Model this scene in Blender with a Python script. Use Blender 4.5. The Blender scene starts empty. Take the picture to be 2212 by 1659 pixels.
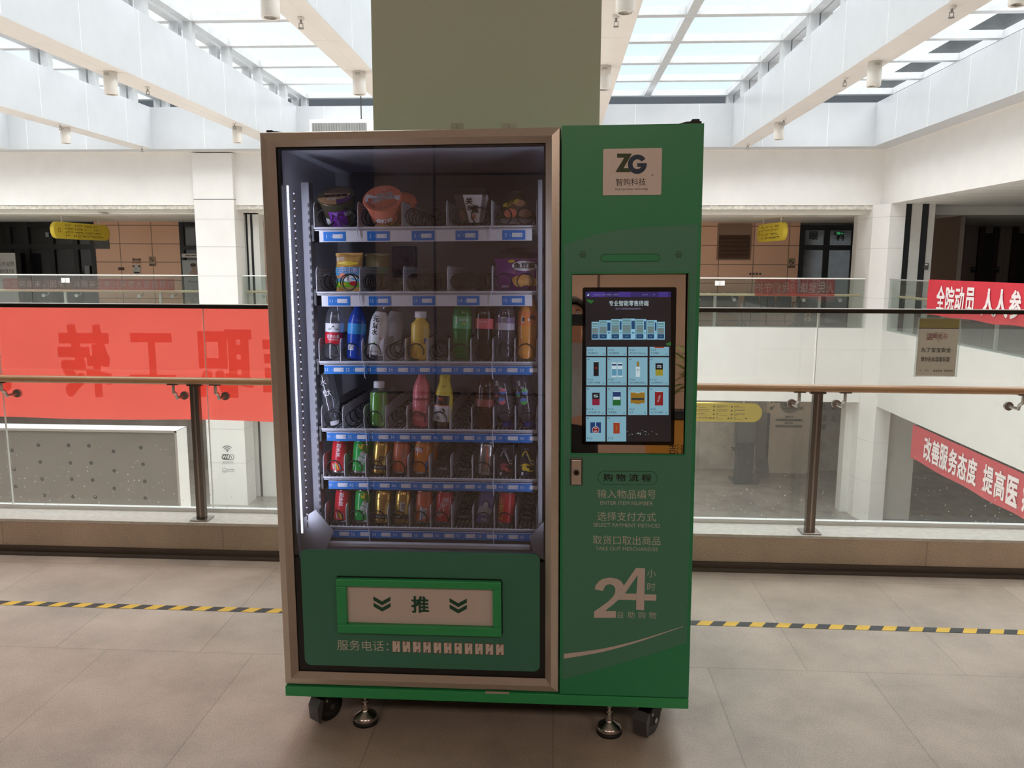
import bpy, bmesh, math, random
from mathutils import Vector, Matrix
random.seed(7)
PI = math.pi
scene = bpy.context.scene
COL = scene.collection

# ------------------------------------------------------------------ camera, sky, sun, exposure
def rot3(yaw, pitch, roll):
    base = Matrix(((1, 0, 0), (0, 0, -1), (0, 1, 0)))
    return Matrix.Rotation(yaw, 3, 'Z') @ Matrix.Rotation(pitch, 3, 'X') @ base @ Matrix.Rotation(roll, 3, 'Z')
R_ = math.radians
FPX, CX, CY, EYE = 1725.0, 1106.0, 829.5, Vector((0, 0, 1.6))
RB = rot3(R_(3.0726), R_(-8.5522), R_(.2275))          # camera to room
RM = rot3(R_(4.0195), R_(-7.9044), R_(-.2793))         # camera to machine
MM = Matrix.Translation(EYE) @ (RB @ RM.transposed()).to_4x4()   # machine coordinates to room
cam = bpy.data.cameras.new('camera'); camo = bpy.data.objects.new('camera', cam); COL.objects.link(camo)
cam.sensor_fit = 'HORIZONTAL'; cam.sensor_width = 36; cam.lens = FPX / 2212 * 36; cam.clip_start = .02; cam.clip_end = 300
camo.matrix_world = Matrix.Translation(EYE) @ RB.to_4x4()
scene.camera = camo
scene.view_settings.view_transform = 'Standard'; scene.view_settings.look = 'None'
scene.view_settings.gamma = 1; scene.view_settings.use_curve_mapping = False
scene.view_settings.exposure = 0.0
c = scene.cycles
c.max_bounces = 10; c.diffuse_bounces = 6; c.glossy_bounces = 5; c.transmission_bounces = 6; c.transparent_max_bounces = 32
c.caustics_reflective = False; c.caustics_refractive = False; c.sample_clamp_indirect = 5; c.use_denoising = True

def L(r, g, b):                                          # 0-255 display colour to linear
    f = lambda v: (v / 255) / 12.92 if v <= 10.3 else ((v / 255 + .055) / 1.055) ** 2.4
    return (f(r), f(g), f(b), 1)
SKY_STRENGTH, SUN_STRENGTH, LAMP_POWER = 1.25, 11.6, 29
w = bpy.data.worlds.new('sky'); scene.world = w; w.use_nodes = True
nt = w.node_tree; bg = nt.nodes['Background']
tc = nt.nodes.new('ShaderNodeTexCoord'); nz = nt.nodes.new('ShaderNodeTexNoise'); nz.inputs['Scale'].default_value = 2.2
cr = nt.nodes.new('ShaderNodeValToRGB')
cr.color_ramp.elements[0].color = L(216, 234, 244); cr.color_ramp.elements[1].color = L(244, 249, 252)
cr.color_ramp.elements[0].position = .35; cr.color_ramp.elements[1].position = .65
nt.links.new(tc.outputs['Generated'], nz.inputs['Vector']); nt.links.new(nz.outputs['Fac'], cr.inputs['Fac'])
nt.links.new(cr.outputs['Color'], bg.inputs['Color']); bg.inputs['Strength'].default_value = SKY_STRENGTH
sun = bpy.data.lights.new('sun', 'SUN'); sun.energy = SUN_STRENGTH; sun.angle = R_(110); sun.color = (1, .985, .965)
so = bpy.data.objects.new('sun', sun); COL.objects.link(so)
so.location = (0, 11, 20); so.rotation_euler = (R_(5), R_(4), 0)

# ------------------------------------------------------------------ photograph pixel to a point on a real plane
def ray(px, py, R): return R @ Vector(((px - CX) / FPX, (CY - py) / FPX, -1))
def W(px, py, X=None, Y=None, Z=None):
    d = ray(px, py, RB)
    t = X / d.x if X is not None else Y / d.y if Y is not None else (Z - EYE.z) / d.z
    return EYE + d * t
def MP(px, py, y=2.5):
    d = ray(px, py, RM); return d * (y / d.y)

# ------------------------------------------------------------------ materials
MATS = {}
def mat(name, col, rough=.5, metal=0, spec=.5, noise=0, scale=20, bump=0, emit=0, coat=0, trans=0):
    if name in MATS: return MATS[name]
    m = bpy.data.materials.new(name); m.use_nodes = True; n = m.node_tree.nodes; l = m.node_tree.links
    b = n['Principled BSDF']; col = tuple(col)[:3] + (1,)
    b.inputs['Base Color'].default_value = col; b.inputs['Roughness'].default_value = rough
    b.inputs['Metallic'].default_value = metal; b.inputs['Specular IOR Level'].default_value = spec
    b.inputs['Coat Weight'].default_value = coat; b.inputs['Transmission Weight'].default_value = trans
    if emit:
        b.inputs['Emission Color'].default_value = col; b.inputs['Emission Strength'].default_value = emit
        b.inputs['Base Color'].default_value = (.01, .01, .01, 1)
    if noise or bump:
        t = n.new('ShaderNodeTexCoord'); z = n.new('ShaderNodeTexNoise'); z.inputs['Scale'].default_value = scale; z.inputs['Detail'].default_value = 6
        l.new(t.outputs['Object'], z.inputs['Vector'])
        if noise:
            r = n.new('ShaderNodeValToRGB'); r.color_ramp.elements[0].position = .3; r.color_ramp.elements[1].position = .7
            r.color_ramp.elements[0].color = tuple(v * (1 - noise) for v in col[:3]) + (1,)
            r.color_ramp.elements[1].color = tuple(min(1, v * (1 + noise * .6)) for v in col[:3]) + (1,)
            l.new(z.outputs['Fac'], r.inputs['Fac']); l.new(r.outputs['Color'], b.inputs['Base Color'])
        if bump:
            bp = n.new('ShaderNodeBump'); bp.inputs['Strength'].default_value = bump; bp.inputs['Distance'].default_value = .01
            l.new(z.outputs['Fac'], bp.inputs['Height']); l.new(bp.outputs['Normal'], b.inputs['Normal'])
    MATS[name] = m; return m
def glass(name, tint=(1, 1, 1), refl=.06, rough=.0, haze=0, hazecol=(.7, .72, .7), fres=True, dust=0):
    """thin clear sheet: transparent, a mirror share that grows at grazing angles, and a little dust that scatters"""
    if name in MATS: return MATS[name]
    m = bpy.data.materials.new(name); m.use_nodes = True; n = m.node_tree.nodes; l = m.node_tree.links
    n.remove(n['Principled BSDF']); out = n['Material Output']
    tr = n.new('ShaderNodeBsdfTransparent'); tr.inputs['Color'].default_value = tuple(tint) + (1,)
    gl = n.new('ShaderNodeBsdfGlossy'); gl.inputs['Roughness'].default_value = rough
    mx = n.new('ShaderNodeMixShader'); mx.inputs[0].default_value = refl
    if fres:
        lw = n.new('ShaderNodeLayerWeight'); lw.inputs['Blend'].default_value = .18
        ma = n.new('ShaderNodeMath'); ma.operation = 'MULTIPLY_ADD'; ma.inputs[1].default_value = .45; ma.inputs[2].default_value = refl
        l.new(lw.outputs['Facing'], ma.inputs[0]); mm = n.new('ShaderNodeMath'); mm.operation = 'MINIMUM'; mm.inputs[1].default_value = .6
        l.new(ma.outputs[0], mm.inputs[0]); l.new(mm.outputs[0], mx.inputs[0])
        lw.inputs['Blend'].default_value = .08
    l.new(tr.outputs[0], mx.inputs[1]); l.new(gl.outputs[0], mx.inputs[2]); last = mx.outputs[0]
    if haze or dust:
        d1_ = n.new('ShaderNodeBsdfDiffuse'); d1_.inputs['Color'].default_value = tuple(hazecol) + (1,)
        d2_ = n.new('ShaderNodeBsdfTranslucent'); d2_.inputs['Color'].default_value = tuple(hazecol) + (1,)
        df = n.new('ShaderNodeMixShader'); df.inputs[0].default_value = .5; l.new(d1_.outputs[0], df.inputs[1]); l.new(d2_.outputs[0], df.inputs[2])
        m2 = n.new('ShaderNodeMixShader'); m2.inputs[0].default_value = haze
        if dust:
            t = n.new('ShaderNodeTexCoord'); sx_ = n.new('ShaderNodeSeparateXYZ'); vo = n.new('ShaderNodeTexVoronoi'); vo.inputs['Scale'].default_value = 34
            l.new(t.outputs['Object'], vo.inputs['Vector']); l.new(t.outputs['Object'], sx_.inputs[0])
            cs = n.new('ShaderNodeSeparateColor'); l.new(vo.outputs['Color'], cs.inputs[0])
            sz = n.new('ShaderNodeMath'); sz.operation = 'MULTIPLY_ADD'; sz.inputs[1].default_value = -.28; sz.inputs[2].default_value = .19      # drops dry mostly near the foot of the pane
            l.new(sx_.outputs['Z'], sz.inputs[0]); pw = n.new('ShaderNodeMath'); pw.operation = 'MULTIPLY'; l.new(sz.outputs[0], pw.inputs[0]); l.new(cs.outputs[0], pw.inputs[1])
            le = n.new('ShaderNodeMath'); le.operation = 'LESS_THAN'; l.new(vo.outputs['Distance'], le.inputs[0]); l.new(pw.outputs[0], le.inputs[1])
            r = n.new('ShaderNodeMath'); r.operation = 'MULTIPLY_ADD'; r.inputs[1].default_value = dust; r.inputs[2].default_value = haze
            l.new(le.outputs[0], r.inputs[0]); l.new(r.outputs[0], m2.inputs[0])
        l.new(last, m2.inputs[1]); l.new(df.outputs[0], m2.inputs[2]); last = m2.outputs[0]
    l.new(last, out.inputs['Surface']); MATS[name] = m; return m
def cloth(name, col, share=.5, thin=0):
    """woven banner cloth: part of the light passes through it"""
    if name in MATS: return MATS[name]
    m = bpy.data.materials.new(name); m.use_nodes = True; n = m.node_tree.nodes; l = m.node_tree.links
    n.remove(n['Principled BSDF']); out = n['Material Output']
    t = n.new('ShaderNodeTexCoord'); z = n.new('ShaderNodeTexNoise'); z.inputs['Scale'].default_value = 3; z.inputs['Detail'].default_value = 8
    r = n.new('ShaderNodeValToRGB'); r.color_ramp.elements[0].color = tuple(v * .86 for v in col[:3]) + (1,); r.color_ramp.elements[1].color = tuple(min(1, v * 1.08) for v in col[:3]) + (1,)
    l.new(t.outputs['Object'], z.inputs['Vector']); l.new(z.outputs['Fac'], r.inputs['Fac'])
    d = n.new('ShaderNodeBsdfDiffuse'); q = n.new('ShaderNodeBsdfTranslucent'); mx = n.new('ShaderNodeMixShader'); mx.inputs[0].default_value = share
    l.new(r.outputs['Color'], d.inputs['Color']); l.new(r.outputs['Color'], q.inputs['Color'])
    l.new(d.outputs[0], mx.inputs[1]); l.new(q.outputs[0], mx.inputs[2]); last = mx.outputs[0]
    if thin:
        tr = n.new('ShaderNodeBsdfTransparent'); tr.inputs['Color'].default_value = (1, .3, .28, 1); m2 = n.new('ShaderNodeMixShader'); m2.inputs[0].default_value = thin
        l.new(last, m2.inputs[1]); l.new(tr.outputs[0], m2.inputs[2]); last = m2.outputs[0]
    l.new(last, out.inputs['Surface']); MATS[name] = m; return m
def tiled(name, col, mortar, bw, bh, joint=.006, rough=.4, offset=0, vary=.06, speck=0, axes='xy', shift=(0, 0), bump=0, spec=.5, big=0, hi=None):
    """slabs with joints (brick texture in object space), speckled stone on top"""
    if name in MATS: return MATS[name]
    m = bpy.data.materials.new(name); m.use_nodes = True; n = m.node_tree.nodes; l = m.node_tree.links; b = n['Principled BSDF']
    t = n.new('ShaderNodeTexCoord'); sp = n.new('ShaderNodeSeparateXYZ'); cb = n.new('ShaderNodeCombineXYZ'); l.new(t.outputs['Object'], sp.inputs[0])
    for k, a in enumerate(axes):
        ad = n.new('ShaderNodeMath'); ad.operation = 'ADD'; ad.inputs[1].default_value = shift[k] + 60
        l.new(sp.outputs['XYZ'.index(a.upper())], ad.inputs[0]); l.new(ad.outputs[0], cb.inputs[k])
    br = n.new('ShaderNodeTexBrick'); br.offset = offset; br.squash = 1
    br.inputs['Scale'].default_value = 1; br.inputs['Brick Width'].default_value = bw; br.inputs['Row Height'].default_value = bh
    br.inputs['Mortar Size'].default_value = joint; br.inputs['Mortar Smooth'].default_value = 0; br.inputs['Bias'].default_value = 0
    c1 = tuple(v * (1 - vary) for v in col[:3]) + (1,); c2 = tuple(v * (1 + vary) for v in col[:3]) + (1,)
    br.inputs['Color1'].default_value = c1; br.inputs['Color2'].default_value = c2; br.inputs['Mortar'].default_value = tuple(mortar[:3]) + (1,)
    l.new(cb.outputs[0], br.inputs['Vector']); last = br.outputs['Color']
    for sc, amt in ((210, speck), (2.4, big)):
        if amt:
            z = n.new('ShaderNodeTexNoise'); z.inputs['Scale'].default_value = sc; z.inputs['Detail'].default_value = 5; z.inputs['Roughness'].default_value = .65
            l.new(t.outputs['Object'], z.inputs['Vector'])
            r = n.new('ShaderNodeValToRGB'); r.color_ramp.elements[0].position = .32; r.color_ramp.elements[1].position = .62
            r.color_ramp.elements[0].color = (1 - amt,) * 3 + (1,); r.color_ramp.elements[1].color = (1, 1, 1, 1)
            l.new(z.outputs['Fac'], r.inputs['Fac']); mx = n.new('ShaderNodeMix'); mx.data_type = 'RGBA'; mx.blend_type = 'MULTIPLY'; mx.inputs[0].default_value = 1
            l.new(last, mx.inputs[6]); l.new(r.outputs['Color'], mx.inputs[7]); last = mx.outputs[2]
    l.new(last, b.inputs['Base Color']); b.inputs['Roughness'].default_value = rough; b.inputs['Specular IOR Level'].default_value = spec
    MATS[name] = m; return m

# ------------------------------------------------------------------ mesh building
_glyph = {}
def glyphs(s, bold=0, shear=0):
    k = (s, bold, shear)
    if k not in _glyph:
        cu = bpy.data.curves.new('t', 'FONT'); cu.body = s; cu.size = 1; cu.offset = bold; cu.shear = shear; cu.resolution_u = 3
        o = bpy.data.objects.new('t', cu); COL.objects.link(o); bpy.context.view_layer.update()
        me = bpy.data.meshes.new_from_object(o.evaluated_get(bpy.context.evaluated_depsgraph_get()))
        vs = [v.co.copy() for v in me.vertices]; fs = [tuple(p.vertices) for p in me.polygons]
        bpy.data.objects.remove(o); bpy.data.curves.remove(cu); bpy.data.meshes.remove(me)
        x0, x1 = min(v.x for v in vs), max(v.x for v in vs); y0, y1 = min(v.y for v in vs), max(v.y for v in vs)
        _glyph[k] = ([(v.x - (x0 + x1) / 2, v.y - (y0 + y1) / 2) for v in vs], fs, x1 - x0, y1 - y0)
    return _glyph[k]

class MB:
    def __init__(s): s.v = []; s.f = []; s.m = []; s.mats = []; s.sm = []
    def mi(s, m):
        if m not in s.mats: s.mats.append(m)
        return s.mats.index(m)
    def add(s, vs, fs, m, smooth=False):
        o = len(s.v); s.v += [tuple(v) for v in vs]; k = s.mi(m)
        for f in fs: s.f.append(tuple(i + o for i in f)); s.m.append(k); s.sm.append(smooth)
        return s
    def box(s, x0, x1, y0, y1, z0, z1, m, bev=0):
        if bev:
            bm = bmesh.new(); bmesh.ops.create_cube(bm, size=1)
            for v in bm.verts: v.co = Vector(((x0 + x1) / 2 + v.co.x * (x1 - x0), (y0 + y1) / 2 + v.co.y * (y1 - y0), (z0 + z1) / 2 + v.co.z * (z1 - z0)))
            bmesh.ops.bevel(bm, geom=bm.edges[:], offset=bev, segments=2, affect='EDGES', profile=.5)
            bm.verts.index_update(); s.add([v.co for v in bm.verts], [[v.index for v in f.verts] for f in bm.faces], m); bm.free(); return s
        v = [(x, y, z) for z in (z0, z1) for y in (y0, y1) for x in (x0, x1)]
        return s.add(v, [(0, 2, 3, 1), (4, 5, 7, 6), (0, 1, 5, 4), (2, 6, 7, 3), (0, 4, 6, 2), (1, 3, 7, 5)], m)
    def quad(s, a, b, cc, d, m): return s.add([a, b, cc, d], [(0, 1, 2, 3)], m)
    def prism(s, pts, ax, t, m):                        # polygon pts (3-D, planar) pushed by vector ax*t
        ax = Vector(ax) * t; n = len(pts); a = [Vector(p) for p in pts]; v = a + [p + ax for p in a]
        return s.add(v, [tuple(range(n))[::-1], tuple(range(n, 2 * n))] + [(i, (i + 1) % n, n + (i + 1) % n, n + i) for i in range(n)], m)
    def rrect(s, x0, x1, z0, z1, r, y0, y1, m, seg=5):   # rounded slab in the xz plane between y0 (front) and y1
        p = []
        for cx, cz, a in ((x1 - r, z1 - r, 0), (x0 + r, z1 - r, PI / 2), (x0 + r, z0 + r, PI), (x1 - r, z0 + r, 1.5 * PI)):
            for k in range(seg + 1): p.append((cx + r * math.cos(a + k * PI / 2 / seg), y0, cz + r * math.sin(a + k * PI / 2 / seg)))
        return s.prism(p, (0, 1, 0), y1 - y0, m)
    def tube(s, pts, r, m, seg=8, cap=True, closed=False):
        pts = [Vector(p) for p in pts]; n = len(pts); rr = r if isinstance(r, (list, tuple)) else [r] * n
        v = []; prev = None
        for i, p in enumerate(pts):
            d = (pts[min(i + 1, n - 1)] - pts[max(i - 1, 0)]).normalized()
            if prev is None:
                u = d.orthogonal().normalized()
            else:
                u = (prev - d * prev.dot(d)).normalized()
            prev = u; w_ = d.cross(u)
            for k in range(seg):
                a = 2 * PI * k / seg; v.append(p + (u * math.cos(a) + w_ * math.sin(a)) * rr[i])
        f = [(i * seg + k, i * seg + (k + 1) % seg, (i + 1) * seg + (k + 1) % seg, (i + 1) * seg + k) for i in range(n - 1) for k in range(seg)]
        s.add(v, f, m, True)
        if cap: s.add(v[:seg], [tuple(range(seg))[::-1]], m); s.add(v[-seg:], [tuple(range(seg))], m)
        return s
    def cyl(s, a, b, r, m, seg=20, r2=None): return s.tube([a, b], [r, r if r2 is None else r2], m, seg)
    def lathe(s, prof, m, seg=24, wob=None, o=(0, 0, 0)):
        v = []; n = len(prof)
        for r, z in prof:
            for k in range(seg):
                a = 2 * PI * k / seg; q = r * (wob(a, z) if wob else 1); v.append((o[0] + q * math.cos(a), o[1] + q * math.sin(a), o[2] + z))
        f = [(i * seg + k, i * seg + (k + 1) % seg, (i + 1) * seg + (k + 1) % seg, (i + 1) * seg + k) for i in range(n - 1) for k in range(seg)]
        return s.add(v, f, m, True)
    def disc(s, cpt, r, m, nrm='y', seg=20, rz=None):
        cx, cy, cz = cpt; rz = rz or r; v = []
        for k in range(seg):
            a = 2 * PI * k / seg; p, q = r * math.cos(a), rz * math.sin(a)
            v.append((cx + p, cy, cz + q) if nrm == 'y' else (cx + p, cy + q, cz) if nrm == 'z' else (cx, cy + p, cz + q))
        return s.add(v, [tuple(range(seg))], m)
    def ring(s, cpt, r0, r1, m, a0=0, a1=2 * PI, seg=24, nrm='y'):
        v = []
        for k in range(seg + 1):
            a = a0 + (a1 - a0) * k / seg
            for r in (r0, r1):
                p, q = r * math.cos(a), r * math.sin(a); x, y, z = cpt
                v.append((x + p, y, z + q) if nrm == 'y' else (x, y + p, z + q))
        return s.add(v, [(2 * k, 2 * k + 1, 2 * k + 3, 2 * k + 2) for k in range(seg)], m)
    def text(s, st, cpt, h, m, w=None, right=(1, 0, 0), up=(0, 0, 1), bold=0, mirror=False, shear=0, fn=None, fat=0):
        if bold:                                        # heavier strokes: the same outline laid again a hair to each side
            e = bold * h * .55; rt, uu = Vector(right), Vector(up)
            nn_ = rt.cross(uu).normalized()
            for k, (a_, b_) in enumerate(((-e, -e), (e, -e), (-e, e), (e, e))):
                dn = k * max(.00012, h * .006)
                if fn: s.text(st, cpt, h, m, w, right, up, 0, mirror, shear, (lambda x, y, a_=a_, b_=b_, dn=dn: (lambda t: (t[0], t[1] - dn, t[2]))(fn(x + a_, y + b_))))
                else: s.text(st, Vector(cpt) + rt * a_ + uu * b_ + nn_ * dn, h, m, w, right, up, 0, mirror, shear)
            return s
        vs, fs, ww, hh = glyphs(st, fat, shear)
        ky = h / hh; kx = w / ww if w else ky
        if mirror: kx = -kx
        cpt, right, up = Vector(cpt), Vector(right), Vector(up)
        if fn: pts = [fn(x * kx, y * ky) for x, y in vs]
        else: pts = [cpt + right * (x * kx) + up * (y * ky) for x, y in vs]
        return s.add(pts, fs, m)
    def lines(s, cpt, w_, h_, n, m, right=(1, 0, 0), up=(0, 0, 1), rnd=True):   # rows of unreadably small print
        cpt, right, up = Vector(cpt), Vector(right), Vector(up)
        for i in range(n):
            z = h_ / 2 - (i + .5) * h_ / n; x = -w_ / 2
            while x < w_ / 2 - .02 * w_:
                e = min(w_ / 2, x + w_ * random.uniform(.03, .09)); t = h_ / n * .28
                s.add([cpt + right * p + up * q for p, q in ((x, z - t), (e, z - t), (e, z + t), (x, z + t))], [(0, 1, 2, 3)], m)
                x = e + w_ * .02
                if rnd and random.random() < .08: break
        return s
    def moved(s, M):
        s.v = [tuple(M @ Vector(v)) for v in s.v]; return s
    def build(s, name, parent=None, off=None, loc=None, smooth=None):
        me = bpy.data.meshes.new(name); vs = s.v
        if off is not None: vs = [(v[0] - off[0], v[1] - off[1], v[2] - off[2]) for v in vs]
        me.from_pydata(vs, [], s.f)
        for m in s.mats: me.materials.append(m)
        me.polygons.foreach_set('material_index', s.m); me.polygons.foreach_set('use_smooth', s.sm if smooth is None else [smooth] * len(s.sm)); me.update()
        o = bpy.data.objects.new(name, me); COL.objects.link(o)
        if parent is not None: o.parent = parent
        if loc is not None: o.location = loc
        return o

def tag(o, label, cat=None, group=None, kind=None):
    if label: o['label'] = label
    if cat: o['category'] = cat
    if group: o['group'] = group
    if kind: o['kind'] = kind
    return o
def thing(name, label, cat, loc=(0, 0, 0), group=None, mtx=None):
    o = bpy.data.objects.new(name, None); COL.objects.link(o); o.empty_display_size = .1
    if mtx is not None: o.matrix_world = mtx
    else: o.location = loc
    return tag(o, label, cat, group)
def struct(mb, name, label=None, parent=None):
    o = mb.build(name, parent)
    if parent is None: tag(o, label, name.split('_')[0], None, 'structure')
    return o
def copy_tree(o, parent=None):
    cc = o.copy(); COL.objects.link(cc); cc.parent = parent
    for ch in list(o.children): copy_tree(ch, cc)
    return cc

# ------------------------------------------------------------------ the setting
white = mat('white paint', (.82, .80, .775), .55, noise=.03, scale=3)
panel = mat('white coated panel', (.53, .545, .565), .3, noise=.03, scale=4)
beamw = mat('beam underside bounce tint', (.80, .765, .735), .4, noise=.02, scale=3)  # pinkish bounce light is put into the underside colour
seam = mat('panel seam', (.80, .80, .80), .5)
steelw = mat('white painted steel', (.56, .565, .57), .4, noise=.08, scale=9)
dark = mat('dark brown metal', (.022, .018, .016), .4)
black = mat('black', (.008, .008, .009), .4)
rubber = mat('black rubber', (.012, .012, .013), .6)
line = mat('fine dark joint', (.10, .095, .09), .8)
floor_m = tiled('beige stone floor slabs', (.60, .50, .415), (.45, .375, .31), .62, .93, .003, .32, .37, .085, speck=.4, big=.3, shift=(.13, .2))
far_floor = tiled('far stone floor', (.55, .52, .48), (.42, .40, .37), .8, .8, .004, .25, 0, .05, speck=.15)
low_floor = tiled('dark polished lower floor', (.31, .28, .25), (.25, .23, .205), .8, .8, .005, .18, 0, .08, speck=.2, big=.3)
kerb_m = tiled('speckled kerb stone', (.80, .64, .50), (.6, .48, .38), 1.25, 3, .004, .5, 0, .06, speck=.55, axes='xz', shift=(.55, 1), big=.2)
tile_m = tiled('terracotta wall panels', (.88, .53, .36), (.34, .2, .13), .91, .5, .012, .5, 0, .03, axes='xz', shift=(.28, .39))
slat_c = tiled('pale slatted ceiling', (.86, .84, .79), (.50, .48, .45), 30, .6, .02, .5, 0, .02)
wall_grey = tiled('dim stone wall', (.46, .43, .40), (.36, .34, .32), 1.6, 1.6, .012, .35, 0, .06, axes='xz', big=.3)
lobby = tiled('grey brown lobby panels', (.30, .235, .20), (.2, .16, .14), 1.1, 4, .01, .4, 0, .06, axes='xz')
dglass = mat('dark glazing', (.012, .012, .014), .06, spec=.5)
pil_m = mat('grey green pillar paint', (.66, .71, .59), .55, noise=.05, scale=260, bump=.08)

YN = 3.25                                # where the near gallery ceiling ends and the skylights begin
YF, XR = 17.8, 6.93                      # far and right edges of the atrium
# floors
struct(MB().box(-16, 12, -3.6, 4.12, -.3, 0, floor_m), 'floor', 'beige stone floor of the near gallery')
struct(MB().box(-16, XR + 8, YF + .25, 26, -.3, 0, far_floor), 'floor', 'stone floor of the far gallery')
struct(MB().box(XR + .25, 15, 4.4, YF + .25, -.3, 0, far_floor), 'floor', 'stone floor of the right gallery')
struct(MB().box(-16, XR, 4.5, 15.8, -4.3, -3.99, mat('pale bounce stone', (.84, .76, .68), .7, noise=.05)), 'floor', 'unseen pale floor added in the middle of the atrium to bounce light up')  # unseen, made pale to bounce light up to the beams
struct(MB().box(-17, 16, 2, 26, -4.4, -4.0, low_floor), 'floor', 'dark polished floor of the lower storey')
brs = mat('brown metal skirting', (.11, .085, .07), .4, .3)
# kerb under the near railing
k = MB().box(-16, 12, 4.1, 4.34, .045, .185, kerb_m)
k.box(-16, 12, 4.085, 4.36, .185, .2, mat('kerb top slab', (.62, .58, .53), .5, noise=.12, scale=30))
k.box(-16, 12, 4.13, 4.34, -.3, .045, kerb_m)
struct(k, 'kerb', 'speckled stone kerb under the near railing')
struct(MB().box(-16, 12, 4.092, 4.13, 0, .044, brs).box(-16, 12, 4.06, 4.093, 0, .012, brs), 'baseboard_front', 'dark metal strip along the foot of the kerb')
# pillar behind the machine
px0, px1 = W(801, 0, Y=3.5).x, W(1300, 0, Y=3.5).x
struct(MB().box(px0, px1, 3.5, 4.4, 0, 3.4, pil_m), 'pillar', 'grey green square pillar behind the vending machine')
# near gallery shell (seen in reflections and shading the machine)
back_m = tiled('pink beige wall panels', (.62, .455, .36), (.12, .08, .06), 1.6, 2.14, .012, .6, 0, .03, axes='xz', shift=(.55, 1.63))
struct(MB().box(-16, -1.94, -3.0, -2.8, 0, 3.3, mat('dark doorway wall', (.035, .032, .036), .5)).box(-1.94, 12, -3.0, -2.8, 0, 3.3, back_m), 'wall_back', 'beige panelled wall behind the viewer')
struct(MB().box(-16, 12, -3.0, YN, 3.3, 3.6, mat('gallery ceiling', (.50, .44, .38), .7)), 'ceiling', 'ceiling of the near gallery')
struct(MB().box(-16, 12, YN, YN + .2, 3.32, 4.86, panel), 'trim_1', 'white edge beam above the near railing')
struct(MB().box(-16.2, -16, -3, 26, -4, 6, white), 'wall_left', 'white side wall')
struct(MB().box(12, 12.2, -3, 4.4, -.3, 3.4, back_m), 'wall_right', 'side wall of the near gallery')
# far upper fascia, right upper fascia, soffit ledge
zt, zb = 3.98, 2.87
f = MB().box(-16, XR + .4, YF, YF + .35, zb, zt + .02, white)
struct(f, 'wall_far', 'white band above the far gallery')
struct(MB().box(XR, XR + .35, YN, YF, zb, zt + .02, white), 'wall_side', 'white band above the right gallery')
struct(MB().box(-16, XR, 17.6, YF, zt + .02, zt + .14, beamw).box(6.85, XR, YN, 17.6, zt + .02, zt + .14, beamw), 'trim_2', 'narrow soffit under the ring beam')
# roofs over the galleries
roofm = mat('grey roof screed', (.2, .2, .2), .9)
struct(MB().box(-16, 15, 17.6, 26, 4.3, 4.6, roofm).box(6.86, 15, -3, 17.6, 4.3, 4.6, roofm).box(-16, 6.85, -3, YN, 3.6, 3.9, roofm), 'roof', 'flat roof over the galleries')
struct(MB().box(-16, 15, 19, 19.4, 4.6, 5.42, mat('slate parapet', (.04, .05, .06), .8)), 'wall_parapet', 'dark parapet beyond the far end of the skylights')
struct(MB().box(8.2, 8.6, 2, 30, 4.6, 6.27, mat('weathered outside wall', (.055, .06, .06), .9, noise=.25, scale=2)), 'wall_outside', 'weathered grey wall outside the right skylight')
# far and right gallery ceilings
ZC = 2.70
struct(MB().box(-16, 15, YF + .55, 26, ZC, ZC + .1, slat_c).box(-16, 15, YF + .5, YF + .55, ZC, zb + .1, slat_c), 'ceiling', 'pale slatted ceiling of the far gallery')
struct(MB().box(XR + .35, 15, 4.5, YF + .35, zb, zb + .12, slat_c), 'ceiling', 'pale ceiling of the right gallery')
tr = MB().box(-16, XR + .3, YF + .02, YF + .3, zb - .09, zb, mat('chipped soffit edge', (.66, .63, .56), .8, noise=.3, scale=14))
tr.box(-16, XR, YF + .35, YF + .5, zb - .14, zb - .02, slat_c)
struct(tr, 'trim_3', 'chipped plaster strip under the far white band')
# slab edges
zs, zl = .24, -1.4
struct(MB().box(-16, XR + .3, YF, YF + .25, zl, zs, white), 'wall_slab', 'white slab edge under the far glass railing')
struct(MB().box(XR, XR + .25, 4.4, YF, zl, zs, white), 'wall_slab', 'white slab edge under the right glass railing')
struct(MB().box(-16, 15, YF + .25, 26, zl, zl + .12, slat_c).box(XR + .25, 15, 2, YF + .25, zl, zl + .12, slat_c), 'ceiling', 'ceiling of the lower storey')
# far upper back wall: terracotta panels between glazed fronts
YB = 21.8
xa = W(205, 520, Y=YB).x; xb = W(388, 520, Y=YB).x; xc = W(1727, 520, Y=YB).x; xd = W(1852, 520, Y=YB).x
zc = ZC
struct(MB().box(xa, xb, YB, YB + .2, 0, zc, tile_m).box(xb + 2.2, xc, YB, YB + .2, 0, zc, tile_m).box(xd, 9, YB, YB + .2, 0, zc, tile_m), 'wall_far', 'terracotta panelled wall at the back of the far gallery')
def glazed(name, label, x0, x1, y, z0, z1, xs, zz, t=.09, m=dglass, fm=None):
    fm = fm or mat('black window frame', (.007, .006, .006), .45)
    o = MB().box(x0, x1, y + .05, y + .07, z0, z1, m).build(name); tag(o, label, 'window' if 'window' in name else 'door', None, 'structure')
    fb = MB(); fb.box(x0, x1, y, y + .12, z1 - t, z1, fm).box(x0, x1, y, y + .12, z0, z0 + t * .6, fm)
    for x in [x0 + t / 2] + list(xs) + [x1 - t / 2]: fb.box(x - t / 2, x + t / 2, y - .01, y + .11, z0, z1, fm)
    for z in zz: fb.box(x0, x1, y - .005, y + .115, z - t / 2, z + t / 2, fm)
    fb.build(name.split('_')[0] + '_frame', o); return o
ztr = W(100, 533, Y=YB).z
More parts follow.
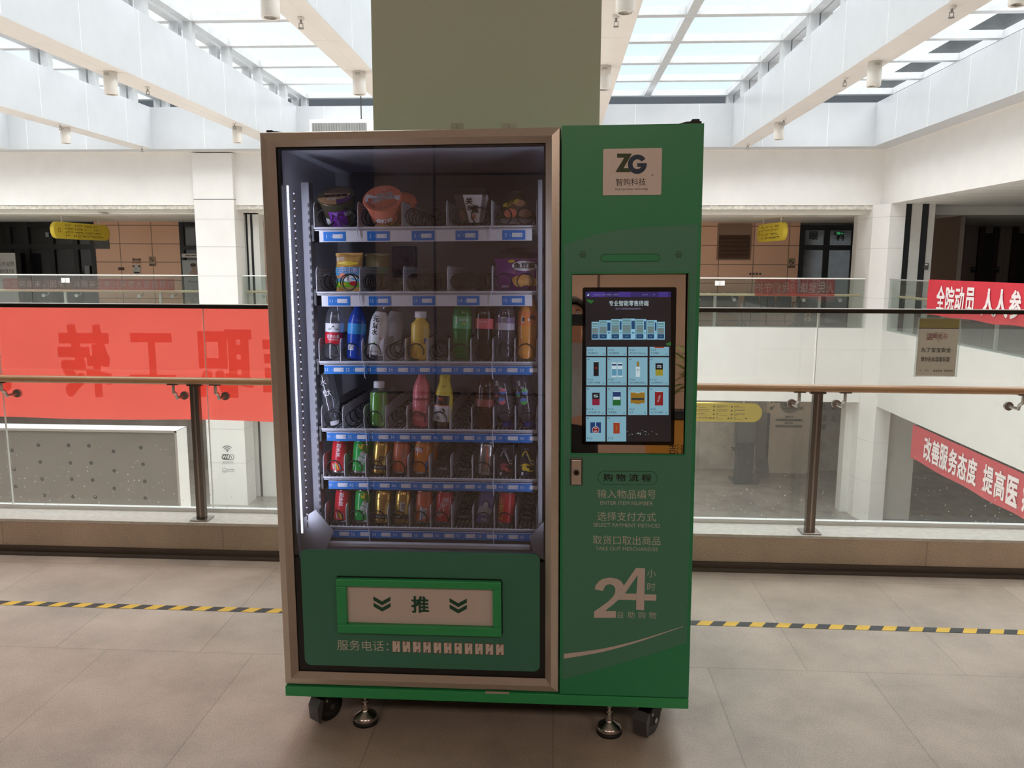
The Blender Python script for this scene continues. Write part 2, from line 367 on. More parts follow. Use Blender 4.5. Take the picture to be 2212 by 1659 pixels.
glazed('window_1', 'dark glazed shopfront at the back of the far gallery', -16, xa, YB, 0, zc, [W(p, 520, Y=YB).x for p in (18, 57, 110, 162)], [ztr], .14)
glazed('window_2', 'narrow dark shopfront beside the white column', xb, xb + 2.2, YB, 0, zc, [xb + 1.1], [W(400, 535, Y=YB).z], .12, mat('grey shop glazing', (.05, .05, .052), .1))
zr = W(1790, 535, Y=YB).z; xm = W(1787, 520, Y=YB).x
d1 = glazed('door_1', 'black framed glass double door of the far gallery', xc, xd, YB, 0, zc - .06, [xm], [zr], .13, mat('door glass with painted reflection', (.17, .175, .18), .08, spec=.8, noise=.5, scale=1.2))  # grey mottling paints the bright hall's reflection into the glass colour
lt = MB()
for ch, p in (('眼', (1758, 509)), ('科', (1816, 511))):
    q = W(p[0], p[1], Y=YB + .03); lt.text(ch, q, .21, black, bold=.03)
lt.build('lettering', d1)
for x in (xm - .12, xm + .12): pass
struct(MB().box(-16, 9, 24.5, 24.7, 0, zb + .4, mat('shop interior', (.10, .095, .09), .8)), 'wall_shop', 'dim shop interior behind the far glazing')
# unseen lamps added under the slab to brighten the lower storey
for x, y, z, e in ((2.5, 20, zl - .03, 48), (-7, 20, zl - .03, 40)):
    a = bpy.data.lights.new('fill_lamp', 'AREA'); a.shape = 'RECTANGLE'; a.size = 3.0; a.size_y = .5; a.energy = e; a.color = (1, .93, .86)
    ob = bpy.data.objects.new('fill_lamp', a); COL.objects.link(ob); ob.location = (x, y, z)
# white columns
def column(name, label, xa_, xb_, y0, y1, z0, z1, hs):
    m = MB().box(xa_, xb_, y0, y1, z0, z1, white)
    for h in hs: m.box(xa_ - .003, xb_ + .003, y0 - .003, y1, h, h + .012, line if h > 2.7 else mat('pale joint', (.62, .61, .59), .7))
    return struct(m, name, label)
cl0, cl1 = W(417, 400, Y=YF - .12).x, W(503, 400, Y=YF - .12).x
column('column', 'white square column left of the machine', cl0, cl1, YF - .12, YF + .42, -4, zt, [2.98, 2.55, 1.95, 1.3, .6, -1.2, -2.2, -3.0])
xc0, xc1, xc2 = W(1879, 560, Y=YF - .05).x, W(1916, 560, Y=YF - .5).x, W(1949, 560, Y=YF - .5).x
m = MB(); cpts = lambda e: [(xc0 - e, YF - .05 - e), (xc1 - e * .4, YF - .5 - e), (xc2 + e, YF - .5 - e), (xc2 + e, YF + .8), (xc0 - e, YF + .8)]
m.prism([(x, y, -4) for x, y in cpts(0)], (0, 0, 1), zb + 4, white)
for h in (2.6, 1.95, .9, -2.2, -3.1): m.prism([(x, y, h) for x, y in cpts(.002)], (0, 0, 1), .010, mat('pale joint', (.62, .61, .59), .7))
struct(m, 'column', 'white chamfered corner column at the right end of the far gallery')
# folded white shutter walls beside the columns, with dark guide slots
def shutter(label, px0, px1, y, slots, z0=0, z1=None, pxy=560):
    z1 = z1 or zb
    x0, x1 = W(px0, pxy, Y=y).x, W(px1, pxy, Y=y).x
    m = MB().box(x0, x1, y, y + .3, z0, z1, mat('ivory shutter panel', (.70, .69, .655), .5, noise=.03, scale=5))
    for s, wd in slots:
        sx = W(s, pxy, Y=y).x; m.box(sx - wd / 2, sx + wd / 2, y - .012, y + .05, z0, z1, black)
    return struct(m, 'trim_%d' % shutter.n, label)
shutter.n = 4
shutter('ivory shutter panels just left of the machine', 518, 562, YF + .5, [(536, .04), (546.5, .05)]); shutter.n = 5
shutter('pale shutter panels half hidden by the machine', 575, 700, YF + 1.2, [(584, .05)]); shutter.n = 6
shutter('ivory shutter panels left of the corner column', 1850, 1884, YF + .9, [(1864, .05), (1876, .05)]); shutter.n = 7
shutter('ivory panels with two dark slots right of the corner column', 1921, 2012, YF - .36, [(1955.5, .11), (1991, .13)])
shutter.n = 14; shutter('white lower panel behind the corner column', 1895, 1973, YF - .2, [], -4, zl, 1000)
# lift lobby
struct(MB().box(8.6, 15, 23.5, 23.7, 0, zb, lobby).box(9.0, 9.1, YF + .85, 23.5, 0, zb, lobby).box(14.8, 15, 4.5, 23.5, 0, zb, lobby), 'wall_lobby', 'grey brown walls of the lift lobby')
for n_, (p0, p1) in enumerate(((2120, 2140), (2192, 2300))):
    x0, x1 = W(p0, 560, Y=23.5).x, W(p1, 560, Y=23.5).x
    o = MB().box(x0, x1, 23.42, 23.5, 0, 2.5, mat('brushed lift door', (.05, .045, .043), .3, .6)).box((x0 + x1) / 2 - .01, (x0 + x1) / 2 + .01, 23.41, 23.45, 0, 2.5, black).build('door_%d' % (n_ + 2))
    tag(o, ['lift door of the right lobby', 'second lift door of the right lobby'][n_], 'door', None, 'structure')
    MB().box(x0 - .14, x0, 23.4, 23.5, 0, zb - .2, mat('dark red frame', (.045, .012, .01), .4)).box(x1, x1 + .14, 23.4, 23.5, 0, zb - .2, mat('dark red frame', (.045, .012, .01), .4)).build('door_frame', o)
# lower storey walls
struct(MB().box(-16, 15, YB, YB + .2, -4, zl, wall_grey).box(11, 11.2, 2, YB, -4, zl, wall_grey), 'wall_lower', 'dim grey wall of the lower storey')
struct(MB().box(-16, 12, 4.36, 4.5, -4, -.3, wall_grey).box(-16, 12, 4.12, 4.36, -.6, -.3, white), 'wall_under', 'wall below the near gallery')
x0, x1 = W(1660, 950, Y=YB - .3).x, W(1752, 950, Y=YB - .3).x
fw = MB().box(x0, x1, YB - .3, YB, -4, zl, mat('beige feature wall', (.80, .67, .54), .6, noise=.06, scale=8))
struct(fw, 'trim_8', 'beige feature wall with a round emblem on the lower storey')
shutter.n = 9; shutter('ivory panel beside the lower corner column', 1820, 1846, YF + .3, [(1838, .03)], -4, zl, 1000)
shutter.n = 10; shutter('pale shutter panel of the lower storey left of the machine', 533, 600, YF + .6, [(563, .05)], -4, zl, 1000)

# ------------------------------------------------------------------ skylights: beams, frames, panes
ZB_, ZT_ = 4.0, 4.86
bx = [(-12.2, -11.82), (-9.02, -8.64), (-5.90, -5.49), (-2.70, -2.33), (.36, .77), (3.585, 3.95)]
def seams(m, x, y0, y1, z0, z1, side, step=1.36, t=.008):
    y = y0 + .5
    while y < y1:
        m.box(x - .003 if side < 0 else x, x if side < 0 else x + .003, y, y + t, z0, z1, seam); y += step
names = ['far left', 'second from the left', 'left of the machine', 'just left of the pillar', 'just right of the pillar', 'right of the machine']
for (b0, b1), nm in zip(bx, names):
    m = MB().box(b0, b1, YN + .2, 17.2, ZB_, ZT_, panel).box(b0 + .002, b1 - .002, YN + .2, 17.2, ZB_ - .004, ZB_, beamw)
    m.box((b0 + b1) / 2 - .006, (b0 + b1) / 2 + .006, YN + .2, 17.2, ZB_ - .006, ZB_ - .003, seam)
    for i in range(11):
        y = 5.4 + 1.36 * (i - 2) + .9; m.box(b0, b1, y, y + .012, ZB_ - .006, ZB_ - .003, seam)
    seams(m, b1, YN + .2, 17.2, ZB_, ZT_, 1); seams(m, b0, YN + .2, 17.2, ZB_, ZT_, -1)
    o = m.build('ceiling_beam'); tag(o, 'white skylight beam ' + nm, 'beam', None, 'structure')
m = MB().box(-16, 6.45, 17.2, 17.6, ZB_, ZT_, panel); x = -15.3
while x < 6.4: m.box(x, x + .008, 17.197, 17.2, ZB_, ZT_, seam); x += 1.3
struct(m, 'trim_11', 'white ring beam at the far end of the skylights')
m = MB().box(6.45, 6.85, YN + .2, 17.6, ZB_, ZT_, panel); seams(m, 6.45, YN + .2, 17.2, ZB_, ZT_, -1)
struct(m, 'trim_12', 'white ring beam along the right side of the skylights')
sky_glass = glass('skylight glass', (.97, .985, .99), .03, fres=False)
bars = [18.12 - 1.415 * i for i in range(11)]
edges = [(-16, -12.2), (-11.82, -9.02), (-8.64, -5.90), (-5.49, -2.70), (-2.33, .36), (.77, 3.585), (3.95, 6.45)]
for i, (e0, e1) in enumerate(edges):
    z0, z1, a0, a1 = 5.19, 5.32, e0 - .1, (e1 + .1 if i < 6 else 7.15)
    g = MB()
    o = MB().box(a0 - .12, a1 + .12, YN + .2, 18.3, z1 + .01, z1 + .03, sky_glass).build('window_%d' % (i + 3))
    tag(o, 'skylight between the beams, bay %d from the left' % (i + 1), 'window', None, 'structure')
    rails = [a0, a1] + ([e0 + (e1 - e0) * .41] if i == 5 else [])
    fr = MB()
    for r in rails: fr.box(r - .07, r + .07, YN + .2, 18.2, z0, z1, steelw)
    for y in bars: fr.box(a0 + .07, a1 - .07, y - .07, y + .07, z0 + .004, z1 - .004, steelw)
    fr.build('window_frame', o)
    ps = MB()
    for y in bars:
        for r in (a0, a1): ps.box(r - .07, r + .07, y - .06, y + .06, ZT_, z0, steelw)
    ps.build('post', o)
# closed upstand above the ring beams so that only the bays let the sky in
struct(MB().box(-16, 6.85, YN, YN + .2, ZT_, 5.34, steelw), 'trim_13', 'steel upstand at the near end of the skylights')

# ------------------------------------------------------------------ near glass railing
clear = glass('railing glass', (.93, .95, .94), .045, haze=.06, hazecol=(.7, .69, .66), dust=.5)
wood = mat('varnished beech', (.42, .235, .115), .35, noise=.1, scale=6, coat=.3)
wood_n = mat('varnished oak handrail', (.50, .285, .15), .32, noise=.12, scale=5, coat=.3)
steel = mat('brushed stainless steel', (.42, .38, .35), .28, 1, noise=.06, scale=60)
steel_d = mat('dark stainless steel', (.20, .175, .155), .3, 1)
cap_m = mat('dark cap rail', (.05, .042, .036), .25, .6)
cap_t = mat('bright cap rail top', (.75, .74, .72), .25, .5)
YG = 4.29
rail = thing('glass_railing', 'near glass railing with oak handrail, steel posts and dark cap rail', 'railing', (0, YG, .2))
ro = (0, YG, .2)
jx = [-6.38, -5.23, -4.08, W(14, 950, Y=YG).x, W(454, 1000, Y=YG).x, -.72, .44, W(1746, 1000, Y=YG).x, 2.74, 3.89, 5.04]
for a, b in zip(jx, jx[1:]):
    p = MB().box(a + .005, b - .005, YG - .006, YG + .006, .2, 1.355, clear).build('glass_pane', rail, ro)
    e = mat('pane edge', (.80, .82, .80), .3)
    MB().box(a + .004, a + .0065, YG - .0065, YG + .0065, .2, 1.355, e).build('pane_edge', p, ro)
MB().box(jx[0], jx[-1], YG - .02, YG + .02, 1.352, 1.372, cap_m).box(jx[0], jx[-1], YG - .021, YG + .021, 1.372, 1.3755, cap_t).build('cap_rail', rail, ro)
MB().box(jx[0], jx[-1], YG - .016, YG + .016, .2, .222, mat('white sealant strip', (.80, .80, .79), .5)).build('base_strip', rail, ro)
YH = 4.15; ZH = .971
MB().tube([(jx[0], YH, ZH), (jx[-1], YH, ZH)], .0205, wood_n, 16).build('handrail', rail, ro)
def post(x):
    m = MB().box(x - .024, x + .024, YH - .017, YH + .017, .208, .945, steel_d, .002).box(x - .004, x + .004, YH - .0178, YH + .0178, .21, .94, steel)
    p = m.build('post', rail, ro)
    MB().box(x - .05, x + .05, YH - .045, YH + .045, .2, .209, steel, .002).build('base_plate', p, ro)
    MB().box(x - .04, x + .04, YH - .013, YH + .013, .944, .953, steel_d).build('saddle', p, ro)
xl, xr = W(430, 1000, Y=YH).x, W(1757, 1000, Y=YH).x; dx = (xr - xl) / 2
for i in range(-1, 4): post(xl + dx * i)
def bracket(x, s):
    pts = [(x, YH, .952), (x, YH, .905)] + [(x + .001 * s, YH + .035 * math.sin(a), .905 - .035 * (1 - math.cos(a))) for a in (.4, .8, 1.2, PI / 2)] + [(x, YG - .012, .87)]
    b = MB().tube(pts, .0085, steel, 10).box(x - .03, x + .03, YH - .012, YH + .012, .948, .954, steel_d).build('bracket', rail, ro)
    MB().cyl((x, YG - .022, .87), (x, YG - .006, .87), .023, steel, 20).build('disc', b, ro)
for px in (17, 384, 474, 1721, 1819, 2200): bracket(W(px, 842, Y=4.2).x, 1)

# ------------------------------------------------------------------ red banner behind the near railing, lettering seen from the back
red = cloth('red banner cloth', (.96, .145, .115), .88)
red_d = cloth('doubled red cloth', (.92, .40, .34), .93)
yb_ = YG + .022
zb0 = W(300, 906, Y=yb_).z; bl, brr = -4.6, -.95
ban = MB(); n = 40; rows = 8
vs = []; 
for j in range(rows + 1):
    for i in range(n + 1):
        x = bl + (brr - bl) * i / n; z = 1.35 + (zb0 - 1.35) * j / rows
        vs.append((x, yb_ + .004 * math.sin(i * .9) * j / rows + .003 * math.sin(i * .37 + j), z + .004 * math.sin(i * .5) * (j == rows)))
fs = [(j * (n + 1) + i, j * (n + 1) + i + 1, (j + 1) * (n + 1) + i + 1, (j + 1) * (n + 1) + i) for j in range(rows) for i in range(n)]
ban.add(vs, fs, red, True)
b1 = ban.build('banner', None, (-2.5, yb_, .85), (-2.5, yb_, .85))
tag(b1, 'long red cloth banner behind the glass left of the machine, lettering reversed', 'banner')
def patch_text(mb, st, cpt, h, m_, w, right=(1, 0, 0), grow=.035, n=110):
    """one heavy character as a single flat layer: strokes are grown on a fine grid and laid down as rows of strips"""
    vs, fs, ww, hh = glyphs(st); g = [[False] * n for _ in range(n)]; pad = grow; cpt, right = Vector(cpt), Vector(right)
    X0, Y0, sx, sy = -ww / 2 - pad, -hh / 2 - pad, (ww + 2 * pad) / n, (hh + 2 * pad) / n
    for f in fs:
        for k in range(1, len(f) - 1):
            (ax, ay), (bx_, by_), (qx, qy) = vs[f[0]], vs[f[k]], vs[f[k + 1]]
            i0, i1 = int((min(ax, bx_, qx) - X0) / sx), int((max(ax, bx_, qx) - X0) / sx); j0, j1 = int((min(ay, by_, qy) - Y0) / sy), int((max(ay, by_, qy) - Y0) / sy)
            for j in range(max(0, j0), min(n, j1 + 1)):
                for i in range(max(0, i0), min(n, i1 + 1)):
                    x, y = X0 + (i + .5) * sx, Y0 + (j + .5) * sy
                    d1 = (x - bx_) * (ay - by_) - (ax - bx_) * (y - by_); d2 = (x - qx) * (by_ - qy) - (bx_ - qx) * (y - qy); d3 = (x - ax) * (qy - ay) - (qx - ax) * (y - ay)
                    if not ((d1 < 0 or d2 < 0 or d3 < 0) and (d1 > 0 or d2 > 0 or d3 > 0)): g[j][i] = True
    rx, ry = max(1, round(grow / sx)), max(1, round(grow / sy)); b = [[False] * n for _ in range(n)]
    for j in range(n):
        for i in range(n):
            if g[j][i]:
                for dj in range(-ry, ry + 1):
                    for di in range(-rx, rx + 1):
                        if 0 <= j + dj < n and 0 <= i + di < n: b[j + dj][i + di] = True
    kx, kz = w / (ww + 2 * pad), h / (hh + 2 * pad); up = Vector((0, 0, 1))
    for j in range(n):
        i = 0
        while i < n:
            if b[j][i]:
                e = i
                while e < n and b[j][e]: e += 1
                x0, x1, z0, z1 = (X0 + i * sx) * kx, (X0 + e * sx) * kx, (Y0 + j * sy) * kz, (Y0 + (j + 1) * sy) * kz
                mb.add([cpt + right * x0 + up * z0, cpt + right * x1 + up * z0, cpt + right * x1 + up * z1, cpt + right * x0 + up * z1], [(0, 1, 2, 3)], m_); i = e
            else: i += 1
lm = MB()
for ch, pa, pb in (('转', (120, 700), (245, 858)), ('工', (275, 719), (382, 830)), ('职', (420, 711), (550, 860)), ('推', (563, 705), (700, 860))):
    a, b = W(*pa, Y=yb_ - .009), W(*pb, Y=yb_ - .009)
    patch_text(lm, ch, (a + b) / 2, a.z - b.z, red_d, b.x - a.x, (-1, 0, 0))
a, b = W(-120, 712, Y=yb_ - .009), W(26, 845, Y=yb_ - .009)
patch_text(lm, '人', (a + b) / 2, a.z - b.z, red_d, b.x - a.x, (-1, 0, 0))
lm.build('lettering', b1, (-2.5, yb_, .85))

# ------------------------------------------------------------------ notice in a clear acrylic holder
yn = YG - .012
q = [W(1983, 686, Y=yn), W(2076, 686, Y=yn), W(2067, 815, Y=yn), W(1973, 813, Y=yn)]
nx0, nx1 = (q[0].x + q[3].x) / 2, (q[1].x + q[2].x) / 2; nz0, nz1 = (q[2].z + q[3].z) / 2, (q[0].z + q[1].z) / 2
acr = glass('clear acrylic', (.95, .96, .95), .08, haze=.12, hazecol=(.8, .82, .8))
no = thing('notice_holder', 'clear acrylic notice holder on the right glass with black text and a heart', 'notice', ((nx0 + nx1) / 2, yn, nz0))
oo = tuple(no.location)
MB().box(nx0, nx1, yn - .004, yn - .002, nz0, nz1, acr).box(nx0, nx0 + .004, yn - .006, yn, nz0, nz1, acr).box(nx1 - .004, nx1, yn - .006, yn, nz0, nz1, acr).build('acrylic_cover', no, oo)
def nw(px, py): return W(px, py, Y=yn)
paper = cloth('grey notice paper', (.80, .73, .66), .55)
sh = MB(); a, b = nw(1986, 690), nw(2066, 811)
pxa, pxb = nx0 + .009, nx1 - .009
sh.box(pxa, pxb, yn, yn + .001, nz0 + .004, nz1 - .006, paper)
sh.build('paper', no, oo)
pr = MB(); yy = yn - .0008
pr.quad((pxa, yy, nz1 - .006), (pxb, yy, nz1 - .006), (pxb, yy, nw(2030, 710).z), (pxa, yy, nw(2030, 710).z), cloth('olive print', (.50, .42, .05), .5))
pr.quad((pxa, yy - .0001, nw(2030, 708).z), (pxb, yy - .0001, nw(2030, 708).z), (pxb, yy - .0001, nw(2030, 710.5).z), (pxa, yy - .0001, nw(2030, 710.5).z), mat('dark wine print', (.09, .02, .03), .7))
rp = mat('rose print', (.42, .09, .11), .7)
cxn = (nx0 + nx1) / 2
pr.text('温', nw(2008, 727), .034, rp, bold=.05); pr.text('馨', nw(2020, 725), .024, rp, bold=.03); pr.text('提示', nw(2036, 727), .026, rp, bold=.03)
hp = []
for i in range(33):
    t = -PI + 2 * PI * i / 32; hp.append(nw(2029, 727) + Vector((16 * 1.1 * math.sin(t) ** 3, -.45, 13 * math.cos(t) - 5 * math.cos(2 * t) - 2 * math.cos(3 * t) - math.cos(4 * t))) * .0017)
pr.tube(hp, .0009, rp, 4)
pr.text('为了宝宝安全', nw(2022, 756), .024, black, bold=.05); pr.text('请勿在此逗留玩耍', nw(2020, 776), .024, black, w=.148, bold=.05)
pr.text('医院', nw(2002, 800), .010, black); pr.lines(nw(1997, 800), .05, .008, 1, black)
gp = mat('olive dots', (.22, .2, .08), .7)
for i in range(8): pr.disc(nw(2018 + i * 5 + (3 if i > 3 else 0), 801) + Vector((0, -.0002, 0)), .0052, gp)
pr.build('printing', no, oo)

# ------------------------------------------------------------------ hazard tape on the floor
ya = (W(0, 1302, Z=0) + W(2212, 1366, Z=0)) / 2
tp = MB(); p0, p1 = W(-1200, 1267, Z=.0012), W(3600, 1406, Z=.0012)
p0b = W(607, 1312, Z=.0012)
yel = mat('yellow tape', (.72, .45, .05), .5, noise=.1); blk = mat('black tape', (.035, .036, .038), .5, noise=.2)
d = (p1 - p0); d.z = 0; d.normalize(); nrm = Vector((-d.y, d.x, 0)); wd = .023; x = 0; k = 0; LEN = (p1 - p0).length
while x < LEN:
    e = x + .058
    tp.add([p0 + d * (x - .03) - nrm * wd, p0 + d * (e - .03) - nrm * wd, p0 + d * e + nrm * wd, p0 + d * x + nrm * wd], [(0, 1, 2, 3)], (yel, blk)[k % 2]); x = e; k += 1
tag(tp.build('floor_tape'), 'yellow and black striped tape stuck across the floor behind the machine', 'tape')

# ------------------------------------------------------------------ far and right glass railings
gfar = glass('far railing glass', (.86, .90, .88), .05, haze=.05, hazecol=(.5, .52, .5))
pale_edge = mat('pale glass edge', (.80, .78, .74), .4)
def far_rail(label, x0, x1, posts, ends=()):
    o = thing('glass_railing', label, 'railing', ((x0 + x1) / 2, YF + .06, zs), 'glass railings across the atrium')
    of = tuple(o.location); y = YF + .06
    nn = max(1, round((x1 - x0) / 2.1)); st = (x1 - x0) / nn
    for i in range(nn):
        MB().box(x0 + i * st + .008, x0 + (i + 1) * st - .008, y - .006, y + .006, zs, 1.31, gfar).build('glass_pane', o, of)
    MB().box(x0, x1, y - .02, y + .02, 1.3, 1.325, pale_edge).build('cap_rail', o, of)
    MB().tube([(x0, y + .22, .945), (x1, y + .22, .945)], .028, mat('light wood handrail', (.74, .58, .38), .4), 10).build('handrail', o, of)
    for px in posts:
        x = W(px, 680, Y=y + .22).x
        MB().box(x - .03, x + .03, y + .2, y + .24, 0, .92, mat('pale steel', (.62, .60, .57), .3, .7)).build('post', o, of)
        for s in (-.4, .38):
            MB().tube([(x + s, y + .22, .92), (x + s, y + .22, .86), (x + s, y + .1, .84), (x + s, y + .02, .84)], .012, steel, 6).cyl((x + s, y + .01, .84), (x + s, y + .03, .84), .04, mat('pale steel', (.62, .60, .57), .3, .7), 12).build('bracket', o, of)
    return o
far_rail('far glass railing left of the white square column', -16, cl0 - .02, [-60, 145, 349])
far_rail('short far glass railing just right of the white square column', cl1 + .05, W(800, 620, Y=YF).x, [543])
far_rail('far glass railing between the machine and the corner column', W(1250, 620, Y=YF).x, xc0 - .03, [1543, 1768])
o = thing('glass_railing', 'glass railing along the right gallery with a red banner over it', 'railing', (XR + .06, 11, zs), 'glass railings across the atrium')
of = tuple(o.location); x = XR + .06
yy = YF - .55; ys = [yy]
while yy > 4.6: yy -= 1.9; ys.append(yy)
for a, b in zip(ys, ys[1:]): MB().box(x - .006, x + .006, b + .008, a - .008, zs, 1.31, gfar).build('glass_pane', o, of)
MB().box(x - .02, x + .02, ys[-1], ys[0], 1.3, 1.325, mat('grey cap', (.35, .34, .32), .4)).build('cap_rail', o, of)
MB().tube([(x + .22, ys[-1], .945), (x + .22, ys[0], .945)], .028, mat('light wood handrail', (.74, .58, .38), .4), 10).build('handrail', o, of)
for y in ys[1:-1]:
    MB().box(x + .2, x + .24, y - .03, y + .03, 0, .92, mat('pale steel', (.62, .60, .57), .3, .7)).build('post', o, of)
    for s in (-.3, .3): MB().tube([(x + .22, y + s, .92), (x + .22, y + s, .86), (x + .1, y + s, .84), (x + .02, y + s, .84)], .012, steel, 6).build('bracket', o, of)

# ------------------------------------------------------------------ red banners of the right gallery and the lower storey
red2 = mat('red printed cloth', (.62, .03, .05), .7, noise=.08, scale=4)
ink = mat('white lettering', (.82, .74, .74), .7)
def xbanner(label, ya_, yb2, z0, z1, chars, cloth_m):
    x = XR - .012
    vs = []; n = 24
    for j in range(5):
        for i in range(n + 1):
            y = ya_ + (yb2 - ya_) * i / n; vs.append((x - .004 * math.sin(i * 1.1 + j), y, z1 + (z0 - z1) * j / 4 + .012 * math.sin(i * .8) * (j in (4,))))
    m = MB().add(vs, [(j * (n + 1) + i, j * (n + 1) + i + 1, (j + 1) * (n + 1) + i + 1, (j + 1) * (n + 1) + i) for j in range(4) for i in range(n)], cloth_m, True)
    m.add([(v[0] + .006, v[1], v[2]) for v in vs], [(j * (n + 1) + i, (j + 1) * (n + 1) + i, (j + 1) * (n + 1) + i + 1, j * (n + 1) + i + 1) for j in range(4) for i in range(n)], cloth_m, True)
    c0 = (x, ya_, (z0 + z1) / 2); o = m.build('banner', None, c0, c0); tag(o, label, 'banner', 'red slogan banners')
    t = MB()
    for ch, y, wd_ in chars: patch_text(t, ch, (x - .012, y, (z0 + z1) / 2), (z1 - z0) * .68, ink, wd_, (0, -1, 0), .028, 80)
    t.build('lettering', o, c0)
def yx(px): return W(px, 640, X=XR).y
u1 = [('全', 2035), ('院', 2055), ('动', 2076), ('员', 2099), ('人', 2139), ('人', 2167), ('参', 2198)]
xbanner('red banner hung over the right gallery railing at the same height as the viewer', yx(2005), yx(2300), .70, 1.345, [(ch, yx(p), .42 if ch == '人' else .31) for ch, p in u1] + [('与', yx(2198) - .6, .42)], red2)
def yl(px): return W(px, 1000, X=XR).y
u2 = [('改', 2004), ('善', 2022), ('服', 2040), ('务', 2061), ('态', 2082), ('度', 2104), ('提', 2141), ('高', 2167), ('医', 2196)]
xbanner('red banner sloping away under the right slab edge, on the lower storey', yl(1967), yl(2330), -2.09, zl - .03, [(ch, yl(p), .30) for ch, p in u2] + [('疗', yl(2196) - .42, .30)], mat('pale red printed cloth', (.55, .06, .08), .7, noise=.1, scale=4))
# translucent sheets with reversed writing; the left one paints a banner's reflection
def film(label, pa, pb, st, share):
    y = YF + .12
    a, b = W(*pa, Y=y), W(*pb, Y=y); m = MB().quad((a.x, y, a.z), (b.x, y, a.z), (b.x, y, b.z), (a.x, y, b.z), cloth('thin dark red film', (.30, .07, .06), .5, share))
    cc = ((a.x + b.x) / 2, y, b.z); o = m.build('banner', None, cc, cc); tag(o, label, 'banner', 'faint banners behind the far glass')
    t = MB(); n = len(st); sx = (b.x - a.x) / n
    for i, ch in enumerate(st):
        if ch != ' ': t.text(ch, (b.x - sx * (i + .5), y - .004, (a.z + b.z) / 2), (a.z - b.z) * .62, cloth('faint white print', (.42, .30, .27), .4), w=sx * .8, mirror=True)
    t.build('lettering', o, cc)
film('faint dark red film standing in for a banner reflected in the far left glass railing', (5, 601), (378, 627), '热烈欢迎大学宋色博士等眼科专家团队来我院工作', .62)
film('faint pinkish banner with reversed writing behind the far right glass railing', (1632, 603), (1802, 640), '人民健康 我们守护', .7)

# ------------------------------------------------------------------ lamps, sprinklers, air unit
lampw = mat('white lamp housing', (.80, .76, .71), .4); lens = mat('pale reflector', (.55, .53, .5), .2, .5)
def lamp(px, py, bi, label):
    b0, b1 = bx[bi]; xm_ = (b0 + b1) / 2
    p = W(px, py, Z=3.72); y = p.y; q = W(px, py, X=xm_)
    o = thing('cylinder_downlight', label, 'lamp', (xm_, y, ZB_ - .006), 'white cylinder lamps under the skylight beams')
    MB().lathe([(.0, 0), (.082, 0), (.082, -.27), (.074, -.28), (.058, -.275)], lampw, 24).build('housing', o)
    MB().lathe([(.058, -.275), (.05, -.24), (.0, -.235)], lens, 24).build('reflector', o)
    MB().box(-.03, .03, -.084, -.08, -.05, -.02, mat('grey rating plate', (.45, .43, .4), .6)).build('rating_plate', o)
for a in ((600, 38, 3, 'white cylinder lamp cut by the top edge, left of the pillar'), (785, 204, 3, 'white cylinder lamp touching the left side of the pillar'),
          (266, 204, 2, 'white cylinder lamp under the long beam at upper left'), (536, 308, 2, 'small white cylinder lamp just above the machine corner at left'),
          (174, 309, 1, 'small white cylinder lamp low under the leftmost long beam'),
          (1356, 28, 4, 'white cylinder lamp cut by the top edge, right of the pillar'), (1311, 194, 4, 'white cylinder lamp touching the right side of the pillar'),
          (1873, 186, 5, 'white cylinder lamp halfway along the right beam'), (1677, 301, 5, 'small white cylinder lamp at the far end of the right beam'),
          (2165, 10, 5, 'white cylinder lamp at the upper right corner')): lamp(*a)
brass = mat('grey brass', (.30, .28, .26), .35, .8)
def sprinkler(px, py, bi, label):
    b0, b1 = bx[bi]; p = W(px, py, Z=3.95); x_ = min(max(p.x, b0 + .05), b1 - .05)
    m = MB().cyl((0, 0, 0), (0, 0, -.025), .035, lampw, 12).cyl((0, 0, -.025), (0, 0, -.06), .012, brass, 8).box(-.022, -.016, -.004, .004, -.1, -.05, brass).box(.016, .022, -.004, .004, -.1, -.05, brass).cyl((0, 0, -.1), (0, 0, -.105), .028, brass, 12)
    tag(m.build('sprinkler', None, None, (x_, p.y, ZB_ - .006)), label, 'sprinkler', 'fire sprinklers under the beams')
for a in ((650, 48, 3, 'fire sprinkler beside the top left lamp near the pillar'), (1331, 44, 4, 'fire sprinkler below the top lamp right of the pillar'),
          (319, 195, 2, 'fire sprinkler right of the lamp under the long left beam'), (506, 272, 2, 'tiny fire sprinkler left of the machine corner lamp'),
          (135, 273, 1, 'fire sprinkler left of the leftmost small lamp'), (311, 322, 1, 'tiny fire sprinkler at the far end of the leftmost beam'),
          (1825, 176, 5, 'fire sprinkler left of the lamp halfway along the right beam'), (1693, 262, 5, 'fire sprinkler right of the small far lamp on the right beam'),
          (2056, 24, 5, 'fire sprinkler near the top right corner'), (1615, 316, 5, 'tiny fire sprinkler above the machine at right')): sprinkler(*a)
ya_ = 16.4; a, b = W(668, 258, Y=ya_), W(803, 300, Y=ya_)
ac = thing('air_handler', 'grey finned air unit hanging behind the machine top, left of the pillar', 'air unit', ((a.x + b.x) / 2, ya_, 4.05))
ao = tuple(ac.location)
MB().box(a.x, b.x, ya_, ya_ + .7, 4.05, a.z, white, .01).build('casing', ac, ao)
g = MB().box(a.x + .05, b.x - .1, ya_ - .004, ya_, 4.08, a.z - .07, mat('shadow grey', (.12, .12, .12), .7)); x = a.x + .06
while x < b.x - .11: g.box(x, x + .006, ya_ - .012, ya_ - .003, 4.08, a.z - .07, mat('pale fin', (.55, .55, .53), .4)); x += .022
g.build('grille', ac, ao)
MB().cyl((b.x - .25, ya_ + .2, a.z), (b.x - .25, ya_ + .2, 5.1), .012, dark, 8).build('hanger_rod', ac, ao)

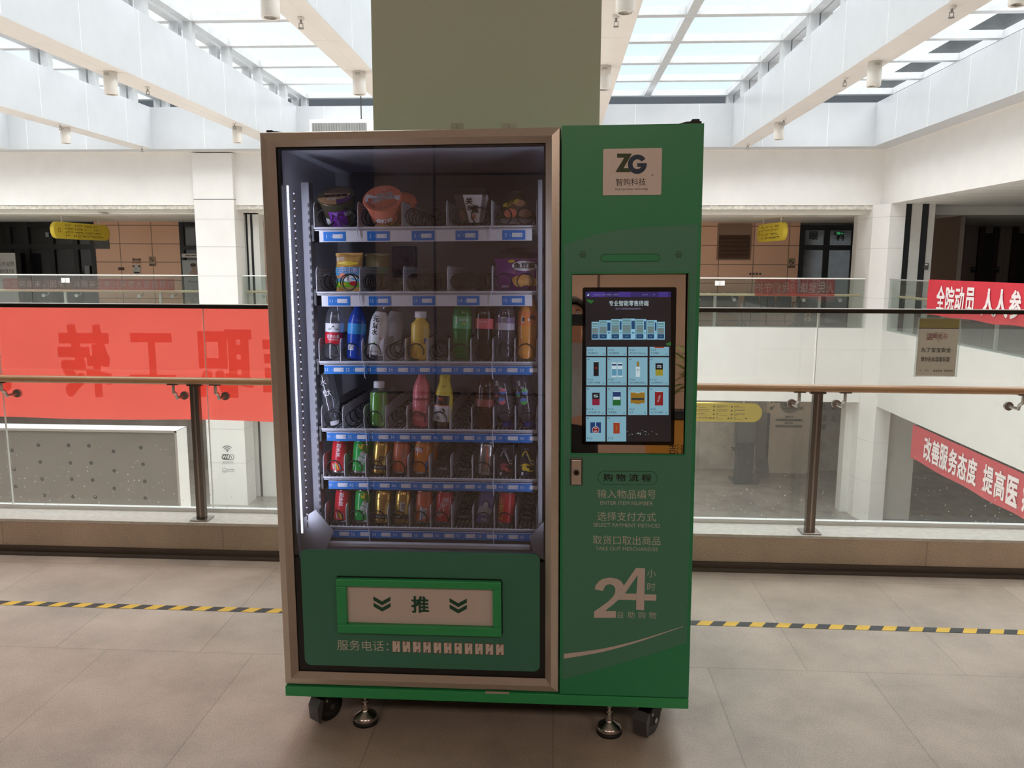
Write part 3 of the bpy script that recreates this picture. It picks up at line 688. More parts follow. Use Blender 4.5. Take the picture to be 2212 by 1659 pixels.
# ------------------------------------------------------------------ hanging yellow direction signs
yel_s = mat('yellow sign panel', (.84, .66, .06), .45); pict = mat('dark sign print', (.05, .045, .02), .6)
def hang_sign(label, A, B, h, ztop, rods, cols, arrows=True):
    """a rounded yellow board from A to B (floor points), its face towards the atrium, hung on two rods"""
    A, B = Vector(A), Vector(B); ln = (B - A).length; u = (B - A) / ln; c0 = (A + B) / 2
    M = Matrix(((u.x, -u.y, 0, c0.x), (u.y, u.x, 0, c0.y), (0, 0, 1, ztop - h / 2), (0, 0, 0, 1)))
    o = thing('hanging_sign', label, 'sign', mtx=M, group='yellow hanging direction signs')
    MB().rrect(-ln / 2, ln / 2, -h / 2, h / 2, h * .48, -.05, .05, yel_s, 8).build('board', o)
    t = MB(); n = cols; x0 = -ln * .36
    t.ring((-ln * .41, -.052, 0), h * .10, h * .13, pict)
    for i in range(n):
        xx = -ln * .30 + i * ln * .68 / n
        for r in range(4):
            z = h * (.32 - r * .21)
            t.disc((xx, -.052, z), h * .045, pict, seg=8)
            t.lines((xx + ln * .30 / n, -.052, z + h * .03), ln * .42 / n, h * .06, 1, pict); t.lines((xx + ln * .30 / n, -.052, z - h * .05), ln * .42 / n, h * .04, 1, pict)
        if arrows:
            ax = xx + ln * .56 / n; az = -h * .31
            t.add([(ax - h * .06, -.052, az - h * .02), (ax, -.052, az - h * .02), (ax, -.052, az + h * .02), (ax - h * .06, -.052, az + h * .02)], [(0, 1, 2, 3)], pict)
            t.add([(ax, -.052, az - h * .06), (ax + h * .07, -.052, az), (ax, -.052, az + h * .06)], [(0, 1, 2)], pict)
    t.build('printing', o)
    for s in (-.33, .33): MB().cyl((ln * s, 0, h / 2 - .02), (ln * s, 0, rods - (ztop - h / 2)), .016, lampw, 8).build('rod', o)
za = W(135, 478, Y=18.75).z
hang_sign('yellow hanging sign over the far left gallery', W(112, 495, Y=18.7).xy.to_3d(), W(233, 500, Y=20.9).xy.to_3d(), .40, za, ZC, 4)
hang_sign('small yellow hanging sign over the far right gallery', W(1640, 495, Y=20.6).xy.to_3d(), W(1697, 495, Y=18.9).xy.to_3d(), .42, W(1690, 479, Y=18.95).z, ZC, 4)
p, q = W(1420, 890, Y=19.6), W(1645, 890, Y=19.6)
hang_sign('yellow hanging sign of the lower storey at the right side of the machine', (p.x, 19.6, 0), (q.x, 19.6, 0), p.z - W(1540, 911, Y=19.6).z + .235, W(1600, 871, Y=19.6).z, zl, 4)

# small clear hooks on the pillar, ring sticker on the glass, ceiling discs of the far gallery
for px, w_, lb in ((988, .055, 'left of two clear plastic hooks on the pillar just above the machine'), (1100, .065, 'right of two clear plastic hooks on the pillar just above the machine')):
    q = W(px, 272, Y=3.5); o = thing('wall_hook', lb, 'hook', (q.x, 3.5, q.z), 'clear hooks on the pillar')
    MB().rrect(-w_ / 2, w_ / 2, -.02, .012, .006, -.003, 0, mat('frosted hook plate', (.50, .50, .42), .3)).build('plate', o); MB().tube([(0, -.003, -.006), (0, -.014, -.010), (0, -.016, .002)], .003, mat('frosted hook plate', (.50, .50, .42), .3), 8).build('hook', o)
q = W(1745, 685, Y=YG - .008); sk = thing('ring_sticker', 'pair of small white figure eight rings on the right glass pane', 'sticker', tuple(q))
m = MB()
for z in (-.012, .012):
    for x in (-.006, .006): m.ring((x, 0, z), .0045, .0085, mat('white label card', (.82, .81, .80), .5), seg=14)
m.build('rings', sk)
for px, py, lb in ((222, 462, 'round ceiling light above the far left yellow sign'), (386, 475, 'round ceiling light near the white column at left'), (1640, 468, 'round ceiling light beside the far right yellow sign')):
    q = W(px, py, Z=ZC); tag(MB().lathe([(0, -.012), (.10, -.012), (.12, 0), (0, 0)], mat('pale downlight', (.75, .74, .70), .4), 20).build('ceiling_light', None, None, tuple(q)), lb, 'lamp')

# ------------------------------------------------------------------ the vending machine (machine coordinates: x right, y away, z up, eye at 0)
BASE = Vector((-.28, 2.9, -1.6))
vm = thing('vending_machine', 'large green vending machine with a glass door, touch screen and castors', 'vending machine', mtx=MM @ Matrix.Translation(BASE))
def part(mb, name, parent=None, label=None):
    """parts of the machine carry machine coordinates; parent None means the machine itself"""
    o = mb.build(name, parent or vm, BASE if (parent or vm) is vm else None)
    if label: o['label'] = label
    return o
def sub(mb, name, parent, label=None):
    o = mb.build(name, parent, BASE)
    if label: o['label'] = label
    return o
g_top = mat('green enamel', (.024, .275, .112), .42, noise=.03, scale=300, coat=.15)
g_mid = mat('dull green print', (.072, .255, .165), .45, noise=.03, scale=300)
g_pan = mat('dark green glass print', (.050, .205, .135), .22, noise=.02, scale=200)
g_flap = mat('bright green moulding', (.030, .35, .11), .35)
alu = mat('champagne aluminium', (.66, .575, .49), .34, .65, noise=.04, scale=40)
alu_d = mat('champagne aluminium inner step', (.58, .50, .425), .30, .7, noise=.04, scale=30)
sil = mat('silver film', (.66, .58, .53), .45, .15)
pale = mat('pale print', (.54, .55, .47), .6)
bk = mat('printed black', (.006, .006, .006), .5)
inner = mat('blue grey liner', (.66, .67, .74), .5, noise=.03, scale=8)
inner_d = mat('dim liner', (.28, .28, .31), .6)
wire = mat('white coated wire', (.62, .62, .66), .4)
coil_m = mat('black coil', (.010, .010, .011), .35, .3)
# cabinet: shell with an open front behind the glass
xL, xM, xR_, zB, zT, yF, yB = -.955, -.0235, .403, -1.390, .437, 2.5, 3.3
cb = MB()
cb.box(xL, xL + .03, yF + .045, yB, zB, zT, g_top).box(xL + .03, xM, yF + .045, yB, zT - .03, zT, g_top).box(xL + .03, xM, yB - .03, yB, zB, zT - .03, g_top).box(xL + .03, xM, yF + .045, yB - .03, zB, zB + .03, g_top)
part(cb, 'cabinet')
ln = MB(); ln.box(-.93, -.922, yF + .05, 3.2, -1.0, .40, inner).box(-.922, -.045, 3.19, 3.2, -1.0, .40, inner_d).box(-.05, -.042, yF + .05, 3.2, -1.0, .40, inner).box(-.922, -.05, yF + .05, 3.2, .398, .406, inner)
part(ln, 'liner', None, 'blue grey inner walls')
# right hand cabinet front with a hole for the screen recess
hx0, hx1, hz0, hz1 = .012, .369, -.570, -.003
fr = MB()
fr.box(xM + .002, hx0, yF, yF + .02, zB, zT + .003, g_top).box(hx1, xR_, yF, yF + .02, zB, zT + .003, g_top).box(hx0, hx1, yF, yF + .02, zB, hz0, g_top).box(hx0, hx1, yF, yF + .02, hz1, zT + .003, g_top)
fr.box(xR_ - .004, xR_, yF + .02, yB, zB, zT, g_top).box(xM + .002, xM + .006, yF + .02, yB, zB, zT, g_top).box(xM + .006, xR_ - .004, yF + .02, yB, zT - .004, zT, g_top).box(xM + .006, xR_ - .004, yB - .004, yB, zB, zT, g_top)
dr = part(fr, 'control_door', None, 'narrow green control side')
# printed graphics on the control side
def arc(pts, y=yF - .0008):
    ps = [MP(*p) for p in pts]; out = []
    for i in range(len(ps) - 1):
        for k in range(6):
            t = k / 6; a = ps[max(i - 1, 0)]; b = ps[i]; cc = ps[i + 1]; d_ = ps[min(i + 2, len(ps) - 1)]
            v = .5 * ((2 * b) + (cc - a) * t + (2 * a - 5 * b + 4 * cc - d_) * t * t + (3 * b - a - 3 * cc + d_) * t ** 3); out.append(Vector((v.x, y, v.z)))
    out.append(Vector((ps[-1].x, y, ps[-1].z))); return out
gm = MB()
up_ = arc([(1217, 532), (1290, 506), (1380, 492), (1516, 484)]); lo_ = arc([(1219, 1467), (1300, 1444), (1390, 1418), (1489, 1386)])
def zat(a, x):
    for p, q in zip(a, a[1:]):
        if p.x <= x <= q.x: return p.z + (q.z - p.z) * (x - p.x) / (q.x - p.x)
    return a[0].z if x < a[0].x else a[-1].z
xs_ = [-.006 + i * (.385 + .006) / 24 for i in range(25)]
def band(x0, x1, zf0, zf1):
    n = 16; q = [x0 + (x1 - x0) * i / n for i in range(n + 1)]; y = yF - .0006
    vs = [(x, y, zf0(x)) for x in q] + [(x, y, zf1(x)) for x in q]
    gm.add(vs, [(i, i + 1, n + 2 + i, n + 1 + i) for i in range(n)], g_mid)
ZU = lambda x: zat(up_, x); ZL = lambda x: zat(lo_, x)
band(-.012, hx0 - .004, ZL, ZU); band(hx1 + .004, .392, ZL, ZU); band(hx0 - .004, hx1 + .004, lambda x: hz1 + .006, ZU); band(hx0 - .004, hx1 + .004, ZL, lambda x: hz0 - .006)
s0 = arc([(1218, 1412), (1300, 1401), (1380, 1382), (1476, 1352)], yF - .0014); s1 = arc([(1218, 1422.5), (1300, 1408), (1380, 1386), (1476, 1353)], yF - .0014)
n = len(s0); gm.add([tuple(p) for p in s0 + s1], [(i, i + 1, n + i + 1, n + i) for i in range(n - 1)], sil)
yt = yF - .0014
def T(st, px, py, h, m, w=None, **kw): q = MP(px, py); gm.text(st, (q.x, yt, q.z), h, m, w=w, **kw)
T('购 物 流 程', 1355, 1031.5, .0235, bk, w=.150, bold=.035)
for st, y0, w_ in (('输入物品编号', 1067, .186), ('选择支付方式', 1115.5, .186), ('取货口取出商品', 1167, .216)): T(st, 1353.5, y0, .030, pale, w=w_)
for st, y0, w_ in (('ENTER ITEM NUMBER', 1086.5, .167), ('SELECT PAYMENT METHOD', 1134.5, .212), ('TAKE OUT MERCHANDISE', 1185.5, .199)): T(st, 1353.5, y0, .0125, pale, w=w_)
T('小', 1407, 1238.5, .027, pale); T('时', 1407, 1267, .027, pale)
for i, ch in enumerate('自助购物'): T(ch, 1340 + i * 23.2, 1327.5 + i * .5, .0235, pale)
# the large 24: a leaning 2 whose bowl runs into the slanted stroke of the 4
def P4(pp, e=0): gm.add([(q_.x, yt - .0003 - e, q_.z) for q_ in (MP(1200 + x_ * .24115, 980 + y_ * .24115) for x_, y_ in pp)], [tuple(range(len(pp)))], sil)
P4([(350, 1212), (362, 1175), (390, 1140), (430, 1117), (490, 1108), (545, 1117), (585, 1138), (607, 1168), (612, 1205), (602, 1250), (570, 1300), (520, 1345), (470, 1385), (445, 1408), (542, 1408), (540, 1468), (345, 1468), (347, 1412), (400, 1375), (470, 1325), (515, 1280), (535, 1240), (535, 1205), (520, 1180), (490, 1167), (460, 1172), (440, 1190), (425, 1228)])
P4([(720, 1022), (740, 1022), (735, 1085), (622, 1250), (560, 1306), (535, 1290)], .0004); P4([(740, 1022), (802, 1025), (792, 1400), (722, 1395), (725, 1252), (735, 1085)], .0004); P4([(622, 1250), (725, 1252), (722, 1310), (560, 1306)], .0004); P4([(797, 1257), (902, 1260), (900, 1314), (795, 1312)], .0004)
pl = [MP(1305, 1031.5), MP(1406, 1031.5)]; r_ = .0225
gm.rrect(pl[0].x - .02, pl[1].x + .02, pl[0].z - r_, pl[0].z + r_, r_ - .0005, yF - .0011, yF - .0005, mat('pill outline', (.004, .02, .01), .5), 8)
gm.rrect(pl[0].x - .0187, pl[1].x + .0187, pl[0].z - r_ + .0013, pl[0].z + r_ - .0013, r_ - .0018, yF - .0013, yF - .0005, g_mid, 8)
for v in gm.v[:0]: pass
sub(gm, 'printing', dr, 'printed instructions and 24 hour sign')
# logo plate
a, b = MP(1303, 322), MP(1428, 421)
lp = MB().rrect(a.x, b.x, b.z, a.z, .004, yF - .003, yF, mat('satin logo plate', (.68, .60, .545), .45, .1, noise=.03, scale=200))
lo = sub(lp, 'logo_plate', dr, 'silver logo plate')
lt = MB(); yl_ = yF - .0034
def LP(cx, cy): q = MP(1290 + cx * .07007, 315 + cy * .07007); return (q.x, yl_, q.z)
grz = mat('moss green print', (.03, .055, .006), .5); blu = mat('navy print', (.006, .028, .07), .5)
def poly(pp, m): lt.add([LP(*p) for p in pp], [tuple(range(len(pp)))], m)
poly([(612, 245), (1068, 245), (1000, 372), (612, 372)], grz); poly([(830, 372), (1000, 372), (740, 815), (560, 815)], grz); poly([(810, 690), (960, 690), (1030, 815), (735, 815)], grz)
q0, q1 = LP(1235, 572), LP(1235, 870); ro_ = q0[2] - q1[2]
lt.ring((q0[0], yl_ - .0003, q0[2]), ro_ * .50, ro_, blu, R_(32), R_(352), 40)
lt.add([(p[0], yl_ - .0004, p[2]) for p in (LP(1232, 540), LP(1525, 540), LP(1522, 600), LP(1500, 655), LP(1232, 655))], [(0, 1, 2, 3, 4)], blu)
q = LP(1035, 1118); lt.text('智购科技', q, .0215, bk, w=.0905)
q = LP(1055, 1340); lt.text('Smart purchase technology', q, .0082, bk, w=.099)
q = LP(1700, 902); lt.ring(q, .0030, .0036, bk); lt.text('R', q, .0036, bk)
sub(lt, 'logo', lo, 'green Z and blue G with black lettering')
# loudspeaker holes and slot
for px in (1259, 1466):
    q = MP(px, 550); hm = MB()
    for i in range(-2, 3):
        for j in range(-2, 3):
            x = i + .5 * (j % 2); 
            if x * x + j * j * .8 < 5.4: hm.disc((q.x + x * .0048, yF - .0012, q.z + j * .0043), .0016, bk, seg=8)
    sub(hm, 'speaker_grille', dr)
q = MP(1361.5, 557); sl = MB().rrect(q.x - .091, q.x + .091, q.z - .012, q.z + .012, .0115, yF - .0010, yF - .0004, mat('groove green', (.01, .06, .025), .6), 8)
sl.rrect(q.x - .0895, q.x + .0895, q.z - .0105, q.z + .0105, .0102, yF - .0016, yF - .0004, g_top, 8)
sub(sl, 'light_bar', dr, 'narrow rounded slot cover')
a, b = MP(1232, 989), MP(1258, 1047); lk = MB().box(a.x, b.x, yF - .006, yF, b.z, a.z, mat('lock surround', (.10, .10, .085), .4, .6), .002).box(a.x + .004, b.x - .004, yF - .011, yF - .005, b.z + .002, a.z - .005, alu, .0015)
lo2 = sub(lk, 'lock', dr, 'aluminium door lock')
cx_, cz_ = (a.x + b.x) / 2, (a.z + b.z) / 2 - .001
sub(MB().cyl((cx_, yF - .010, cz_), (cx_, yF - .015, cz_), .0095, steel_d, 24).cyl((cx_, yF - .015, cz_), (cx_, yF - .017, cz_), .0065, mat('dark cylinder', (.04, .035, .03), .3, .8), 20).box(cx_ - .001, cx_ + .001, yF - .0175, yF - .0165, cz_ - .004, cz_ + .004, bk), 'lock_cylinder', lo2)
# recessed mirror panel leaning back, with the touch screen
TILT = R_(3.3); PV = Vector((.19, yF + .004, hz0)); TM = Matrix.Translation(PV) @ Matrix.Rotation(-TILT, 4, 'X') @ Matrix.Translation(-PV)
TI = TM.inverted(); yP = yF + .004
def TP(px, py, dy=0):                      # pixel to the flat panel plane before tilting
    d = TI.to_3x3() @ ray(px, py, RM); o_ = TI @ Vector((0, 0, 0)); t = (yP + dy - o_.y) / d.y; return o_ + d * t
rc = MB(); dk = mat('recess side', (.05, .045, .04), .25, .8)
rc.quad((hx0, yF, hz1), (hx1, yF, hz1), (hx1, yF + .06, hz1), (hx0, yF + .06, hz1), dk).quad((hx1, yF, hz0), (hx1, yF + .06, hz0), (hx1, yF + .06, hz1), (hx1, yF, hz1), mat('steel recess side', (.35, .27, .21), .2, 1)).quad((hx0, yF, hz0), (hx0, yF, hz1), (hx0, yF + .06, hz1), (hx0, yF + .06, hz0), dk).quad((hx0, yF, hz0), (hx0, yF + .06, hz0), (hx1, yF + .06, hz0), (hx1, yF, hz0), dk)
sub(rc, 'recess', dr)
mirror = mat('mirror steel', (.80, .74, .68), .015, 1)
mp = part(MB().box(hx0 + .001, hx1 - .003, yP, yP + .003, hz0 + .001, hz1 + .002, mirror).moved(TM), 'mirror_panel', None, 'polished mirror panel around the screen')
a, b = TP(1258.5, 621, -.004), TP(1456, 962, -.004)
sub(MB().rrect(a.x, b.x, b.z, a.z, .006, yP - .006, yP, mat('screen glass black', (.004, .004, .004), .05, spec=.5)).moved(TM), 'touch_screen', mp, 'black framed touch screen')
scn = MB(); yS = yP - .0066
def SC(cx, cy, d=0): q = TP(1200 + cx * .25316, 580 + cy * .25316, -.0066); return Vector((q.x, yS - d, q.z))
def em(name, c_, k=1.0): return mat('lit ' + name, L(*c_), .15, emit=k)
def rect(x0, y0, x1, y1, m, d=0):
    scn.add([SC(x0, y0, d), SC(x1, y0, d), SC(x1, y1, d), SC(x0, y1, d)], [(0, 1, 2, 3)], m)
def stx(st, cx, cy, h, m, d=.0004, w=None, bold=0):
    u = SC(cx, cy) - SC(cx, cy + h); q = SC(cx, cy, d)
    ww = (SC(cx + w, cy) - SC(cx, cy)).x if w else None
    scn.text(st, q, u.z, m, w=ww, bold=bold)
bgm = em('dark wallpaper', (30, 26, 29)); cardm = em('pale blue card', (116, 158, 174)); ink_s = em('ink', (34, 46, 52)); ttl = em('white title', (168, 186, 192))
rect(256, 197, 985, 1477, bgm); rect(256, 199, 985, 244, em('violet bar', (46, 36, 92)), .0002)
rect(300, 199, 420, 244, em('violet glow', (62, 46, 120)), .00025); rect(540, 199, 640, 244, em('violet glow', (62, 46, 120)), .00025); rect(880, 199, 960, 244, em('violet glow', (62, 46, 120)), .00025)
scn.add([SC(266, 232, .0004), SC(286, 232, .0004), SC(286, 212, .0004)], [(0, 1, 2)], ttl)
stx('2020/06/06 12:07:09  星期五   设备编号', 435, 223, 15, em('dim title', (120, 120, 150)), w=215); stx('软件号', 765, 223, 13, em('dim title', (120, 120, 150)), w=48); scn.lines(SC(895, 223, .0004), .045, .004, 1, em('dim title', (120, 120, 150)))
stx('专业智能零售终端', 625, 297, 46, ttl, w=338, bold=.012); stx('—致力于打造性能优越的自动售货机—', 620, 343, 15, em('dim title', (120, 120, 150)), w=240)
lf = em('leaf green', (36, 92, 40))
for pp in (((262, 262), (330, 275), (305, 300), (275, 285)), ((940, 640), (985, 625), (985, 658), (950, 656))): scn.add([SC(*p, .0004) for p in pp], [(0, 1, 2, 3)], lf)
body = em('mini cabinet', (128, 176, 198)); win = em('mini window', (92, 128, 132)); flp = em('mini flap', (24, 62, 98)); goods = em('mini goods', (112, 92, 88))
for x0, x1, y0, side in ((308, 368, 455, 0), (371, 472, 442, 30), (475, 567, 432, 20), (570, 681, 427, 34), (685, 775, 432, 20), (780, 865, 441, 18), (868, 932, 455, 0)):
    rect(x0, y0, x1, 606, body, .0004); rect(x0 + 4, y0 + 8, x1 - side - 5, 556, win, .0006); rect(x0 + 4, 560, x1 - side - 5, 598, flp, .0006)
    for k_ in range(5): rect(x0 + 6, y0 + 28 + k_ * 17, x1 - side - 7, y0 + 33 + k_ * 17, goods if k_ > 1 else body, .0008)
    stx('—', (x0 + x1 - side) / 2, 578, 3, cardm, .0009, w=(x1 - x0 - side) * .35)
    if side: rect(x1 - side, y0 + 18, x1 - 4, y0 + 90, flp, .0006); rect(x1 - side + 4, 545, x1 - 8, 553, flp, .0006)
def card(x0, y0, x1, y1, num, price, name, pic=None, cut=False):
    rect(x0, y0, x1, y1, cardm, .0004)
    if num: stx(num, x0 + 16, y0 + 17, 14, ink_s, .0006)
    zy = y1 - 50 if not cut else y1 - 28
    stx('￥' + price, x0 + 30, zy, 17, ink_s, .0006)
    if name: stx(name, x0 + 10 + len(name) * 9, zy + 27, 17, ink_s, .0006, w=len(name) * 17.5)
    if not cut:
        q = SC(x1 - 20, y1 - 17, .0006); scn.ring(q, .0021, .0026, ink_s, seg=14); stx('⌄', x1 - 20, y1 - 17, 5, ink_s, .0006)
    if pic: pic((x0 + x1) / 2, y0 + 100)
cm = {k_: em(k_, v) for k_, v in dict(kblack=(26, 20, 24), red=(120, 26, 30), white=(176, 196, 202), gold=(132, 98, 30), yellow=(140, 128, 40), rose=(120, 28, 52), blue=(26, 50, 96), green=(24, 88, 40), paleblue=(80, 134, 160), orange=(138, 52, 32)).items()}
def can_pic(cx, cy, c1, w=22, h=60, top=None):
    rect(cx - w, cy - h, cx + w, cy + h, cm[c1], .0006); rect(cx - w * .8, cy - h - 4, cx + w * .8, cy - h, cm['white'], .0006)
    if top: rect(cx - w, cy - h, cx + w, cy - h * .1, cm[top], .0008)
def pic_a(cx, cy): can_pic(cx, cy, 'kblack'); scn.disc(SC(cx, cy - 10, .0009), .0035, cm['red']); 
def pic_b(cx, cy):
    for k_ in (-24, 26): can_pic(cx + k_, cy + 8, 'white', 22, 60); rect(cx + k_ - 20, cy, cx + k_ + 20, cy + 56, cm['paleblue'], .0008); rect(cx + k_ - 20, cy - 44, cx + k_ + 20, cy - 30, cm['blue'], .0008)
def pic_c(cx, cy): rect(cx - 18, cy - 20, cx + 18, cy + 66, cm['white'], .0006); rect(cx - 9, cy - 64, cx + 9, cy - 20, cm['gold'], .0006); stx('力', cx, cy + 8, 26, ink_s, .0009)
def pic_d(cx, cy, cc='yellow'): rect(cx - 32, cy - 50, cx + 32, cy + 56, cm['kblack'], .0006); rect(cx - 32, cy + 4, cx + 32, cy + 56, cm[cc], .0008); stx('S', cx, cy - 22, 22, cm['white'], .0009, w=40)
def pic_e(cx, cy): can_pic(cx, cy, 'green', 34, 58, 'blue'); rect(cx - 30, cy - 16, cx + 30, cy + 10, cm['white'], .0009)
def pic_f(cx, cy):
    for k_ in (-36, 36, 0): can_pic(cx + k_, cy + abs(k_) * -.2, 'gold', 24, 46); rect(cx + k_ - 18, cy - 6, cx + k_ + 18, cy + 12, ink_s, .0008)
def pic_g(cx, cy): can_pic(cx, cy, 'red', 35, 58); scn.text('可口可乐', SC(cx, cy, .0009), .0055, cm['white'], w=.022, right=(.3, 0, .954), up=(-.954, 0, .3))
def pic_h(cx, cy):
    for k_ in (-25, 25): rect(cx + k_ - 20, cy - 50, cx + k_ + 20, cy + 40, cm['blue'], .0006)
    scn.disc(SC(cx, cy + 14, .0008), .0112, cm['white']); scn.disc(SC(cx, cy + 14, .001), .0102, cm['red']); stx('选货', cx, cy, 13, cm['white'], .0012); stx('编号', cx, cy + 26, 13, cm['white'], .0012)
def pic_i(cx, cy): can_pic(cx, cy, 'orange', 27, 46); scn.text('王老吉', SC(cx, cy, .0009), .0045, cm['yellow'], w=.018, right=(0, 0, -1), up=(1, 0, 0))
cols = ((265, 430), (443, 608), (622, 786), (803, 968))
for (x0, x1), p_, n_ in zip(cols, ('3.0', '3.0', '6.5', '2.5'), ('易拉罐可乐', '易拉罐雪碧', '红牛250ml', '芬达罐装')): card(x0, 668, x1, 745, '', p_, n_)
rect(845, 668, 925, 679, cm['orange'], .0008)
for (x0, x1), nu, p_, n_, pc in zip(cols, ('46', '47', '48', '49'), ('3.0', '4.0', '4.0', '11.0'), ('百事可乐黑罐', '乐天妙之吻乳…', '健力宝橙味瓶装', '炫迈鲜果味口…'), (pic_a, pic_b, pic_c, pic_d)): card(x0 - 1, 758, x1 - 1, 997, nu, p_, n_, pc)
for (x0, x1), nu, p_, n_, pc in zip(cols, ('50', '52', '54', '56'), ('11.0', '3.0', '6.5', '2.5'), ('炫迈无糖口香…', '雪碧罐装', '红牛', '可口可乐罐装'), (lambda a, b: pic_d(a, b, 'rose'), pic_e, pic_f, pic_g)): card(x0 - 3, 1010, x1 - 3, 1250, nu, p_, n_, pc)
for (x0, x1), nu, p_, pc in zip(cols, ('58', '59'), ('4.5', '3.0'), (pic_h, pic_i)): card(x0 - 5, 1262, x1 - 5, 1476, nu, p_, '', pc, True)
for _ in range(22):
    x_, y_ = random.uniform(610, 870), random.uniform(1375, 1420); rect(x_, y_, x_ + 5, y_ + 4, ttl, .0006)
sub(scn.moved(TM), 'display', mp, 'lit display with product cards')
# black corner fittings on top
for x0, x1, px in ((-.955, -.86, 0), (.31, .40, 1)):
    m = MB(); z = zT + .003
    if px: m.prism([(x0, 2.53, z), (x1, 2.53, z), (x1, 2.53, z + .012), (x1 - .045, 2.53, z + .011)], (0, 1, 0), .05, rubber).box(x1 - .03, x1 - .006, 2.525, 2.58, z, z + .018, rubber, .003)
    else: m.prism([(x0, 2.56, z), (x1, 2.56, z), (x0 + .03, 2.56, z + .009), (x0, 2.56, z + .010)], (0, 1, 0), .05, rubber).box(x0, x0 + .02, 2.55, 2.62, z, z + .012, rubber, .003)
    part(m, 'hinge_cover', None, 'black hinge fitting on top')
# base plinth, castors, levelling feet
part(MB().box(-.958, .4035, yF, yB, -1.430, -1.394, g_flap, .002).box(-.94, .385, yF + .06, yB - .02, -1.46, -1.43, mat('shadowed chassis', (.02, .03, .025), .7)), 'plinth')
part(MB().box(-.27, -.19, yF - .003, yF, -1.396, -1.389, alu), 'door_stop')
VI = vm.matrix_world.inverted()
def floor_z(x, y):                          # machine z of the room floor under a machine point
    p = MM @ Vector((x, y, 0)); u = MM.to_3x3() @ Vector((0, 0, 1)); return -p.z / u.z
def castor(px, py, x, y, s):
    zf = floor_z(x, y); r = .052; cz = zf + r; wy = y; a = R_(-35)
    Mx = Matrix.Translation((x, wy, 0)) @ Matrix.Rotation(a, 4, 'Z')
    b = MB().box(-.012, .012, -.03, .03, -1.46 + .0, -1.445, rubber)
    b = MB().cyl((0, .03, -1.46), (0, .03, cz + .055), .03, rubber, 16)
    for q in (-.022, .022): b.prism([(q - .003, -.04, cz - .008), (q - .003, .012, cz - .02), (q - .003, .055, cz + .03), (q - .003, .062, cz + .065), (q - .003, -.01, cz + .065), (q - .003, -.03, cz + .035)], (1, 0, 0), .006, rubber)
    b.box(-.025, .025, -.01, .062, cz + .05, cz + .068, rubber)
    fork = part(b.moved(Mx), 'castor', None, 'black swivel castor')
    wv = MB(); 
    wv.cyl((-.018, 0, cz), (.018, 0, cz), r, mat('hard black wheel', (.01, .01, .01), .35), 28)
    for q in (-.0195, .0195): wv.ring((q, 0, cz), .012, .035, mat('wheel rim', (.03, .03, .03), .4), seg=24, nrm='x')
    sub(wv.moved(Mx), 'wheel', fork)
    ax = MB().cyl((-.03, 0, cz), (.03, 0, cz), .009, mat('zinc bolt', (.45, .43, .41), .3, 1), 12)
    sub(ax.moved(Mx), 'axle_bolt', fork)
    bv = MB()
    for dy, dz in ((-.022, .03), (.004, .05)): bv.cyl((-.028, dy, cz + dz), (.028, dy, cz + dz), .005, mat('zinc bolt', (.45, .43, .41), .3, 1), 8)
    sub(MB().cyl((-.028, -.022, cz + .03), (.028, -.022, cz + .03), .005, mat('zinc bolt', (.45, .43, .41), .3, 1), 8).moved(Mx), 'rivet', fork)
    pd = MB().prism([(-.026, -.058, cz - .036), (-.026, -.050, cz - .042), (-.026, -.034, cz + .036), (-.026, -.046, cz + .044), (-.026, -.062, cz + .018)], (1, 0, 0), .052, mat('grey brake pedal', (.07, .07, .075), .45))
    sub(pd.moved(Mx), 'brake_pedal', fork)
for x, y in ((-.845, 2.60), (.285, 2.60), (-.845, 3.2), (.285, 3.2)): castor(0, 0, x, y, 1)
def foot(x, y):
    zf = floor_z(x, y); zinc = mat('bright zinc', (.52, .49, .46), .25, 1, noise=.06, scale=40)
    f_ = part(MB().lathe([(0, .012), (.042, .012), (.044, .020), (.038, .030), (.016, .044), (.012, .052), (.012, .056)], zinc, 28, o=(x, y, zf)), 'levelling_foot', None, 'zinc levelling foot')
    sub(MB().lathe([(0, 0), (.043, 0), (.0445, .006), (.043, .013), (0, .013)], rubber, 28, o=(x, y, zf)), 'rubber_pad', f_)
    st = MB().cyl((x, y, zf + .054), (x, y, -1.43), .0075, zinc, 12).cyl((x, y, zf + .056), (x, y, zf + .07), .0135, zinc, 6).cyl((x, y, zf + .074), (x, y, zf + .084), .0125, zinc, 6)
    sub(st, 'threaded_stem', f_)
for x, y in ((-.705, 2.585), (.149, 2.585), (-.705, 3.2), (.149, 3.2)): foot(x, y)

# ------------------------------------------------------------------ glass door
dx0, dx1, dz0, dz1 = -.960, -.025, -1.389, .4375
gx0, gx1, gz0, gz1 = -.913, -.070, -1.345, .393
def frame_ring(m, o_, i_, mt):     # o_, i_: (x0, x1, z0, z1, y); four mitred bands
    a = [(o_[0], o_[4], o_[2]), (o_[1], o_[4], o_[2]), (o_[1], o_[4], o_[3]), (o_[0], o_[4], o_[3])]
    b = [(i_[0], i_[4], i_[2]), (i_[1], i_[4], i_[2]), (i_[1], i_[4], i_[3]), (i_[0], i_[4], i_[3])]
    m.add(a + b, [(k_, (k_ + 1) % 4, 4 + (k_ + 1) % 4, 4 + k_) for k_ in range(4)], mt)
df = MB(); st = .026; sm_ = .024
yd = yF - .002
frame_ring(df, (dx0, dx1, dz0, dz1, yd + .012), (dx0 + .003, dx1 - .003, dz0 + .003, dz1 - .003, yd + .007), alu)
frame_ring(df, (dx0 + .003, dx1 - .003, dz0 + .003, dz1 - .003, yd + .007), (dx0 + st, dx1 - st, dz0 + st, dz1 - st, yd - .002), alu)
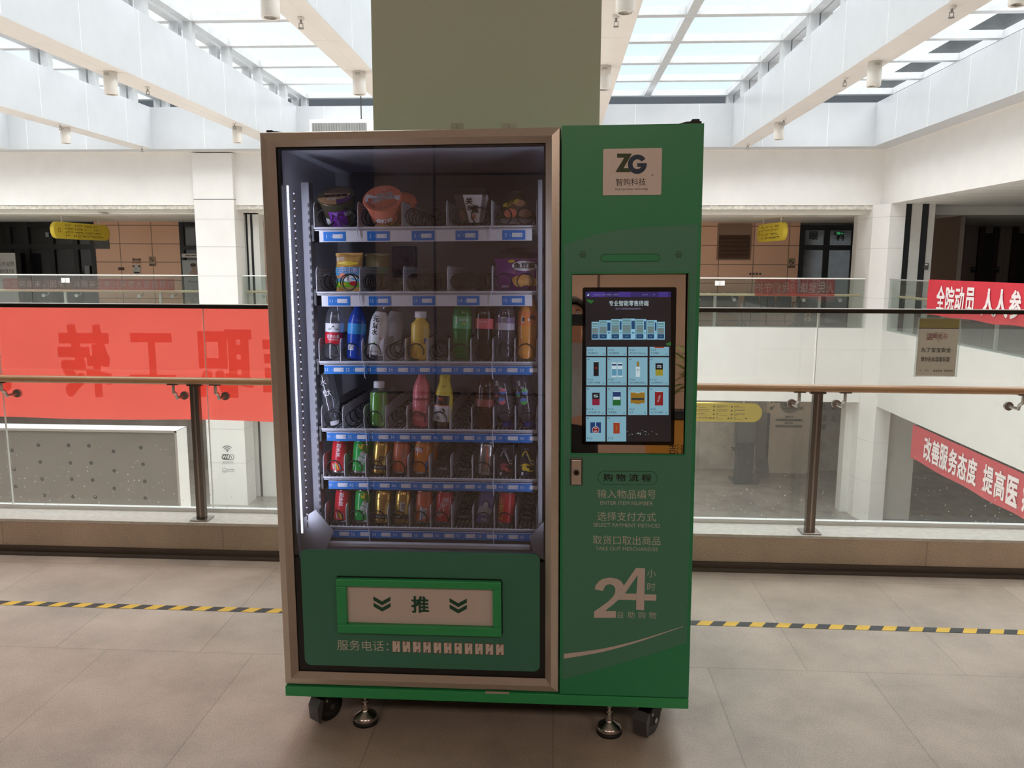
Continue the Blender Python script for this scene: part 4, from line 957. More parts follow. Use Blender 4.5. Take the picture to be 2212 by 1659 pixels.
frame_ring(df, (dx0 + st, dx1 - st, dz0 + st, dz1 - st, yd - .002), (gx0, gx1, gz0, gz1, yd + .016), alu_d)
frame_ring(df, (gx0, gx1, gz0, gz1, yd + .016), (gx0, gx1, gz0, gz1, yd + .030), black)
frame_ring(df, (dx0, dx1, dz0, dz1, yd + .044), (dx0, dx1, dz0, dz1, yd + .012), mat('dark door edge', (.06, .045, .035), .4, .6))
frame_ring(df, (gx0, gx1, gz0, gz1, yd + .044), (dx0, dx1, dz0, dz1, yd + .044), black)
door = part(df, 'glass_door', None, 'champagne metal framed glass door')
yg = yF + .018
vglass = glass('vending door glass', (.70, .70, .735), .085, refl_ if False else .0) if False else glass('vending door glass', (.80, .80, .835), .085)
pzT = -.912
sub(MB().box(gx0, gx1, yg, yg + .004, pzT - .02, gz1, vglass), 'glass_pane', door)
gk = MB(); 
for a in ((gx0, gx0 + .010, gz0, gz1), (gx1 - .006, gx1, gz0, gz1), (gx0, gx1, gz1 - .007, gz1), (gx0, gx1, gz0, gz0 + .012)): gk.box(a[0], a[1], yg + .004, yg + .02, a[2], a[3], black)
sub(gk, 'gasket', door)
# lower green panel printed on the glass, delivery flap and telephone line
lp_ = MB().rrect(-.890, -.088, -1.3215, pzT, .022, yg - .004, yg - .0005, g_pan, 8)
low = sub(lp_, 'lower_panel', door, 'dark green lower panel')
sub(MB().box(gx0, gx1, yg + .001, yg + .006, gz0, pzT - .03, mat('black backing', (.012, .011, .010), .4)), 'backing', door)
a, b = (-.767, -.2145), (-1.1945, -1.005)
ff = MB(); yq = yg - .004
for x0, x1, z0, z1 in ((a[0], a[1], b[1] - .026, b[1]), (a[0], a[1], b[0], b[0] + .031), (a[0], -.733, b[0] + .031, b[1] - .026), (-.243, a[1], b[0] + .031, b[1] - .026)): ff.box(x0, x1, yq - .020, yq, z0, z1, g_flap, .003)
ff.rrect(a[0] - .003, a[1] + .003, b[0] - .002, b[1] + .004, .008, yq - .0008, yq, bk)
fl = sub(ff, 'delivery_flap', door, 'bright green flap surround')
fp = MB().box(-.733, -.243, yq - .004, yq - .001, -1.1625, -1.031, sil); dk_g = mat('forest green print', (.012, .075, .038), .6); yv = yq - .0046
for cx in (-.616, -.359):
    for dz in (0, -.022):
        z = -1.0825 + dz; fp.add([(cx - .029, yv, z + .014), (cx, yv, z - .003), (cx + .029, yv, z + .014), (cx + .029, yv, z), (cx, yv, z - .017), (cx - .029, yv, z)], [(0, 1, 4, 5), (1, 2, 3, 4)], dk_g)
fp.text('推', (-.487, yv, -1.0935), 0.056, dk_g, bold=.05)
sub(fp, 'flap_plate', door, 'silver plate with chevrons and a push character')
tl = MB(); yw = yq - .0008
tl.text('服务电话：', (-.6875, yw, -1.246), .037, pale, w=.176)
hand1, hand2 = '15591061177', '13008555586'
slip = mat('paper slip', (.70, .60, .53), .7); slipe = mat('red slip edge', (.30, .07, .045), .7)
for i in range(11):
    cx = -.5725 + i * .0351; cz = -1.2455 - .0001 * i; 
    tl.rrect(cx - .0135, cx + .0135, cz - .0195, cz + .0195, .001, yw - .0006, yw, slipe); tl.rrect(cx - .0124, cx + .0124, cz - .0184, cz + .0184, .001, yw - .0010, yw, slip)
    tl.text(hand1[i], (cx + random.uniform(-.003, .003), yw - .0014, cz + .0115), .0135, bk, shear=.25, bold=.01); tl.text(hand2[i], (cx + random.uniform(-.003, .003), yw - .0014, cz - .0125), .0125, bk, shear=.25, bold=.01)
sub(tl, 'telephone_line', door, 'service telephone line with handwritten digit slips')
# led strip along the left side of the opening
led = MB(); lm_ = mat('led light', (.86, .90, 1), .4, emit=2.4)
led.box(-.8985, -.8905, 2.556, 2.560, -.86, .287, mat('led profile', (.6, .62, .7), .4)); zz = .28
while zz > -.852: led.box(-.8975, -.8915, 2.553, 2.556, zz - .020, zz, lm_); zz -= .0213
lo3 = part(led, 'led_strip', None, 'bright led strip')
dd = MB(); zz = .255; lm2 = mat('added led glow', (.80, .84, 1), .4, emit=1.6)  # faint glowing dots stand in for the strip's reflection
while zz > -.84: dd.disc((-.8745, 2.5535, zz), .0026, lm2, seg=8); zz -= .0235
dd.box(-.877, -.872, 2.554, 2.5545, -.85, .26, inner)
sub(dd, 'led_reflection_row', lo3, 'glowing dots painted for the reflected led strip')
al = bpy.data.lights.new('led_light', 'AREA'); al.shape = 'RECTANGLE'; al.size = .012; al.size_y = 1.12; al.energy = 2.0; al.color = (.80, .85, 1)
ao_ = bpy.data.objects.new('led_light', al); COL.objects.link(ao_)
al2 = al.copy(); al2.energy = .55; ao2 = bpy.data.objects.new('led_light', al2); COL.objects.link(ao2)  # unseen second light, added to brighten the goods on the right
z2 = -Vector((-.9, .44, 0)).normalized(); ao2.matrix_world = MM @ (Matrix.Translation((-.0655, 2.565, -.285)) @ Matrix((Vector((0, 0, 1)).cross(z2), Vector((0, 0, 1)), z2)).transposed().to_4x4())
part(MB().box(-.064, -.056, 2.556, 2.56, -.86, .287, mat('led profile', (.6, .62, .7), .4)).box(-.063, -.057, 2.5605, 2.563, -.85, .28, mat('added led glow', (.80, .84, 1), .4, emit=1.6)), 'led_strip', None, 'unseen second led strip added behind the right door frame')
# the strip shines into the cabinet: its -Z axis looks right and back
zax = -Vector((.78, .63, 0)).normalized(); xax = Vector((0, 0, 1)).cross(zax).normalized(); yax = zax.cross(xax)
ao_.matrix_world = MM @ (Matrix.Translation((-.888, 2.565, -.285)) @ Matrix((xax, Vector((0, 0, 1)), zax)).transposed().to_4x4())
# uprights and foot plates inside
upg = mat('grey rack upright', (.24, .24, .26), .5)
up1 = MB().box(-.885, -.858, 2.655, 2.70, -.93, .302, upg, .002)
for i in range(44): up1.box(-.8635, -.8575, 2.6525, 2.656, .22 - i * .0255, .233 - i * .0255, bk)
part(up1, 'rack_upright', None, 'slotted upright at the left')
part(MB().box(-.098, -.084, 2.62, 2.66, -.93, .297, upg, .002), 'rack_upright', None, 'upright at the right')
gp_ = MB().prism([(-.918, 2.60, -.84), (-.86, 2.60, -.80), (-.80, 2.60, -.875), (-.83, 2.60, -.945), (-.918, 2.60, -.945)], (0, 1, 0), .004, upg)
part(gp_, 'corner_gusset', None, 'folded liner corner at the left')
part(MB().prism([(-.052, 2.60, -.80), (-.125, 2.60, -.885), (-.11, 2.60, -.95), (-.052, 2.60, -.97)], (0, 1, 0), .004, upg), 'corner_gusset', None, 'folded liner corner at the right')
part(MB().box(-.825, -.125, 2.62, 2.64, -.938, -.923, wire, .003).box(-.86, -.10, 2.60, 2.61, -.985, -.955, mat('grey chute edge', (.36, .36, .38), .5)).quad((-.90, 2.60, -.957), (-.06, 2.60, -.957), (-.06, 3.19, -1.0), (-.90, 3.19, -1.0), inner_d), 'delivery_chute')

# ------------------------------------------------------------------ shelves with coils, dividers and price strips
SH = [.152, -.062, -.2975, -.5305, -.7015, -.879]
TX0, TX1, TY = -.846, -.103, 2.66
tagblue = mat('blue price tag', (.012, .19, .62), .45); tagwhite = mat('white price strip', (.74, .74, .78), .45); numw = mat('white digits', (.75, .82, .9), .5); boxw = mat('white price box', (.78, .78, .80), .5)
slot_m = bpy.data.materials.new('perforated divider'); slot_m.use_nodes = True
def _slot():
    n = slot_m.node_tree.nodes; l = slot_m.node_tree.links; b = n['Principled BSDF']; b.inputs['Roughness'].default_value = .45
    t = n.new('ShaderNodeTexCoord'); sp = n.new('ShaderNodeSeparateXYZ'); cbn = n.new('ShaderNodeCombineXYZ'); l.new(t.outputs['Object'], sp.inputs[0])
    l.new(sp.outputs['Y'], cbn.inputs[0]); l.new(sp.outputs['Z'], cbn.inputs[1])
    br = n.new('ShaderNodeTexBrick'); br.offset = .5; br.inputs['Scale'].default_value = 1; br.inputs['Brick Width'].default_value = .018; br.inputs['Row Height'].default_value = .011; br.inputs['Mortar Size'].default_value = .0035
    br.inputs['Color1'].default_value = (.42, .42, .44, 1); br.inputs['Color2'].default_value = (.45, .45, .47, 1); br.inputs['Mortar'].default_value = (.70, .70, .74, 1)
    l.new(cbn.outputs[0], br.inputs['Vector']); l.new(br.outputs['Color'], b.inputs['Base Color'])
_slot()
def divider_mesh(h):
    m = MB(); pr_ = [(0, 0), (0, h * .72)]
    for k_ in range(6): a_ = k_ / 5 * PI / 2; pr_.append((.022 * (1 - math.cos(a_)), h * .72 + h * .28 * math.sin(a_)))
    pr_ += [(.49, h), (.49, 0)]
    m.prism([(-.001, y, z) for y, z in pr_], (1, 0, 0), .002, slot_m)
    m.tube([(0, y - .001, z) for y, z in pr_[:-2]] , .0017, wire, 6); return m
def coil_mesh(r, pitch, ln_, ccw=1):
    pts = []; a_ = PI * .5 - ccw * PI * .62; y = 0; st_ = 2 * PI / 18; i = 0          # a flat end turn, then the helix
    while y < ln_:
        pts.append((r * math.cos(a_), y, r * math.sin(a_))); a_ += ccw * st_; i += 1; y += (.006 if i < 14 else pitch) / 18
    return MB().tube(pts, .0023, coil_m, 5)
div_a, div_b = divider_mesh(.085), divider_mesh(.078)
_cache = {}
def shared(key, fn, name, parent, loc):
    if key not in _cache:
        o = fn().build(name, parent); _cache[key] = o.data
    else:
        o = bpy.data.objects.new(name, _cache[key]); COL.objects.link(o); o.parent = parent
    o.location = loc; return o
lanes10 = [TX0 + .0743 * (i + .5) for i in range(10)]; lanes5 = [TX0 + .1486 * (i + .5) for i in range(5)]
bead = mat('black bracket', (.012, .012, .013), .4)
for s_, z in enumerate(SH):
    wide = s_ < 2; dk_ = MB()
    def deck():
        d_ = MB().tube([(0, 0, 0), (.743, 0, 0)], .0035, wire, 8).tube([(0, .004, -.007), (.743, .004, -.007)], .003, wire, 6)
        nn = 50 if not wide else 46
        for i in range(nn + 1):
            x = .743 * i / nn; d_.box(x - .0017, x + .0017, -.002, .5, -.0005, .0028, wire)
        for y in (.15, .33, .49): d_.box(0, .743, y, y + .006, -.006, -.001, wire)
        return d_
    sh_ = shared('deck%d' % wide, deck, 'shelf', vm, Vector((TX0, TY, z)) - BASE)
    def ext():
        return MB().box(-.018, 0, .0, .06, -.045, .012, bead, .003)
    shared('end', ext, 'shelf_bracket', sh_, (0, 0, 0)); shared('endr', lambda: MB().box(.743, .757, .01, .06, -.03, .018, wire, .003), 'shelf_bracket', sh_, (0, 0, 0))
    n_ = 5 if wide else 10; pit = .743 / n_
    for i in range(n_ + 1): shared('div%d' % wide, (lambda: div_a) if wide else (lambda: div_b), 'divider', sh_, (pit * i, .002, .001))
    for i in range(n_):
        if wide:
            dens = .034 if (s_ == 1 and i in (1, 2, 3)) else .062
            for q in (-.036, .036): shared('coilw%.3f%d' % (dens, q > 0), lambda: coil_mesh(.027, dens, .46, 1 if q < 0 else -1), 'coil', sh_, (pit * (i + .5) + q, -.002, .034))
        else: shared('coil%d' % (s_ > 3), lambda: coil_mesh(.0275 if s_ < 4 else .0265, .068, .47), 'coil', sh_, (pit * (i + .5), -.003, .036 if s_ < 4 else .034))
    # price strip
    ps_ = MB(); h0, h1 = (-.0095, -.0465) if wide else (-.0105, -.0405 if s_ < 5 else -.038)
    x0, x1, yy_ = -.003 + .02, .728, -.004
    ps_.box(x0, x1, yy_, yy_ + .003, h1, h0, tagwhite if wide else tagblue)
    if not wide: ps_.box(x0, x1, yy_ - .0006, yy_, h0 - .0018, h0, tagwhite)
    base_n = s_ * 10 + 1; cz = (h0 + h1) / 2
    for i in range(n_):
        yv_ = yy_ - .0012
        if wide:
            cx = [.069, .217, .367, .513, .668][i] if s_ == 0 else [.077, .216, .365, .515, .666][i]
            ps_.box(cx - .0375, cx + .0375, yy_ - .001, yy_, h1 + .003, h0 - .003, tagblue)
            nx, bxx, bw_ = cx - .027, cx + .011, .034
        else: cx = pit * i + .046; nx, bxx, bw_ = cx - .022, cx + .021, .034; 
        ps_.text(str(base_n + i), (nx, yv_, cz), .0105, numw)
        ps_.text('￥', (bxx - bw_ / 2 - .005, yv_, cz - .001), .0045, numw)
        ps_.box(bxx - bw_ / 2, bxx + bw_ / 2, yv_, yv_ + .0006, cz - .0068, cz + .0068, boxw)
        ps_.text('元', (bxx + bw_ / 2 - .005, yv_ - .0003, cz - .001), .0068, tagblue)
    ps_.build('price_strip', sh_)
    for xt in ([.146, .590] if wide else [.155, .591]):
        tie = MB().tube([(xt, -.006, .003), (xt + .002, -.009, -.012), (xt + .003, -.0095, -.03 if s_ < 2 else -.045), (xt + .005, -.009, -.055 if s_ > 1 else -.034)], .0016, mat('white cable tie', (.66, .68, .74), .4), 6)
        tie.build('cable_tie', sh_)

# ------------------------------------------------------------------ goods in the machine: every bottle, can, cup, bag and box is a thing
def pl(name, c_, rough=.3, **k): return mat(name, c_, rough, **k)
def see(name, tint, refl=.08, haze=.1, hc=None): return glass(name, tint, refl, .05, haze, hc or tint, fres=True)
P = dict(clear=see('clear plastic', (.86, .88, .92), .10, .10), green=see('green plastic', (.10, .50, .16), .08, .6, (.05, .48, .10)), cola=pl('dark cola', (.018, .008, .006), .12),
         smoke=see('smoky plastic', (.62, .60, .70), .09, .15), tea=pl('brown tea', (.13, .045, .035), .12), orange=pl('orange soda', (.78, .34, .07), .16), silver=mat('can metal', (.62, .60, .58), .25, 1), dsil=mat('dark can metal', (.3, .29, .29), .25, 1),
         white=pl('white plastic', (.80, .81, .84), .35), cap=pl('white ribbed cap', (.82, .83, .86), .4), red=pl('red print', (.60, .02, .035), .3), gold=mat('gold can', (.70, .45, .12), .28, .85), dgold=mat('deep gold', (.5, .3, .06), .3, .9),
         blk=pl('black print', (.012, .011, .012), .35), lblue=pl('light blue print', (.05, .32, .72), .3), dblue=pl('deep blue drink', (.012, .06, .42), .2), yel=pl('yellow drink', (.80, .55, .10), .22), lime=pl('green juice', (.16, .50, .015), .2),
         grn=pl('green can', (.01, .36, .06), .22), leaf=pl('yellow leaf print', (.75, .55, .04), .35), ored=pl('orange red can', (.66, .16, .07), .3), orn=pl('orange can', (.80, .26, .04), .25), pink=pl('pink drink', (.78, .20, .23), .25), dpink=pl('rose print', (.52, .07, .11), .3),
         brown=pl('brown drink', (.12, .075, .05), .25), ybot=pl('bright yellow sleeve', (.80, .66, .06), .28), grey=pl('grey print', (.38, .37, .40), .4), lil=pl('pale violet label', (.45, .43, .55), .4), dnavy=pl('navy box', (.012, .014, .03), .3), capb=pl('blue cap', (.04, .06, .42), .35),
         blu=pl('blue print', (.03, .12, .50), .35), tan=pl('tan print', (.45, .26, .12), .4), pur=pl('purple foil', (.10, .02, .12), .25), dpur=pl('dark purple wrap', (.05, .012, .06), .3), olive=pl('olive wrap', (.07, .06, .03), .28), foil=mat('silver foil', (.62, .61, .62), .18, 1, bump=.4, scale=30))
def item(name, label, cat, row, lane, dx=0, y=2.696, tilt=0, lean=0, dz=.004, group=None, turn=0):
    x = (lanes5 if row < 2 else lanes10)[lane] + dx
    M = MM @ Matrix.Translation((x, y, SH[row] + dz)) @ Matrix.Rotation(R_(turn), 4, 'Z') @ Matrix.Rotation(R_(lean), 4, 'Y') @ Matrix.Rotation(R_(tilt), 4, 'X')
    return thing(name, label, cat, mtx=M, group=group)
def cyl_fn(r, zc, a0=0, rot=0, e=.0004):
    cr_, sr_ = math.cos(R_(rot)), math.sin(R_(rot)); r2 = r + e
    def f(x, y):
        u, v = x * cr_ - y * sr_, x * sr_ + y * cr_
        a_ = R_(a0) + u / r2; rr = r2(zc + v) if callable(r2) else r2
        return (rr * math.sin(a_), -rr * math.cos(a_), zc + v)
    return f
def patch(m, r, z0, z1, a0, a1, mt, e=.0003, n=10, slant=0):
    vs = []
    for k_ in range(n + 1):
        a_ = R_(a0 + (a1 - a0) * k_ / n)
        for z, s_ in ((z0, 0), (z1, slant)): vs.append(((r + e) * math.sin(a_ + s_), -(r + e) * math.cos(a_ + s_), z))
    m.add(vs, [(2 * k_, 2 * k_ + 2, 2 * k_ + 3, 2 * k_ + 1) for k_ in range(n)], mt, True); return m
def barcode(m, r, zc, a0, w_=.016, h_=.014, e=.0006):
    patch(m, r, zc - h_ / 2, zc + h_ / 2, a0 - math.degrees(w_ / 2 / r), a0 + math.degrees(w_ / 2 / r), P['white'], e)
    for k_ in range(7):
        a_ = a0 + math.degrees((-w_ / 2 + .002 + k_ * w_ * .13) / r); patch(m, r, zc - h_ * .4, zc + h_ * .4, a_, a_ + math.degrees(.0011 / r), P['blk'], e + .0002, 1)
def petal(a, z): return 1 - (.10 * max(0, 1 - z / .032)) * (.5 + .5 * math.cos(5 * a))
def bottle(o, R, H, body, bands=(), cap=None, kind='soda', neck=.0125, prints=None, liquid=None):
    if kind == 'soda': pr_ = [(0, .007), (.014, .002), (.024, 0), (R * .93, .010), (R, .026), (R * .99, .042), (R * .90, .066), (R * .97, .088), (R, .10), (R, .150), (R * .96, .162), (R * .72, H * .84), (neck, H * .92), (neck, H)]
    elif kind == 'round': pr_ = [(0, .004), (R * .8, 0), (R * .97, .006), (R, .014), (R, H * .60), (R * .97, H * .66), (R * .82, H * .74), (neck * 1.15, H * .84), (neck, H * .88), (neck, H)]
    elif kind == 'milk': pr_ = [(0, .004), (R * .8, 0), (R * .97, .006), (R, .014), (R, H * .70), (R * .96, H * .75), (R * .62, H * .81), (neck, H * .84), (neck, H)]
    else: pr_ = kind
    MB().lathe(pr_, body, 28, petal if kind == 'soda' else None).build('body', o)
    rad = lambda z: next((p[0] + (q[0] - p[0]) * (z - p[1]) / max(1e-6, q[1] - p[1]) for p, q in zip(pr_, pr_[1:]) if p[1] <= z <= q[1]), R)
    if liquid: MB().lathe([(max(0, r - .0012), z + .0006) for r, z in pr_ if z < H * .8], liquid, 24, petal if kind == 'soda' else None).build('drink', o)
    lm_ = MB()
    for z0, z1, mt in bands:
        zs_ = [z0 + (z1 - z0) * k_ / 6 for k_ in range(7)]; lm_.lathe([(rad(z) + .0005, z) for z in zs_], mt, 28)
    if prints: prints(lm_, rad)
    if lm_.v: lm_.build('label', o)
    if cap:
        cm_, r0, h0 = cap; zc = H - h0
        MB().lathe([(0, zc), (r0, zc), (r0, zc + h0 * .85), (r0 * .93, zc + h0), (0, zc + h0)], cm_, 24, lambda a, z: 1 + .02 * math.cos(24 * a)).build('cap', o)
def can(o, side, R=.0288, H=.117, prints=None, metal=None, lid=True):
    metal = metal or P['silver']
    MB().lathe([(R * .80, .0), (R * .83, .001), (R * .86, .0), (R * .95, .006), (R, .012)], metal, 28).lathe([(0, .006), (R * .5, .004), (R * .80, .0)], metal, 28).build('base_rim', o)
    MB().lathe([(R, .012), (R, H - .013), (R * .97, H - .009), (R * .88, H - .002)], side, 30).build('body', o)
    MB().lathe([(R * .88, H - .002), (R * .90, H), (R * .86, H), (R * .82, H - .004), (0, H - .004)], metal, 28).build('lid', o)
    if prints: m = MB(); prints(m, R); m.build('printing', o)
def vtext(m, st, r, zc, h, mt, a0=0, bold=0, w_=None, e=.0005):      # characters stacked downwards
    n_ = len(st)
    for i, ch in enumerate(st): m.text(ch, (0, 0, 0), h, mt, fn=cyl_fn(r, zc + (n_ / 2 - i - .5) * h * 1.12, a0, 0, e), bold=bold)
# ---- shelf 1: cups, boxed snack, bag
def cup(o, R, H, wall, lid_f, prints):
    MB().lathe([(0, .003), (R * .66, 0), (R * .70, .003), (R * .96, H - .006), (R, H - .004), (R * 1.02, H)], wall, 36).build('cup_wall', o)
    ld = MB().lathe([(R * 1.03, H - .0012), (R * 1.04, H + .0006), (R * .98, H + .0022), (0, H + .0022)], lid_f[0], 40)
    for a_ in range(5): ld.add([(R * .98, -.006 + a_ * .003, H + .001), (R * 1.10, -.004 + a_ * .002, H + .001), (R * 1.10, -.002 + a_ * .002, H + .001), (R * .98, -.003 + a_ * .003, H + .001)], [(0, 1, 2, 3)], lid_f[0])
    lo_ = ld.build('lid', o); m = MB(); lid_f[1](m, H + .0028); m.build('lid_printing', lo_)
    m = MB(); prints(m, lambda z: R * (.70 + .26 * z / H)); m.build('printing', o)
def ltext(m, st, x, y, z, h, mt, w=None, bold=0, sl=0): m.text(st, (x, y, z), h, mt, w=w, right=(math.cos(sl), math.sin(sl), 0), up=(-math.sin(sl), math.cos(sl), 0), bold=bold)
def fan(m, r0, a0, a1, z, mt, sx=1, cx=0, cy=0):
    pts = [(cx, cy, z)] + [(cx + r0 * math.cos(R_(a0 + (a1 - a0) * k_ / 20)) * sx, cy + r0 * math.sin(R_(a0 + (a1 - a0) * k_ / 20)), z) for k_ in range(21)]
    m.add(pts, [(0, i, i + 1) for i in range(1, 21)], mt)
def cup1_lid(m, z):
    fan(m, .060, 200, 330, z, P['tan']); fan(m, .060, 285, 350, z + .0003, P['pur']); fan(m, .040, 0, 180, z + .0004, P['brown'], 1.1, .004, .012); fan(m, .040, 180, 360, z + .0004, P['tan'], 1.1, .004, .012)
    ltext(m, '咖啡葡萄', .002, -.004, z + .001, .018, P['blk'], w=.075, sl=.1, bold=.05); ltext(m, '奶茶', -.008, -.026, z + .001, .015, P['white'], sl=.1)
def cup1_side(m, rad):
    for k_ in range(8):
        a_ = -22 + k_ * 8; z0, z1 = .03, .095; m.add([(rad(z) * 1.018 * math.sin(R_(q)), -rad(z) * 1.018 * math.cos(R_(q)), z) for q, z in ((a_, z0), (a_ + 8, z0), (a_ + 8, z1), (a_, z1))], [(0, 1, 2, 3)], pl('violet print', (.16, .02, .30), .3))
    m.text('酷', (0, 0, 0), .024, P['white'], fn=cyl_fn(rad(.05) * 1.03, .05, -38), bold=.05); m.text('奶茶', (0, 0, 0), .016, P['white'], fn=cyl_fn(rad(.08) * 1.03, .08, 50))
    m.ring((0, -rad(.02) * 1.12, .026), .0, .011, P['white'], PI, 2 * PI)
o = item('instant_cup', 'purple and olive cup leaning forward at the left of the top shelf', 'cup', 0, 0, -.003, 2.752, 36, 0, .006)
cup(o, .061, .124, P['olive'], (P['olive'], cup1_lid), cup1_side)
def cup2_lid(m, z):
    fan(m, .054, 175, 345, z, pl('bowl print', (.42, .15, .10), .35)); fan(m, .058, 160, 200, z + .0003, P['white']); fan(m, .058, -12, 14, z + .0003, P['white']); fan(m, .047, 180, 352, z + .0005, P['ored'])
    ltext(m, '西红柿', .004, .016, z + .0008, .018, P['white'], w=.052, sl=.22, bold=.08); ltext(m, '鸡蛋打卤面', .004, -.003, z + .0008, .018, P['white'], w=.075, sl=.22, bold=.08)
    ltext(m, '西红柿', .004, .016, z + .0012, .018, P['blk'], w=.052, sl=.22); ltext(m, '鸡蛋打卤面', .004, -.003, z + .0012, .018, P['blk'], w=.075, sl=.22)
    ltext(m, '一碗好面', -.024, -.022, z + .001, .012, P['white'], w=.032, sl=.2); ltext(m, 'iう', .0, .040, z + .001, .012, P['white'], sl=.2); ltext(m, 'ラーメン', .018, .036, z + .001, .010, P['blk'], sl=.4)
def cup2_side(m, rad):
    for k_ in range(10):
        a_ = -60 + k_ * 12; m.add([(rad(z) * 1.018 * math.sin(R_(q)), -rad(z) * 1.018 * math.cos(R_(q)), z) for q, z in ((a_, .004), (a_ + 12, .004), (a_ + 12, .05), (a_, .05))], [(0, 1, 2, 3)], P['tan'])
    m.text('西红柿', (0, 0, 0), .018, P['white'], fn=cyl_fn(rad(.075) * 1.03, .07, 5), bold=.06); m.text('打卤面', (0, 0, 0), .015, P['leaf'], fn=cyl_fn(rad(.052) * 1.03, .045, 10), bold=.06)
corange = pl('salmon orange cup', (.78, .22, .12), .35)
o = item('instant_cup', 'salmon orange noodle cup with a wide tilted lid on the top shelf', 'cup', 0, 1, .010, 2.748, 46, 0, .012)
cup(o, .063, .118, corange, (corange, cup2_lid), cup2_side)
o = item('instant_cup', 'second salmon orange noodle cup half hidden behind the first one', 'cup', 0, 1, .026, 2.92, 42, 0, .012)
cup(o, .060, .112, corange, (corange, lambda m, z: ltext(m, 'り', .030, -.01, z, .02, P['blk'])), lambda m, rad: m.text('面', (0, 0, 0), .018, P['leaf'], fn=cyl_fn(rad(.05), .05, 10)))
o = item('boxed_snack', 'white folded box with black brush writing in a dark tray on the top shelf', 'box', 0, 3, .004, 2.715, 6, 0, .016)
bxm = MB(); w0, w1, hh = .034, .053, .098
def ring4(w_, d_, z): return [(-w_, -d_, z), (w_, -d_, z), (w_, d_, z), (-w_, d_, z)]
bxm.add(ring4(w0, .026, 0) + ring4(w1, .044, hh), [(0, 1, 5, 4), (1, 2, 6, 5), (2, 3, 7, 6), (3, 0, 4, 7), (3, 2, 1, 0)], see('clear tray', (.75, .72, .72), .10, .3, (.35, .3, .28)))
bxm.build('clear_tub', o)
MB().add(ring4(.050, .040, hh * .88) + ring4(.058, .048, hh + .004) + ring4(.045, .036, hh + .016), [(0, 1, 5, 4), (1, 2, 6, 5), (2, 3, 7, 6), (3, 0, 4, 7), (4, 5, 9, 8), (5, 6, 10, 9), (6, 7, 11, 10), (7, 4, 8, 11), (8, 9, 10, 11)], P['blk']).build('lid', o)
slv = MB().add([(-.006, -.0275, .002), (.026, -.0275, .002), (.040, -.044, hh * .94), (-.024, -.044, hh * .94), (.036, .0, .002), (.056, .004, hh * .8), (.054, -.018, hh * .94)], [(0, 1, 2, 3), (1, 4, 5, 6, 2)], pl('white card sleeve', (.78, .77, .79), .3)); sl = slv.build('card_sleeve', o)
mp_ = MB()
def fslope(x, z): return (x, -.0278 - (z - .002) * .0165 / .09 - .0008, z)
for ch, x, z, h in (('关', -.004, .072, .022), ('东', -.003, .050, .018), ('煮', .013, .046, .026)): mp_.text(ch, (0, 0, 0), h, P['blk'], fn=lambda a, b, x=x, z=z: fslope(x + a, z + b), bold=.05)
mp_.text('▮', (0, 0, 0), .014, P['ored'], w=.007, fn=lambda a, b: fslope(.012 + a, .022 + b)); mp_.build('printing', sl)
MB().lathe([(0, 0), (.018, .002), (.024, .02), (.02, .04), (0, .05)], pl('orange food', (.62, .25, .10), .5), 10, None, (-.018, -.008, .008)).build('food', o)
def pillow(o, w_, h_, t_, m_, top=0, prints=None, crimp=.010, bulge=None):
    nx, nz = 14, 14; fr_ = []; 
    def thick(u, v): return t_ * max(0, (1 - abs(2 * u - 1) ** 2.6)) ** .6 * max(0, (1 - abs(2 * v - 1) ** 2.4)) ** .6
    def wr(u, v): return .0022 * math.sin(17 * u + 9 * v) * math.sin(11 * v - 5 * u)
    def sx(u, v): return (u - .5) * w_ * (1 - .05 * math.sin(PI * v)) * (1 - top * max(0, v - .25) / .75) + .002 * math.sin(9 * v)
    def pt(u, v, s_): return (sx(u, v), s_ * (thick(u, v) + wr(u, v) * (thick(u, v) > .002)), v * h_ + .004 * math.sin(7 * u) * (v > .95))
    for s_, nm in ((-1, 'wrapper_front'), (1, 'wrapper_back')):
        pass
    vs = [pt(i / nx, j / nz, -1) for j in range(nz + 1) for i in range(nx + 1)] + [pt(i / nx, j / nz, 1) for j in range(nz + 1) for i in range(nx + 1)]
    off = (nx + 1) * (nz + 1); f1 = [(j * (nx + 1) + i, j * (nx + 1) + i + 1, (j + 1) * (nx + 1) + i + 1, (j + 1) * (nx + 1) + i) for j in range(nz) for i in range(nx)]
    m = MB().add(vs, f1, m_, True); m.add(vs[off:], [f[::-1] for f in f1], m_, True); m.build('wrapper', o)
    if prints:
        q = MB(); prints(q, lambda x, z: (x, -(thick(min(1, max(0, x / w_ + .5)), z / h_) + .0036), z)); q.build('printing', o)
    c_ = MB(); 
    for z in (0, h_): c_.box(-w_ / 2 * (1 - top * (z > 0)), w_ / 2 * (1 - top * (z > 0)), -.0012, .0012, z - crimp / 2, z + crimp / 2, m_)
    c_.build('crimped_seal', o)
def blob(q, f, x, z, rx, rz, mt, n=16, e=0):
    pts = [(x, z)] + [(x + rx * math.cos(2 * PI * k_ / n), z + rz * math.sin(2 * PI * k_ / n)) for k_ in range(n)]
    q.add([(f(a, b)[0], f(a, b)[1] - e, f(a, b)[2]) for a, b in pts], [(0, i, i % n + 1) for i in range(1, n + 1)], mt)
